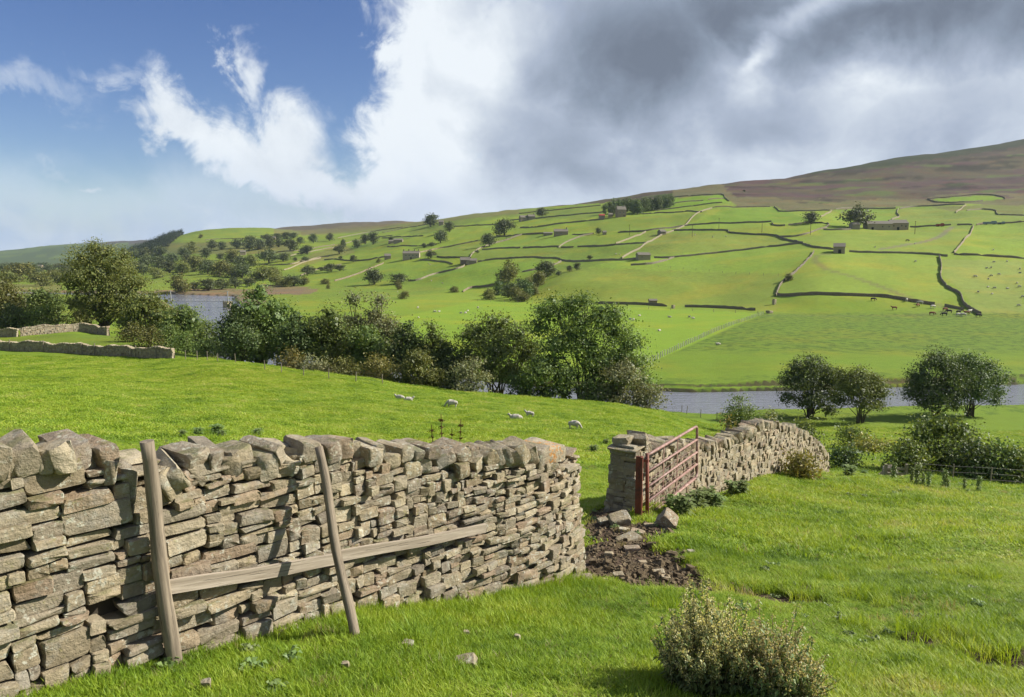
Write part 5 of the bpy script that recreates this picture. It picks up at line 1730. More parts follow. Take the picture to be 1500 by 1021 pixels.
HT = [(631, 332, 24, 18, 'big dark tree breaking the skyline beside a farmhouse'), (658, 340, 15, 15, 'round tree just right of and below the skyline tree'), (645, 356, 20, 18, 'leaning tree below the skyline tree'),
      (739, 345, 29, 24, 'large round dark tree high in the middle of the hill'), (717, 361, 23, 18, 'flat topped tree below the large round one'), (794, 318, 17, 13, 'round tree near the moor beside a farm'),
      (877, 343, 10, 9, 'small dark tree by the hut on a field wall'), (621, 363, 7, 7, 'small bush left of the walled track'), (632, 361, 11, 6, 'low bush on the field wall'), (631, 378, 16, 12, 'bush right of the stone farmhouse'),
      (573, 356, 8, 10, 'slim tree by the upper farm buildings'), (699, 371, 6, 5, 'tiny bush at a wall corner'), (746, 413, 34, 30, 'pale round tree above the thicket in the lower meadow'), (799, 406, 30, 24, 'dark tree on the edge of the olive slope'),
      (834, 398, 10, 9, 'small shrub, left of a pair on the brow of the olive slope'), (845, 396, 11, 11, 'small tree, right of a pair on the brow of the olive slope'), (818, 404, 9, 7, 'low bush between the dark tree and the pair on the brow'),
      (666, 428, 14, 9, 'single bush at the end of the curved meadow wall'), (548, 417, 28, 23, 'dark twin tree at the top of a grassy knoll'), (585, 416, 27, 15, 'wide bush right of the knoll tree'), (583, 424, 12, 14, 'small tree in front of the wide bush'),
      (592, 438, 18, 12, 'sparse thorn in the valley meadow'), (477, 416, 14, 8, 'round bush alone in the meadow left of the knoll'), (481, 423, 6, 7, 'tiny bush under the round meadow bush'),
      (1188, 328, 22, 17, 'broad dark tree on a wall left of the long barn'), (1256, 334, 36, 32, 'large dark tree standing over the long barn'), (1155, 411, 13, 11, 'thorn bush at the bend of a lit field wall'),
      (864, 380, 9, 6, 'small shrub on the lower hill wall'), (459, 356, 13, 13, 'round tree alone on the left hill'), (483, 353, 11, 11, 'round tree right of another, high on the left hill'), (497, 372, 16, 14, 'dark tree with a lean on the left hill'), (503, 364, 8, 14, 'slim tree behind the leaning one'),
      (523, 364, 14, 13, 'round tree in the field wall line of the left hill'), (535, 358, 14, 15, 'left one of two touching trees on the left hill'), (547, 358, 16, 18, 'right one of two touching trees on the left hill'),
      (450, 373, 18, 14, 'dark round tree in the middle of the left hill'), (443, 372, 10, 8, 'small bush touching the dark round tree'), (394, 386, 27, 22, 'largest round tree of the left slope'), (415, 383, 20, 12, 'pair of low trees right of the largest round one'), (432, 383, 7, 6, 'small bush in the slope hedge'), (447, 383, 11, 7, 'hedge bush at the bright field corner'),
      (425, 367, 23, 17, 'dark tree at the end of the upper wood'), (440, 357, 13, 10, 'tree above the end of the upper wood'), (368, 390, 18, 18, 'brownish tree left of the largest round one'), (340, 385, 22, 20, 'dark tree in front of a pale barn'),
      (450, 404, 18, 16, 'dark tree by the lower hedge on the left slope'), (458, 401, 10, 9, 'bush joined to the dark hedge tree'), (485, 398, 20, 12, 'hedge tree halfway up the left slope'), (498, 397, 16, 9, 'low hedge right of the hedge tree'), (470, 397, 10, 6, 'small hedge bush left of the hedge tree'), (518, 384, 10, 10, 'slim tree on a field wall, left slope'),
      (499, 380, 6, 5, 'tiny bush on a left slope wall'), (555, 385, 8, 7, 'bush below the small pale barn'), (294, 349, 6, 6, 'tiny tree high on the pale left hill'), (282, 358, 8, 5, 'small thicket on the pale left hill'), (246, 362, 5, 5, 'tiny bush under the plantation'),
      (1090, 281, 4, 3, 'small dark bush alone on the moor')]
for u, vb, w, h, l in HT:
    hill_tree(u, vb, w, h, l, 'trees scattered over the hill fields', FVM if (vb > 405 and w < 20) or 'brown' in l or 'pale' in l else FV, cat='bush' if h < 10 else 'tree', name='hill_bush' if h < 10 else 'hill_tree')
TH_ = [(717, 439, 19, 17), (730, 432, 20, 20), (745, 436, 24, 24), (757, 440, 22, 20), (770, 436, 24, 26), (775, 418, 14, 12), (788, 420, 22, 24), (768, 442, 20, 14), (760, 424, 16, 16), (782, 432, 16, 16)]
for k, u, vb, w, h in ranked(TH_): hill_tree(u, vb, w, h, k + ' shrub from the left in the thicket below the pale tree', 'thicket in the lower meadow', FVD + FVM, cat='bush', name='thicket_bush')
WOOD = [(310, 366, 14, 14), (325, 366, 14, 12), (347, 364, 18, 14), (365, 368, 22, 22), (380, 366, 20, 16), (395, 364, 18, 16), (408, 362, 14, 12), (372, 362, 18, 14), (392, 352, 18, 9), (405, 351, 15, 9), (420, 350, 16, 10), (430, 349, 14, 8)]
for k, u, vb, w, h in ranked(WOOD): hill_tree(u, vb, w, h, k + ' dark tree from the left in the upper wood', 'upper wood on the left hill', FV, name='wood_tree')
BELT = [(200, 378, 18, 12), (215, 380, 20, 16), (235, 378, 20, 16), (252, 386, 20, 14), (270, 378, 16, 14), (280, 372, 22, 14), (303, 378, 16, 14), (323, 381, 12, 9), (350, 391, 20, 14), (215, 392, 22, 18), (232, 396, 22, 18), (248, 400, 22, 16), (267, 402, 22, 18), (285, 398, 24, 22), (305, 402, 24, 20), (322, 405, 24, 22), (340, 406, 22, 18),
        (355, 408, 30, 20), (385, 411, 30, 20), (405, 418, 22, 15), (430, 419, 30, 14), (400, 408, 24, 16), (262, 428, 32, 24), (285, 426, 14, 12), (305, 426, 24, 16), (325, 424, 22, 14), (345, 422, 18, 14), (445, 418, 14, 12), (365, 420, 18, 12), (420, 420, 20, 12), (210, 404, 20, 16), (228, 408, 20, 16), (275, 388, 16, 14), (295, 389, 16, 12), (330, 394, 14, 12), (240, 388, 14, 12)]
BR = [('upper', [r for r in BELT if r[1] < 395]), ('middle', [r for r in BELT if 395 <= r[1] < 411]), ('lower', [r for r in BELT if r[1] >= 411])]
for row, k, u, vb, w, h in [(n_,) + r for n_, rr_ in BR for r in ranked(rr_)]: hill_tree(u, vb, w * 1.1, h * 1.1, k + ' tree from the left in the ' + row + ' row of the belt above the bend', 'wooded belt above the river bend', FV + FV + FVM, name='belt_tree')
LOW = [(5, 400, 18, 12), (22, 396, 20, 10), (28, 413, 40, 26), (48, 398, 20, 10), (60, 419, 30, 18), (72, 399, 20, 10), (84, 414, 24, 16), (95, 402, 20, 12), (100, 412, 20, 16), (12, 414, 24, 16), (115, 404, 20, 14), (40, 393, 16, 6), (64, 391, 18, 6), (86, 392, 18, 6), (10, 391, 18, 6), (105, 391, 14, 6), (196, 390, 16, 8), (205, 398, 16, 12), (190, 402, 16, 14), (52, 408, 22, 14), (75, 408, 20, 12)]
LR = [('farther', [r for r in LOW if r[1] < 403]), ('nearer', [r for r in LOW if r[1] >= 403])]
for row, k, u, vb, w, h in [(n_,) + r for n_, rr_ in LR for r in ranked(rr_)]: hill_tree(u, vb, w * 1.1, h * 1.1, k + ' of the ' + row + ' valley floor trees at the left', 'trees on the far valley floor', FV + FVM, name='valley_floor_tree')
CON = [(887, 313, 10, 15), (893, 314, 11, 18), (899, 312, 12, 20), (906, 312, 13, 20), (913, 311, 13, 20), (920, 310, 13, 20), (927, 311, 12, 19), (934, 314, 16, 21), (941, 311, 14, 20), (947, 310, 12, 20), (953, 309, 12, 19), (959, 308, 12, 19), (965, 307, 12, 20), (971, 305, 12, 19), (977, 304, 12, 18), (983, 302, 11, 17), (929, 313, 12, 18), (898, 316, 10, 15)]
for k, u, vb, w, h in ranked(CON): hill_tree(u, vb, w, h, k + ' tree from the left in the shelter wood by the ruin', 'shelter wood below the moor', FVD, name='shelter_tree')
# plantation on the far left shoulder: a single mass
pv, pq, ptn, off = [], [], [], 0
base_v, base_q, base_t, _ = crown_np(random.Random(3), 12, 6, 1.3, 300, .05, 6, 'cone')
rgp = random.Random(14); cnt = 0
while cnt < 420:
    u = rgp.uniform(190, 266); f = (u - 190) / 76
    vt = 371 - 31.5 * f ** .8; vb = vt + 3 + 11 * math.sin(math.pi * min(1, f * 1.05)) + 2
    v = rgp.uniform(vt + 1.0, vb)
    c = hit(u, v, 800)
    if c[1] < 900 or c[1] > 2200: cnt += 1; continue
    s = rgp.uniform(.7, 1.2)
    pv.append(base_v * s + c); pq.append(base_q + off); ptn.append(base_t); off += len(base_v); cnt += 1
pl = link('conifer_plantation', mesh_np('conifer_plantation', np.concatenate(pv), [np.concatenate(pq)], M['leaf_conifer'], {'tint': ('COL', np.concatenate(ptn))}))
tag(pl, 'dark conifer plantation running down the far left shoulder', 'plantation', kind='stuff')

# ------------------------------------------------------------------ field walls on the hillside
WN = 'drystone walls dividing the hill fields'
HW = [
 ('bottom wall of the large triangular field below the small barn', [(1139,433),(1160,434),(1230,433),(1290,435),(1330,441),(1369,447)]),
 ('short wall between the gateway and the lower corner of the sheep field', [(1384,449),(1412,454)]),
 ('crooked wall running down the left side of the sheep field', [(1436,462),(1428,457),(1413,447),(1405,430),(1390,423),(1378,408),(1379,390),(1376,376)]),
 ('wall ending at the left side of the small barn', [(1176,357),(1190,362),(1205,364),(1221,366)]),
 ('long wall leading right from the small barn', [(1244,369),(1290,371),(1340,372),(1388,376)]),
 ('wall along the top of the sheep field to the right frame edge', [(1397,373),(1420,374),(1440,375),(1500,379),(1530,380)]),
 ('wall climbing between two bright fields at the right', [(1397,371),(1410,356),(1422,342),(1426,331)]),
 ('upper wall reaching the right frame edge above the bright field', [(1430,330),(1450,328),(1500,325),(1530,324)]),
 ('short wall between the track and the climbing wall', [(1402,330),(1424,330)]),
 ('wall running right from the long barn to the track', [(1333,333),(1365,331.5),(1393,330)]),
 ('wall running left from the long barn', [(1206,337),(1230,337),(1246,336.5)]),
 ('wall curling round the paddock of the broad dark tree', [(1137,348),(1160,347),(1178,344),(1195,338),(1211,333),(1212,328),(1185,327),(1155,330)]),
 ('small slanting wall between the broad tree and the moor edge', [(1202,318),(1218,309)]),
 ('moor edge wall above the broad dark tree', [(1142,310),(1160,310),(1215,308.5)]),
 ('moor edge wall above the long barn', [(1224,307),(1260,305.5),(1312,305.5)]),
 ('moor edge wall right of the forked wall stub', [(1318,306),(1340,303),(1375,301.5),(1413,300)]),
 ('forked wall stub going down from the moor edge', [(1316,306),(1314,312),(1317,318),(1306,322)]),
 ('little hooked wall near the right end of the moor edge', [(1400,312),(1410,304),(1415,301)]),
 ('stepped wall below the right hand moor', [(1416,309),(1440,307),(1458,309),(1463,315),(1500,316),(1530,316)]),
 ('upper wall of the lens shaped green enclosure in the moor', [(1358,292),(1390,289),(1440,285.5),(1468,289),(1472,292)]),
 ('lower wall of the lens shaped green enclosure in the moor', [(1358,292),(1380,297),(1410,296.5),(1440,295)]),
 ('lit wall with a thorn bush, between the triangular field and the lane', [(1136,434),(1143,418),(1153,408),(1164,400),(1175,389),(1188,376),(1192,369)]),
 ('long level wall crossing the hill below the moor fields', [(905,341),(950,338),(1005,331),(1060,327.5),(1130,325)]),
 ('short wall piece at the right end of the long level wall', [(1131,327),(1136,331),(1150,331)]),
 ('wavy wall sloping down right toward the small barn', [(985,338),(1040,337.5),(1065,338),(1068,341),(1090,343),(1130,345),(1146,350),(1160,354),(1176,357)]),
 ('long straight wall rising right from the grey field barn', [(958,378),(990,377),(1060,370),(1120,362.5),(1170,357)]),
 ('wall ending at the left side of the grey field barn', [(824,382),(860,383),(900,381.5),(934,380)]),
 ('lit wall zigzagging uphill in the middle of the hill', [(911,379),(925,370),(940,362),(960,350),(985,339),(1003,331),(1013,320),(1028,310),(1043,305)]),
 ('broken wall crossing under the tiny tree and hut', [(860,361),(900,359),(946,356.5)]),
 ('lit wall slanting up to the stone hut', [(902,357),(925,349),(946,340)]),
 ('wall to the right of the ruined house', [(940,314),(980,312),(1028,311)]),
 ('top wall of the fields right of the shelter wood', [(1044,304.5),(1080,304),(1128,303)]),
 ('hooked wall joining the top wall and the moor edge', [(1134,303),(1138,306),(1142,310)]),
 ('upper wall of the green intake right of the shelter wood', [(988,289),(1040,285.5),(1059,285.5),(1062,290),(1068,295)]),
 ('broken middle wall of the green intake', [(988,298),(1030,294)]),
 ('short end piece of the broken middle wall', [(1037,293),(1060,291)]),
 ('lower wall of the green intake', [(960,309),(1005,303),(1058,297)]),
 ('small lit wall right of the grey field barn', [(924,389),(955,387),(975,382),(988,377)]),
 ('dark meadow wall behind the tallest tree of the tree line', [(842,444),(870,445),(900,445.5),(940,446.5),(977,449)]),
 ('dark meadow wall right of the gap with a stone post', [(1003,450),(1035,450.5),(1070,452),(1106,455)]),
 ('bending wall right of the twin roofed barns', [(700,384),(740,379.5),(790,378),(815,379),(824,382)]),
 ('left piece of the broken straight wall under the flat topped tree', [(706,366),(735,364),(762,363.5)]),
 ('right piece of the broken straight wall under the flat topped tree', [(766,363.5),(800,362.5),(818,361.5)]),
 ('short wall piece right of the broken straight wall', [(822,363),(840,362.5)]),
 ('wall leading left from the hut with the small tree', [(846,362),(870,361),(900,359.5)]),
 ('lit wall running up to the stone farm in the middle', [(818,363),(830,355),(850,347),(868,343)]),
 ('long lit wall snaking up the hill from the knoll', [(598,412),(615,410),(640,401),(670,394),(683,386),(690,375),(700,366),(720,358),(745,351),(765,344)]),
 ('curved wall at the foot of the hill left of the thicket', [(678,428),(690,422),(720,419),(734,411)]),
 ('small lit wall right of the thicket tree', [(765,399),(785,395),(812,388),(822,384)]),
 ('dark wall between the farmhouse and the twin roofed barns', [(615,381),(640,383),(663,387.5)]),
 ('thin wall above the twin roofed barns', [(640,376.5),(665,377.5),(690,378)]),
 ('wall right of the upper left farm buildings', [(567,362),(600,360.5),(640,358)]),
 ('wall just below the skyline tree on the left', [(560,349),(590,347.5),(620,346)]),
 ('wall passing under the stone farm by the moor', [(747,323),(790,320),(850,314),(884,311)]),
 ('wall below the round moorside tree', [(762,334),(800,331),(840,326),(885,321.5)]),
 ('moor edge wall left of the shelter wood', [(760,313),(800,309),(850,304),(880,301)]),
 ('wall below the large round dark tree', [(727,346),(747,346),(770,343.5),(806,342.5)]),
 ('wall between the stone farm and the hut', [(838,344),(855,344),(870,342.5)]),
 ('faint wall of the green track on the hill', [(612,371),(640,365),(670,359),(700,353)]),
 ('wall right of the round tree near the skyline farmhouse', [(665,332),(700,330),(726,329)]),
 ('wall climbing to the skyline left of the middle', [(560,341),(600,333),(640,326)]),
 ('dark wall below the largest round tree of the left slope', [(383,388),(410,388),(430,386.5),(460,379),(482,376)]),
 ('long wall across the left slope above the hedge', [(475,381),(500,381),(520,382.5),(545,380),(565,376.5)]),
 ('lit wall rising from the meadow to the small pale barn', [(490,412),(505,408),(520,403),(540,395),(562,386)]),
 ('lit wall dropping to the lower hedge', [(416,396),(430,391),(450,383),(470,378)]),
 ('high wall left of the paired trees', [(495,349),(520,344),(548,339),(590,333)]),
 ('high wall left of the paired trees, lower of two', [(505,357),(540,350),(575,345)]),
 ('wall across the pale left hill', [(300,352),(330,350),(370,349)]),
 ('wall under the upper wood', [(400,370),(430,368),(460,364),(490,359)]),
 ('wall at the top of the pasture below the upper wood', [(425,375),(465,367),(500,361)]),
 ('meadow wall below the knoll tree', [(440,404),(455,399),(475,393),(500,388)]),
]


def far_wall(i, label, pts, h=1.25, w=.6):
    rg = random.Random(i)
    P = [hit(u, v, 140) for u, v in pts]
    path = Path([p[:2] for p in P], 3.0)
    n = max(2, int(path.L / 2.2)); V = []; Q = []
    O = np.array([*path.at(path.L / 2), 0]); O[2] = float(ground(O[0], O[1]))
    hh = h * rg.uniform(.9, 1.1)
    for k in range(n + 1):
        t = path.L * k / n; p = path.at(t); tg = path.tan(t); nn = np.array([-tg[1], tg[0]])
        g = float(ground(*p)); H = hh * rg.uniform(.86, 1.08) * (0.5 if rg.random() < .03 else 1)
        q = p + nn * rg.uniform(-.12, .12)
        for off, z in ((-w / 2, -.6), (-w * .33, H * .85), (-w * .1, H), (w * .22, H * rg.uniform(.9, 1)), (w / 2, -.6)):
            a = q + nn * off; V.append((a[0], a[1], g + z))
        if k:
            a, b = 5 * (k - 1), 5 * k
            Q += [(a + j, a + j + 1, b + j + 1, b + j) for j in range(4)]
    me = mesh_np('field_wall', np.array(V) - O, [np.array(Q)], M['stone_far'])
    o = link('field_wall', me, loc=tuple(O)); tag(o, label, 'stone wall', WN)


for i, (l, pts) in enumerate(HW): far_wall(i, l, pts)


# ------------------------------------------------------------------ barns and farmhouses
def building(label, u, v, wpx, depth, wh, rh, rz=0.0, cat='barn', doors=(), windows=(), chimneys=(), side_door=None, roof='barn_roof', name='barn', Y=None, group=None):
    """front (gable-to-gable length) faces the eye, turned by rz"""
    c = hit(u, v, 140)
    W = wpx / FPX * c[1]
    face = -math.atan2(c[0], c[1])
    root = empty(name, (c[0], c[1], c[2]), label, cat, group, rz=rz)
    D = depth
    V = [(-W/2,0,-1.5),(W/2,0,-1.5),(W/2,D,-1.5),(-W/2,D,-1.5),(-W/2,0,wh),(W/2,0,wh),(W/2,D,wh),(-W/2,D,wh),(-W/2,D/2,wh+rh),(W/2,D/2,wh+rh)]
    me = mesh_np('wall', V, [np.array([(0,1,5,4),(1,2,6,5),(2,3,7,6),(3,0,4,7)]), np.array([(5,6,9),(7,4,8)])], M['barn_wall'])
    link('wall', me, root)
    if rh > 0:
        e = .35; t = .16; s = rh / (D / 2)
        mb = MB()
        for sg in (0, 1):
            y0 = -e if sg == 0 else D + e; z0 = wh - e * s + .05
            P = [(-W/2-.2, y0, z0), (W/2+.2, y0, z0), (W/2+.2, D/2, wh+rh+.05), (-W/2-.2, D/2, wh+rh+.05)]
            P += [(x, y, z + t) for x, y, z in P]
            mb.add(P, [(0,1,2,3),(4,5,6,7),(0,1,5,4),(1,2,6,5),(3,0,4,7)])
        ro = mb.build('roof', M[roof], root)
        for cx in chimneys:
            mb = MB(); mb.box((cx * W, D / 2, wh + rh + .6), (.9, .9, 1.8)); mb.box((cx * W, D / 2, wh + rh + 1.55), (1.05, 1.05, .15)); mb.build('chimney', M['barn_wall'], ro)
    for dx, dw, dh in doors:
        mb = MB(); mb.box((dx * W, -.03, dh / 2 - .1), (dw, .1, dh)); d = mb.build('door', M['dark'], root)
        mb = MB(); mb.box((dx * W, -.06, dh + .05), (dw + .5, .14, .28)); mb.build('lintel', M['barn_wall'], d)
    for dx, dz, ww, hh in windows:
        mb = MB(); mb.box((dx * W, -.04, dz), (ww, .1, hh)); wn = mb.build('window', M['glass'], root)
        mb = MB(); mb.box((dx * W, -.08, dz), (.08, .06, hh)); mb.box((dx * W, -.08, dz - hh / 2 - .08), (ww + .3, .2, .14)); mb.build('frame', M['frame_white'] if cat == 'farmhouse' else M['barn_wall'], wn)
    if side_door:
        sx, dw, dh = side_door
        mb = MB(); mb.box((sx * (W / 2 + .03), D / 2, dh / 2), (.1, dw, dh)); mb.build('door', M['dark'], root)
    return root


building('small square field barn with a dark doorway, at the junction of the long walls', 1229, 371, 15.5, 7.0, 3.6, 1.9, rz=-.42, doors=((.05, 1.5, 2.1),), side_door=(1, .1, .1))
building('long low stone barn range under the large dark tree', 1289, 337, 36, 8, 4.6, 2.2, doors=((-.3, 1.6, 2.2),), windows=((.1, 2.6, .8, .9), (.36, 2.6, .8, .9)))
building('taller right end of the long barn range, with openings and a pale gable', 1318, 337, 25, 8.6, 5.2, 2.5, doors=((-.1, 1.8, 2.4),), windows=((-.36, 3.2, .8, 1.0), (.1, 3.3, .8, 1.0), (.34, 2.8, .9, 1.2)))
building('small outbuilding left of the long barn range', 1254, 336, 11, 6, 3.6, 1.7)
building('grey field barn on the wall below the lit zigzag wall', 944, 381, 18, 6.5, 3.2, 1.5, rz=.1, windows=((-.2, 2, .5, .6),))
building('stone hut where the lit wall meets the sloping field wall', 972, 344, 8.5, 6, 2.6, 1.6, rz=.3)
building('tall ruined gabled house among the dark trees', 911, 318, 13, 8, 7.5, 3.4, rz=.15, cat='farmhouse', name='house', windows=((-.2, 4.5, .8, 1.2), (.2, 4.5, .8, 1.2)), doors=((.25, 1.1, 2.1),), chimneys=(-.42, .42))
building('low shed with a reddish front left of the ruined house', 882, 320, 8, 6, 3.0, 1.4, roof='red_paint')
building('small shed between the reddish shed and the ruined house', 894.5, 318.5, 6, 5, 3.0, 1.5)
building('long low farm with a pale gable in the middle of the hill', 822, 345, 20, 8, 3.6, 2.2, cat='farmhouse', name='house', windows=((-.3, 2, .8, .9), (0, 2, .8, .9)), chimneys=(.4,))
building('low lean-to at the left of the long low farm', 803, 345, 13, 6, 2.2, 1.0)
building('twin gabled farm near the moor, left roof', 768, 324, 11, 7, 4.5, 2.5, rz=.3, cat='farmhouse', name='house', windows=((0, 2.6, .8, 1),))
building('twin gabled farm near the moor, right roof', 779, 322, 10, 7, 4.2, 2.3, rz=.2, cat='farmhouse', name='house', chimneys=(.35,))
building('stone farmhouse with a row of chimneys in the middle of the left hill', 602, 380, 24, 8, 5.5, 2.2, cat='farmhouse', name='house', windows=((-.3, 3.6, .9, 1.1), (-.1, 3.6, .9, 1.1), (.12, 3.6, .9, 1.1), (.34, 3.6, .9, 1.1)), doors=((0, 1.1, 2.1),), chimneys=(-.45, -.15, .2, .44))
building('small pale barn left of the chimneyed farmhouse', 568, 380, 9, 6, 3.5, 2.0, rz=.2)
building('left of two linked barns by the walled track, bluish roof', 679, 387, 9, 6, 3.4, 2.0, rz=.1)
building('narrow pale gable between the linked barns', 686, 388, 5, 6, 3.8, 2.2)
building('right of two linked barns by the walled track', 693, 386.5, 10, 6, 2.6, 1.6)
building('farmhouse half hidden right of the big skyline tree', 646, 330, 7, 7, 5, 2.6, cat='farmhouse', name='house')
building('low farm buildings high on the left hill', 583, 356, 13, 7, 3.6, 1.8, windows=((.1, 2, .9, .9),))
building('second low farm building, left of the first, on the left hill', 573, 357, 8, 7, 3.0, 1.6)
building('pale barn between the dark trees of the left slope', 356, 374, 8, 7, 4.5, 2.4, rz=.3)
building('roofs of a farm in the upper wood', 397, 352, 12, 7, 4.5, 2.4, cat='farmhouse', name='house')
building('tiny hut under the small dark tree on the field wall', 886, 344, 5, 5, 2.2, 1.3)
building('low stone sheepfold shed above the dark meadow wall', 957, 445, 11, 3.0, 1.4, .6)
building('tiny pale house far off among the valley trees', 57, 396, 7, 9, 6, 3, cat='farmhouse', name='house')


def stone_post(u, v, label, h=2.2, w=.9):
    c = hit(u, v, 140)
    vv, ff = SVC[3]
    o = link('stone_gatepost', SMC[3], loc=(c[0], c[1], c[2] + h * .45), scale=(w, w, h), rot=(.05, .03, .4)); tag(o, label, 'gatepost')


stone_post(986, 452, 'pale stone gatepost between the two dark meadow walls', 1.8, 1.3)
stone_post(1134, 446, 'stone stump below the corner of the triangular field', 2.6, 1.4)
stone_post(1127, 459, 'pale stone at the top end of the diagonal post fence', 1.3, 2.2)
for u, v, l in ((1187, 344, 'telegraph pole standing right of the broad dark tree'), (1340, 343, 'telegraph pole right of the long barn'), (1014, 347, 'telegraph pole in the field below the long level wall'), (742, 352, 'telegraph pole below the large round tree'),
                (922, 345, 'telegraph pole beside the middle field wall'), (1053, 336, 'telegraph pole above the wavy sloping wall'), (1116, 341, 'telegraph pole between the wavy wall and the long level wall')):
    c = hit(u, v, 140); mb = MB()
    mb.tube([(0, 0, -.5), (0, 0, 9)], [.2, .13], 6); o0 = empty('telegraph_pole', tuple(c), l, 'telegraph pole', 'telegraph poles across the hill')
    mb.build('pole', M['pole'], o0); mb = MB(); mb.box((0, 0, 8.5), (1.4, .12, .14)); mb.build('crossarm', M['pole'], o0)


def trailer(label, u, v, L, H, mat, cat):
    c = hit(u, v, 140); root = empty('farm_vehicle', (c[0], c[1], c[2]), label, cat)
    mb = MB(); mb.box((0, 0, .55 + H / 2), (L, 2.0, H)); mb.box((L * .3, 0, .6 + H + .25), (L * .3, 1.7, .6)); mb.build('body', M[mat], root)
    for dx in (-.32, .32):
        for dy in (-.95, .95):
            mb = MB(); mb.tube([(dx * L, dy - .12, .45), (dx * L, dy + .12, .45)], .45, 10); mb.build('wheel', M['tyre'], root)


trailer('red farm trailer beside the wall right of the long barn', 1377, 332, 5.5, 1.4, 'red_paint', 'trailer')
trailer('blue grey livestock trailer by the upper right wall', 1450, 329, 9.5, 1.5, 'blue_paint', 'trailer')
trailer('small grey car by the upper right wall', 1467, 328.5, 4.2, .9, 'blue_paint', 'car')


# ------------------------------------------------------------------ suspension footbridge over the bend
br = empty('footbridge', (-150, 371, 0), 'pale suspension footbridge crossing the river bend', 'footbridge')
A = np.array([-170.5, 372.0, 3.0]); B_ = np.array([-128.0, 366.0, 3.0]); O = np.array(br.location)
d = (B_ - A)[:2]; Lb = np.linalg.norm(d); ang = math.atan2(d[1], d[0])
mb = MB(); mb.box((A + B_) / 2, (Lb, 1.2, .25), rz=ang); mb.build('deck', M['bridge'], br, origin=O)
mb = MB()
for k in range(27):
    p = A + (B_ - A) * k / 26; mb.tube([p, p + (0, 0, 1.25)], .06, 4)
mb.tube([A + (0, 0, 1.2), B_ + (0, 0, 1.2)], .06, 4); mb.build('railing', M['bridge'], br, origin=O)
for f in (.04, .74):
    p = A + (B_ - A) * f
    mb = MB(); mb.box(p + (0, 0, 1.9), (.35, .35, 6.4)); mb.build('pylon', M['bridge'], br, origin=O)
mb = MB(); p = A + (B_ - A) * .74
mb.box(p + (0, -.3, -2.4), (2.4, 5, 4.6), rz=ang); mb.build('pier', M['barn_wall'], br, origin=O)
mb = MB()
for f0, f1, z0, z1, sag in ((.04, .74, 5, 5, 3.6), (-.15, .04, -.5, 5, 0), (.74, 1.0, 5, 0.5, .3)):
    pts = []
    for k in range(13):
        t = k / 12; f = f0 + (f1 - f0) * t; pts.append(A + (B_ - A) * f + np.array([0, 0, z0 + (z1 - z0) * t - sag * 4 * t * (1 - t)]))
    mb.tube(pts, .05, 4)
mb.build('cable', M['bridge'], br, origin=O)


# ------------------------------------------------------------------ sheep and cattle
def skin_mesh(name, nodes, edges, mat, sub=1):
    me = bpy.data.meshes.new('tmp'); me.from_pydata([n[0] for n in nodes], edges, [])
    o = bpy.data.objects.new('tmp', me); COL.objects.link(o)
    o.modifiers.new('s', 'SKIN')
    sv = me.skin_vertices[0].data
    for i, n in enumerate(nodes):
        r = n[1]; sv[i].radius = (r, r) if np.isscalar(r) else r
    sv[0].use_root = True
    m = o.modifiers.new('d', 'SUBSURF'); m.levels = sub
    dg = bpy.context.evaluated_depsgraph_get(); ev = o.evaluated_get(dg)
    res = bpy.data.meshes.new_from_object(ev); res.name = name
    bpy.data.objects.remove(o); bpy.data.meshes.remove(me)
    for p in res.polygons: p.use_smooth = True
    res.materials.clear()
    for m in (mat if isinstance(mat, list) else [mat]): res.materials.append(m)
    return res


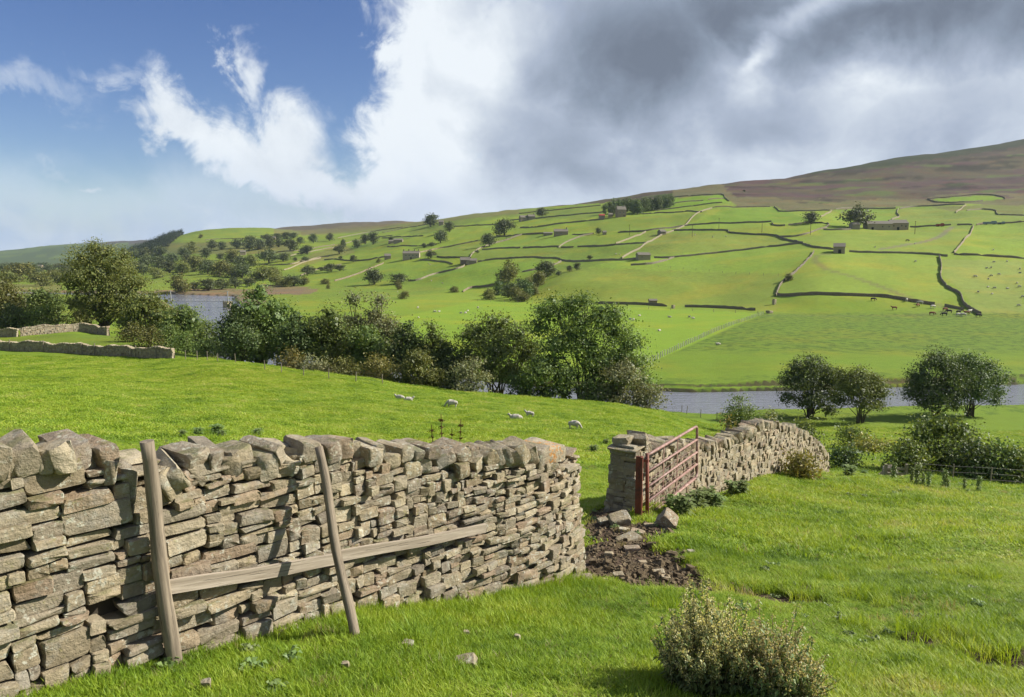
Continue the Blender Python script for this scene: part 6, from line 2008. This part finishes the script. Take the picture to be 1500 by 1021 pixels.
def animal_mesh(kind, pose, mats):
    """long axis on x, head at +x, feet at z = 0"""
    if kind == 'sheep':
        nodes = [((0, 0, .52), .23), ((.26, 0, .53), .22), ((.40, 0, .55), .15), ((-.28, 0, .54), .22), ((-.44, 0, .52), .13)]
        edges = [(0, 1), (1, 2), (0, 3), (3, 4)]
        if pose == 'graze': head = [((.56, 0, .42), .085), ((.64, 0, .24), .075), ((.74, 0, .10), .045)]
        elif pose == 'up': head = [((.53, 0, .70), .09), ((.60, 0, .84), .085), ((.74, 0, .80), .045)]
        else: head = [((.53, 0, .66), .09), ((.60, 0, .78), .08), ((.73, 0, .74), .045)]
        leg = (.045, .035); lx = (.28, -.34); ly = .12; knee = .24; top = .42; sc = 1.0
    else:
        nodes = [((0, 0, 1.0), .34), ((.5, 0, 1.02), .32), ((.8, 0, 1.08), .24), ((-.5, 0, 1.04), .32), ((-.82, 0, 1.08), .20)]
        edges = [(0, 1), (1, 2), (0, 3), (3, 4)]
        head = [((1.05, 0, 1.0), .14), ((1.25, 0, .62), .12), ((1.40, 0, .28), .08)] if pose == 'graze' else [((1.08, 0, 1.30), .15), ((1.25, 0, 1.42), .14), ((1.55, 0, 1.25), .08)]
        leg = (.10, .06); lx = (.6, -.68); ly = .2; knee = .48; top = .8
    n = len(nodes); nodes += head; edges += [(2, n), (n, n + 1), (n + 1, n + 2)]
    # ears
    s = .5 if kind == 'sheep' else 1.0
    for sg in (-1, 1):
        h = head[1][0]; nodes.append(((h[0] - .02, sg * (.11 if kind == 'sheep' else .22), h[2] + .03), .018 * (1 + s))); edges.append((n + 1, len(nodes) - 1))
    if pose == 'lie':
        # folded legs under the body
        nodes = [((p[0], p[1], p[2] - .30), r) for p, r in nodes]
        for sx in (.3, -.25):
            for sg in (-1, 1):
                k = len(nodes); nodes += [((sx + .02, sg * .15, .12), .06), ((sx + .16, sg * .17, .06), .045)]; edges += [(1 if sx > 0 else 3, k), (k, k + 1)]
    else:
        for i, sx in enumerate(lx):
            for sg in (-1, 1):
                k = len(nodes); back = i == 1
                nodes += [((sx, sg * ly, top), leg[0] * 1.3), ((sx + (-.05 if back else .01) * 2 * s, sg * ly, knee), leg[1]), ((sx + (.0), sg * ly, .03), leg[1] * .9)]
                edges += [(1 if not back else 3, k), (k, k + 1), (k + 1, k + 2)]
    # tail
    k = len(nodes); t = nodes[4][0]
    nodes.append(((t[0] - .10 * 2 * s, 0, t[2] - .18 * 2 * s), .03)); edges.append((4, k))
    me = skin_mesh(kind, nodes, edges, mats, 2)
    return me


M['face'] = mat_simple('sheep_face', (0.42, 0.37, 0.30), 0.9, 0.2, 12, 0)
SH = {p: animal_mesh('sheep', p, [M['fleece']]) for p in ('graze', 'up', 'lie')}
CW = {}
for m in ('hill_brown', 'cow_dark', 'cow_white'):
    for p in ('graze', 'up'): CW[m, p] = animal_mesh('cow', p, [M[m]])
# woolly fleece on the near flock
for p, me in SH.items():
    rgw = random.Random(3)
    for v in me.vertices:
        if v.co.z > .2 * (p != 'lie') and abs(v.co.x) < .5:
            v.co += v.normal * rgw.uniform(.0, .035)
GS = 'sheep in the near pasture'
for u, v, ln, pose, rz, l in ((586, 584, 15, 'lie', 2.9, 'leftmost pasture sheep, lying behind another that overlaps it'), (598, 587, 15, 'lie', .1, 'sheep lying with its back to the first one on the left'),
                              (662, 597, 18, 'graze', math.pi - .1, 'sheep grazing alone with its head down to the left'), (756, 614, 20, 'lie', math.pi, 'plump sheep of a pair, head low on the left'),
                              (776, 611, 14, 'up', math.pi - .3, 'smaller sheep holding its head up beside the plump one'), (841, 628, 19, 'graze', -.35, 'sheep grazing to the right, nearest the river')):
    c = hit(u, v); s = ln / FPX * c[1] / 1.12
    s = min(s, 1.15)
    o = link('sheep', SH[pose], loc=(c[0], c[1], c[2] - .02), rot=(0, 0, rz), scale=(s,) * 3); tag(o, l, 'sheep', GS)
FS = [(1341,384),(1456,385),(1475,384),(1428,406),(1445,393),(1452,393),(1452,405),(1463,403),(1448,409),(1429,406),(1494,400),(1494,395),(1490,415),(1493,421),(1447,421),(1457,423),(1476,423),(1433,429),(1453,431),(1498,436),(1492,449),(1455,367),
      (923,468),(928,470),(937,463),(981,465),(1010,466),(1015,468),(966,485),(1052,505),(637,458),(643,457),(612,452),(675,459),(682,460),(685,456),(613,466),(558,447),(552,450),(700,452),
      (1282,363),(1340,358),(1018,345),(1044,348),(1063,347),(902,373),(908,373),(630,388),(628,386),(632,412),(648,415)]
gen = random.Random(4)
for k, (u, v) in enumerate(FS):
    c = hit(u, v, 140); pose = gen.choice(['graze', 'lie', 'graze'])
    o = link('sheep', SH[pose], loc=tuple(c), rot=(0, 0, gen.uniform(0, 6.28)), scale=(1.25,) * 3)
    place = ('in the field right of the crooked wall' if u > 1400 and v > 380 else 'in the riverside meadow left of the pale post fence' if 430 < v and u > 880 else 'in the meadow behind the tallest trees' if v > 430 else 'in the high fields near the long barn' if u > 1260 else 'in the middle hill fields')
    tag(o, 'tiny pale sheep ' + place, 'sheep', 'sheep ' + place)
for u, v, m, p, rz, l in ((1279, 441, 'cow_dark', 'graze', .1, 'black and white cow alone under the bottom wall of the triangular field'), (1310, 454, 'hill_brown', 'up', math.pi, 'chestnut cow standing alone, left of the herd'),
                          (1328, 442, 'cow_white', 'graze', 1, 'grey calf by the bottom wall'), (1348, 446, 'cow_white', 'graze', 2.6, 'white calf nearest the gateway wall'), (1344, 450, 'hill_brown', 'graze', .6, 'brown calf under the white calf'),
                          (1366, 452, 'cow_white', 'graze', .2, 'pale cow below the end of the bottom wall'), (1384, 456, 'hill_brown', 'graze', .3, 'brown cow at the left edge of the herd'), (1390, 459, 'cow_dark', 'graze', 3.0, 'black cow right of the brown one'),
                          (1365, 462, 'hill_brown', 'graze', 0, 'small brown calf lowest on the left of the herd'), (1383, 463, 'cow_dark', 'graze', 3.1, 'black cow grazing lowest in the herd'), (1404, 460, 'cow_dark', 'up', .2, 'black cow behind the pale ones'),
                          (1404, 464, 'cow_white', 'graze', .1, 'pale cow in the middle of the herd'), (1411, 464, 'cow_white', 'graze', 3.0, 'second pale cow, right of the first in the herd'), (1416, 461, 'hill_brown', 'up', 3.1, 'reddish cow behind the second pale cow'),
                          (1420, 459, 'cow_white', 'up', .4, 'white faced cow at the back right of the herd'), (1433, 465, 'cow_dark', 'graze', .2, 'dark cow at the right end of the herd by the crooked wall'), (1329, 354, 'cow_dark', 'graze', 0, 'dark beast alone in the field below the long barn')):
    c = hit(u, v, 140); o = link('cow', CW[m, p], loc=tuple(c), rot=(0, 0, rz), scale=(1.1,) * 3); tag(o, l, 'cow', 'cattle at the foot of the hill')

# ------------------------------------------------------------------ grass and small plants
def tuft(rg, n, h, w, spread, segs=2, curl=.5):
    V, Q, T = [], [], []
    for i in range(n):
        a = rg.uniform(0, 6.28); r = spread * math.sqrt(rg.random()); x, y = r * math.cos(a), r * math.sin(a)
        la = rg.uniform(0, 6.28); lean = rg.uniform(.1, 1) * curl; H = h * rg.uniform(.5, 1.15); W = w * rg.uniform(.7, 1.3)
        dx, dy = math.cos(la), math.sin(la); px, py = -dy * W / 2, dx * W / 2
        k = len(V)
        for s in range(segs):
            f = s / segs; off = lean * H * f * f
            c = (x + dx * off, y + dy * off, H * f * (1 - .25 * lean * f) - .01)
            ww = 1 - f * .5
            V += [(c[0] - px * ww, c[1] - py * ww, c[2]), (c[0] + px * ww, c[1] + py * ww, c[2])]
        V.append((x + dx * lean * H, y + dy * lean * H, H * (1 - .25 * lean)))
        for s in range(segs - 1): Q.append((k + 2 * s, k + 2 * s + 1, k + 2 * s + 3, k + 2 * s + 2))
        T.append((k + 2 * segs - 2, k + 2 * segs - 1, k + 2 * segs))
    return V, Q, T


def make_variants(colname, specs):
    c = bpy.data.collections.new(colname)
    for i, (rg, n, h, w, sp, curl, mat) in enumerate(specs):
        V, Q, T = tuft(rg, n, h, w, sp, 2, curl)
        me = mesh_np('tuft', V, [np.array(Q), np.array(T)], M[mat])
        o = bpy.data.objects.new('tuft', me); c.objects.link(o)
    return c


def scatter(name, label, P, rot, scl, idx, coll, parent=None, cat=None):
    me = mesh_np(name, P, [np.zeros((0, 3), int)], [], None) if False else bpy.data.meshes.new(name)
    me.vertices.add(len(P)); me.vertices.foreach_set('co', np.asarray(P, np.float32).ravel())
    a = me.attributes.new('rot', 'FLOAT_VECTOR', 'POINT'); a.data.foreach_set('vector', np.asarray(rot, np.float32).ravel())
    a = me.attributes.new('scl', 'FLOAT_VECTOR', 'POINT'); a.data.foreach_set('vector', np.asarray(scl, np.float32).ravel())
    a = me.attributes.new('idx', 'INT', 'POINT'); a.data.foreach_set('value', np.asarray(idx, np.int32))
    o = link(name, me, parent)
    ng = bpy.data.node_groups.new(name + '_nodes', 'GeometryNodeTree')
    ng.interface.new_socket('Geometry', in_out='INPUT', socket_type='NodeSocketGeometry')
    ng.interface.new_socket('Geometry', in_out='OUTPUT', socket_type='NodeSocketGeometry')
    gi = ng.nodes.new('NodeGroupInput'); go = ng.nodes.new('NodeGroupOutput')
    m2p = ng.nodes.new('GeometryNodeMeshToPoints')
    iop = ng.nodes.new('GeometryNodeInstanceOnPoints'); ci = ng.nodes.new('GeometryNodeCollectionInfo')
    ci.inputs['Collection'].default_value = coll; ci.inputs['Separate Children'].default_value = True; ci.inputs['Reset Children'].default_value = True
    def attr(n, t):
        x = ng.nodes.new('GeometryNodeInputNamedAttribute'); x.data_type = t; x.inputs['Name'].default_value = n
        return x.outputs['Attribute']
    L = ng.links.new
    L(gi.outputs[0], m2p.inputs['Mesh']); L(m2p.outputs[0], iop.inputs['Points'])
    L(ci.outputs[0], iop.inputs['Instance']); iop.inputs['Pick Instance'].default_value = True
    L(attr('idx', 'INT'), iop.inputs['Instance Index'])
    e2r = ng.nodes.new('FunctionNodeEulerToRotation'); L(attr('rot', 'FLOAT_VECTOR'), e2r.inputs[0]); L(e2r.outputs[0], iop.inputs['Rotation'])
    L(attr('scl', 'FLOAT_VECTOR'), iop.inputs['Scale'])
    L(iop.outputs[0], go.inputs[0])
    md = o.modifiers.new('scatter', 'NODES'); md.node_group = ng
    tag(o, label, cat, kind='stuff')
    return o


rg = random.Random(21)
near_c = make_variants('near_tufts', [(random.Random(i), 26, .085, .0055, .055, .9, 'blade') for i in range(5)] + [(random.Random(9), 16, .10, .005, .05, .8, 'blade_dry')])
mid_c = make_variants('mid_tufts', [(random.Random(40 + i), 30, .13, .012, .14, .9, 'blade') for i in range(4)] + [(random.Random(49), 14, .16, .010, .12, .8, 'blade_dry')])
far_c = make_variants('far_tufts', [(random.Random(60 + i), 34, .24, .035, .42, .8, 'blade') for i in range(4)])
NPR = np.random.RandomState(5)


def sample_wedge(n, y0, y1, umin=-60, umax=1560):
    Y = np.sqrt(NPR.uniform(y0 ** 2, y1 ** 2, n))
    U = NPR.uniform(umin, umax, n)
    s = (U - 750) / FPX * 1.04
    return s * Y, Y


WALLS = []
for path, th in ((NW, .66), (GWP, .6)):
    for t in np.linspace(0, path.L, int(path.L / .1)):
        p = path.at(t); tg = path.tan(t); n = np.array([-tg[1], tg[0]]); WALLS.append(p + n * th / 2)
WALLS = np.array(WALLS)


def wall_dist(x, y):
    out = np.empty(len(x))
    for i in range(0, len(x), 4000):
        out[i:i + 4000] = np.sqrt(((x[i:i + 4000, None] - WALLS[None, :, 0]) ** 2 + (y[i:i + 4000, None] - WALLS[None, :, 1]) ** 2).min(1))
    return out


def grass(name, label, n, y0, y1, coll, nv, hs, dry=.04, clumpy=.5, keep_mud=1.0, sc=1.0, behind=None):
    x, y = sample_wedge(n, y0, y1)
    z = ground(x, y)
    wd = wall_dist(x, y)
    ok = wd > .27
    mud = mud_mask(x, y)
    ok &= NPR.random_sample(n) > mud * keep_mud
    cl = fbm(x, y, 1.6, 4, 300); cl2 = fbm(x, y, .5, 2, 301)
    # what the near wall hides needs no blades
    u, v, dep = project(x, y, z + .1)
    hidden = (y < 19.0) & (u < 850) & (x < np.interp(y, NW.P[:, 1], NW.P[:, 0])) & (wd > .6)
    ok &= ~hidden
    hgt = hs * np.clip(1 + cl * clumpy * 2.2 + cl2 * .8, .35, 2.4)
    hgt *= 1 + .9 * np.exp(-(wd - .3) / .22) * (wd > .27)
    S = sc * NPR.uniform(.8, 1.25, n)
    scl = np.stack([S, S, S * hgt], 1)
    rot = np.stack([NPR.normal(0, .12, n), NPR.normal(0, .12, n), NPR.uniform(0, 6.28, n)], 1)
    idx = NPR.randint(0, nv, n); 
    if dry: idx = np.where(NPR.random_sample(n) < dry * (1 + 6 * np.clip(-cl, 0, 1)), nv, idx)
    P = np.stack([x, y, z], 1)[ok]
    return scatter(name, label, P, rot[ok], scl[ok], idx[ok], coll)


grass('grass', 'short lush grass in front of the near wall', 62000, 2.2, 9.5, near_c, 5, .52, clumpy=.75)
grass('grass', 'grass of the near slope round the gateway', 60000, 9.5, 24, mid_c, 4, .42, sc=1.0, clumpy=.75)
grass('grass', 'grass of the sheep pasture', 52000, 24, 96, far_c, 4, .30, dry=0, clumpy=.4)

# rough darker tussocks and thistles dotted over the pastures
def rosette(rg, n, L, W, up=.5):
    V, Q = [], []
    for i in range(n):
        a = rg.uniform(0, 6.28); z0 = rg.uniform(0, up); l = L * rg.uniform(.5, 1.1); w = W * rg.uniform(.7, 1.2)
        d = np.array([math.cos(a), math.sin(a), rg.uniform(-.1, .7)]); d /= np.linalg.norm(d)
        s = np.cross(d, (0, 0, 1)); s /= np.linalg.norm(s); p = np.array([rg.gauss(0, L * .25), rg.gauss(0, L * .25), z0])
        k = len(V); V += [p, p + d * l * .5 + s * w / 2 + (0, 0, .02), p + d * l + (0, 0, -.15 * l), p + d * l * .5 - s * w / 2 + (0, 0, .02)]
        Q.append((k, k + 1, k + 2, k + 3))
    t = np.zeros((len(V), 3)); t[:, 0] = np.repeat([rg.random() for _ in range(n)], 4); t[:, 1] = .1
    return np.array(V), np.array(Q), t


WD = [mesh_np('weed', v, [q], M['nettle_leaf'], {'tint': ('COL', t)}) for v, q, t in (rosette(random.Random(i), 150, .13, .045, .30) for i in range(3))]
WL = [(985, 752, 1.0), (1000, 757, 1.1), (1020, 748, 1.1), (1037, 742, 1.2), (1050, 745, .9), (1072, 727, 1.0), (1087, 724, .9), (870, 662, .9), (888, 650, .7), (268, 640, 1.0), (290, 638, 1.2), (318, 636, 1.2), (325, 640, 1.0), (378, 640, 1.0), (1245, 698, 1.2), (1266, 697, 1.0)]
for k, (u, v, s) in enumerate(WL):
    c = hit(u, v); s = s * (1.0 if c[1] < 30 else 1.3)
    o = link('weed_clump', WD[k % 3], loc=tuple(c), rot=(0, 0, k * 1.3), scale=(s * 1.5, s * 1.5, s * (1.0 if c[1] < 18 else .8)))
    lab = ORD[k] + ' nettle clump from the gate along the foot of the farther wall' if k < 7 else (('large' if k == 7 else 'small') + ' thistle clump in the gap between the two walls' if k < 9 else ORD[k - 9] + ' thistle clump from the left, just behind the near wall' if k < 14 else ('left' if k == 14 else 'right') + ' clump of low weeds at the end of the farther wall')
    tag(o, lab, 'weeds', 'weed clumps by the walls' if k in (0, 1, 2, 3, 4, 5, 6) else ('thistle clumps behind the near wall' if k < 13 else 'weeds at the end of the farther wall'))
for k, (u, v, h) in enumerate([(1308, 698, 20), (1335, 704, 18), (1343, 707, 24), (1352, 708, 16), (1360, 710, 18), (1383, 712, 22), (1388, 713, 12), (1412, 714, 14), (1433, 716, 18)]):
    c = hit(u, v + 4); s = h / FPX * c[1] / .35
    o = link('thistle', WD[k % 3], loc=tuple(c), rot=(0, 0, k), scale=(s * .7, s * .7, s * 1.4)); tag(o, ORD[k] + ' thistle from the left on the brow in front of the wire fence', 'thistle', 'thistles along the brow')
TS = [(1060, 760), (1210, 800), (1300, 790), (1405, 845), (1440, 850), (1250, 770), (1100, 860), (1160, 868), (1180, 850), (1330, 920), (1420, 940), (1475, 955), (1390, 930), (1280, 880), (960, 880), (700, 905), (640, 940)]
tus = make_variants('tussocks', [(random.Random(80 + i), 90, .17, .006, .13, 1.1, 'blade') for i in range(3)])
P, Rr, Ss, Ii = [], [], [], []
for k, (u, v) in enumerate(TS):
    c0 = hit(u, v)
    for j in range(7):
        x = c0[0] + rg.gauss(0, .22); y = c0[1] + rg.gauss(0, .16); P.append((x, y, float(ground(x, y)))); Rr.append((0, 0, rg.uniform(0, 6))); s = rg.uniform(.7, 1.2); Ss.append((s, s, s)); Ii.append(rg.randrange(3))
scatter('grass_tussocks', 'darker longer tussocks dotted over the near slope', P, Rr, Ss, Ii, tus)


# ------------------------------------------------------------------ the big nettle clump in the bottom foreground
def nettles(label, u0, u1, v0, Y, n, hmax, seed, name='nettle_clump'):
    rg = random.Random(seed)
    c = at_depth((u0 + u1) / 2, 960, Y); W = (u1 - u0) / FPX * Y
    root = empty(name, (c[0], Y, float(ground(c[0], Y))), label, 'nettles')
    O = np.array(root.location)
    st = MB(); LV, LQ, LT = [], [], []; SV_, SQ, ST = [], [], []
    for i in range(n):
        a = rg.uniform(0, 6.28); r = math.sqrt(rg.random())
        bx, by = r * math.cos(a) * W * .46, r * math.sin(a) * W * .55
        gx, gy = c[0] + bx, Y + by; g = float(ground(gx, gy)) - O[2]
        f = 1 - .32 * r * r; H = hmax * f * rg.uniform(.55, 1.15)
        # two humps with a dip between
        if rg.random() < .12: H *= 1.22
        H *= .80 + .20 * abs(math.sin((bx / W + .52) * 3.6))
        lx, ly = bx * .28 + rg.gauss(0, .05), by * .28 + rg.gauss(0, .05)
        pts = [np.array([bx + lx * t * t, by + ly * t * t, g + H * t]) for t in (0, .35, .7, 1)]
        st.tube(pts, [.004, .0035, .003, .0015], 4, cap=False)
        m = int(H / .034)
        for j in range(m):
            t = (j + .5) / m; p = np.array([bx + lx * t * t, by + ly * t * t, g + H * t])
            aa = j * 1.571 + rg.gauss(0, .4)
            top = t > .50
            for sg in ((0, math.pi) if not top or rg.random() < .35 else (0,)):
                d = np.array([math.cos(aa + sg), math.sin(aa + sg), rg.uniform(-.55, .25)]); d /= np.linalg.norm(d)
                s = np.cross(d, (0, 0, 1)); s /= np.linalg.norm(s) + 1e-9
                l = rg.uniform(.035, .065) * (1.15 - .55 * t); w = l * .5; k = len(LV)
                LV += [p, p + d * l * .4 + s * w / 2 + (0, 0, .006), p + d * l + (0, 0, -.012), p + d * l * .4 - s * w / 2 + (0, 0, .006)]
                LQ.append((k, k + 1, k + 2, k + 3)); LT += [(rg.random(), rg.random() ** 3 * .6, 0)] * 4
            if top or rg.random() < .2:
                for q in range(15):
                    d = np.array([rg.gauss(0, 1), rg.gauss(0, 1), rg.gauss(-.2, .8)]); d /= np.linalg.norm(d)
                    pp = p + d * rg.uniform(.004, .026); l = rg.uniform(.007, .015); e = np.array([rg.gauss(0, 1), rg.gauss(0, 1), rg.gauss(0, 1)]); e /= np.linalg.norm(e)
                    b = np.cross(d, e); b /= np.linalg.norm(b) + 1e-9; k = len(SV_)
                    SV_ += [pp - e * l * .5, pp + b * l * .35, pp + e * l * .5, pp - b * l * .35]; SQ.append((k, k + 1, k + 2, k + 3)); tt = rg.random(); ST += [(tt, rg.random() ** 2 * .5, 0)] * 4
    st.build('stems', M['stem'], root)
    link('leaves', mesh_np('leaves', LV, [np.array(LQ)], M['nettle_leaf'], {'tint': ('COL', np.array(LT))}), root)
    link('seed_heads', mesh_np('seed_heads', SV_, [np.array(SQ)], M['seed'], {'tint': ('COL', np.array(ST))}), root)
    return root


nettles('large clump of seeding nettles in the bottom foreground, left hump', 972, 1110, 880, 4.26, 330, .575, 1)
nettles('lower seeding nettles leaning right from the large foreground clump', 1080, 1198, 900, 4.06, 260, .47, 2)
# dock stalks behind the wall
for k, (u, vt, lab) in enumerate(((632, 622, 'short reddish dock stalk, leftmost of four behind the near wall'), (646, 606, 'tallest dark dock stalk behind the near wall'), (662, 628, 'thin dock stalk between two taller ones'), (675, 614, 'leaning dock stalk, rightmost behind the near wall'))):
    Y = 8.6; t = at_depth(u, vt, Y); g = float(ground(t[0], Y)); root = empty('dock_stalk', (t[0], Y, g), lab, 'dock plant', 'dock stalks behind the near wall'); H = t[2] - g
    mb = MB(); lean = .06 * (k - 1.5); mb.tube([(-lean, 0, 0), (0, 0, H)], [.008, .004], 5); mb.build('stem', M['dock'], root)
    V, Q, T = [], [], []; r2 = random.Random(k)
    for i in range(520):
        f = 1 - r2.random() ** 1.3 * .62; ring = int(f * 24) / 24 + r2.gauss(0, .004)
        p = np.array([-lean * (1 - f) + r2.gauss(0, .016), r2.gauss(0, .016), H * ring]); e = np.array([r2.gauss(0, 1), r2.gauss(0, 1), r2.gauss(0, 1)]); e /= np.linalg.norm(e); b = np.cross(e, (0.3, .5, .8)); kk = len(V); l = .02
        V += [p - e * l * .5, p + b * l * .4, p + e * l * .5, p - b * l * .4]; Q.append((kk, kk + 1, kk + 2, kk + 3))
    link('seeds', mesh_np('seeds', V, [np.array(Q)], M['dock']), root)
# clods in the trampled gateway
vv = [SVC[k] for k in range(6)]
CV, CF, n = [], [], 0
for i in range(5200):
    u = rg.uniform(860, 1080); v = rg.uniform(742, 868)
    c = hit(u, v)
    if float(mud_mask(np.array([c[0]]), np.array([c[1]]))[0]) < .45: continue
    if wall_dist(np.array([c[0]]), np.array([c[1]]))[0] < .3: continue
    s = math.exp(rg.gauss(-3.75, .5)); a, b = vv[rg.randrange(6)]
    mt = np.array(Euler((rg.uniform(0, 6), rg.uniform(0, 6), rg.uniform(0, 6))).to_matrix())
    CV.append((a * s * np.array([1, 1, .8])) @ mt.T + c); CF.append(b + n); n += len(a)
o = link('mud_clods', mesh_np('mud_clods', np.concatenate(CV), [np.concatenate(CF)], M['mud'])); tag(o, 'trodden clods of mud in the gateway', None, kind='stuff')

# broad-leaved weeds, thistles and yellowed tufts through the near slope
wc = bpy.data.collections.new('slope_weeds')
for i in range(3):
    v, q, t = rosette(random.Random(200 + i), 16, .07, .03, .03)
    ob = bpy.data.objects.new('rosette', mesh_np('rosette', v, [q], M['nettle_leaf'], {'tint': ('COL', t)})); wc.objects.link(ob)
for i in range(2):
    V, Q, T = tuft(random.Random(300 + i), 60, .10, .005, .10, 2, 1.0)
    ob = bpy.data.objects.new('tuft', mesh_np('tuft', V, [np.array(Q), np.array(T)], M['blade_dry'])); wc.objects.link(ob)
n = 2600
x, y = sample_wedge(n, 3, 26)
keep = (wall_dist(x, y) > .3) & (fbm(x, y, 2.2, 3, 400) > -.02) & ((y > 10) | (x > -3)) & ~((x < np.interp(y, NW.P[:, 1], NW.P[:, 0])) & (y < 8))
x, y = x[keep], y[keep]; n = len(x)
s_ = NPR.uniform(.5, 1.3, n)
scatter('slope_weeds', 'small leafy weeds and straw tufts in the near grass', np.stack([x, y, ground(x, y) + .015], 1), np.stack([np.zeros(n), np.zeros(n), NPR.uniform(0, 6.28, n)], 1), np.stack([s_, s_, s_ * .8], 1), NPR.randint(0, 5, n), wc)

# ------------------------------------------------------------------ the air of the dale
hz = MB(); hz.box((0, 0, 160), (19600, 19600, 336))
hm = bpy.data.materials.new('dale_air'); hm.use_nodes = True
_b = NB(hm.node_tree); _o = _b.n('ShaderNodeOutputMaterial'); _v = _b.n('ShaderNodeVolumePrincipled')
_v.inputs['Color'].default_value = (0.66, 0.79, 1.0, 1); _v.inputs['Density'].default_value = 0.00004; _v.inputs['Anisotropy'].default_value = 0.2
_b.t.links.new(_v.outputs[0], _o.inputs['Volume'])
ho = hz.build('haze', hm); tag(ho, 'thin blue haze over the far valley', None, kind='stuff')
SC.cycles.volume_bounces = 1
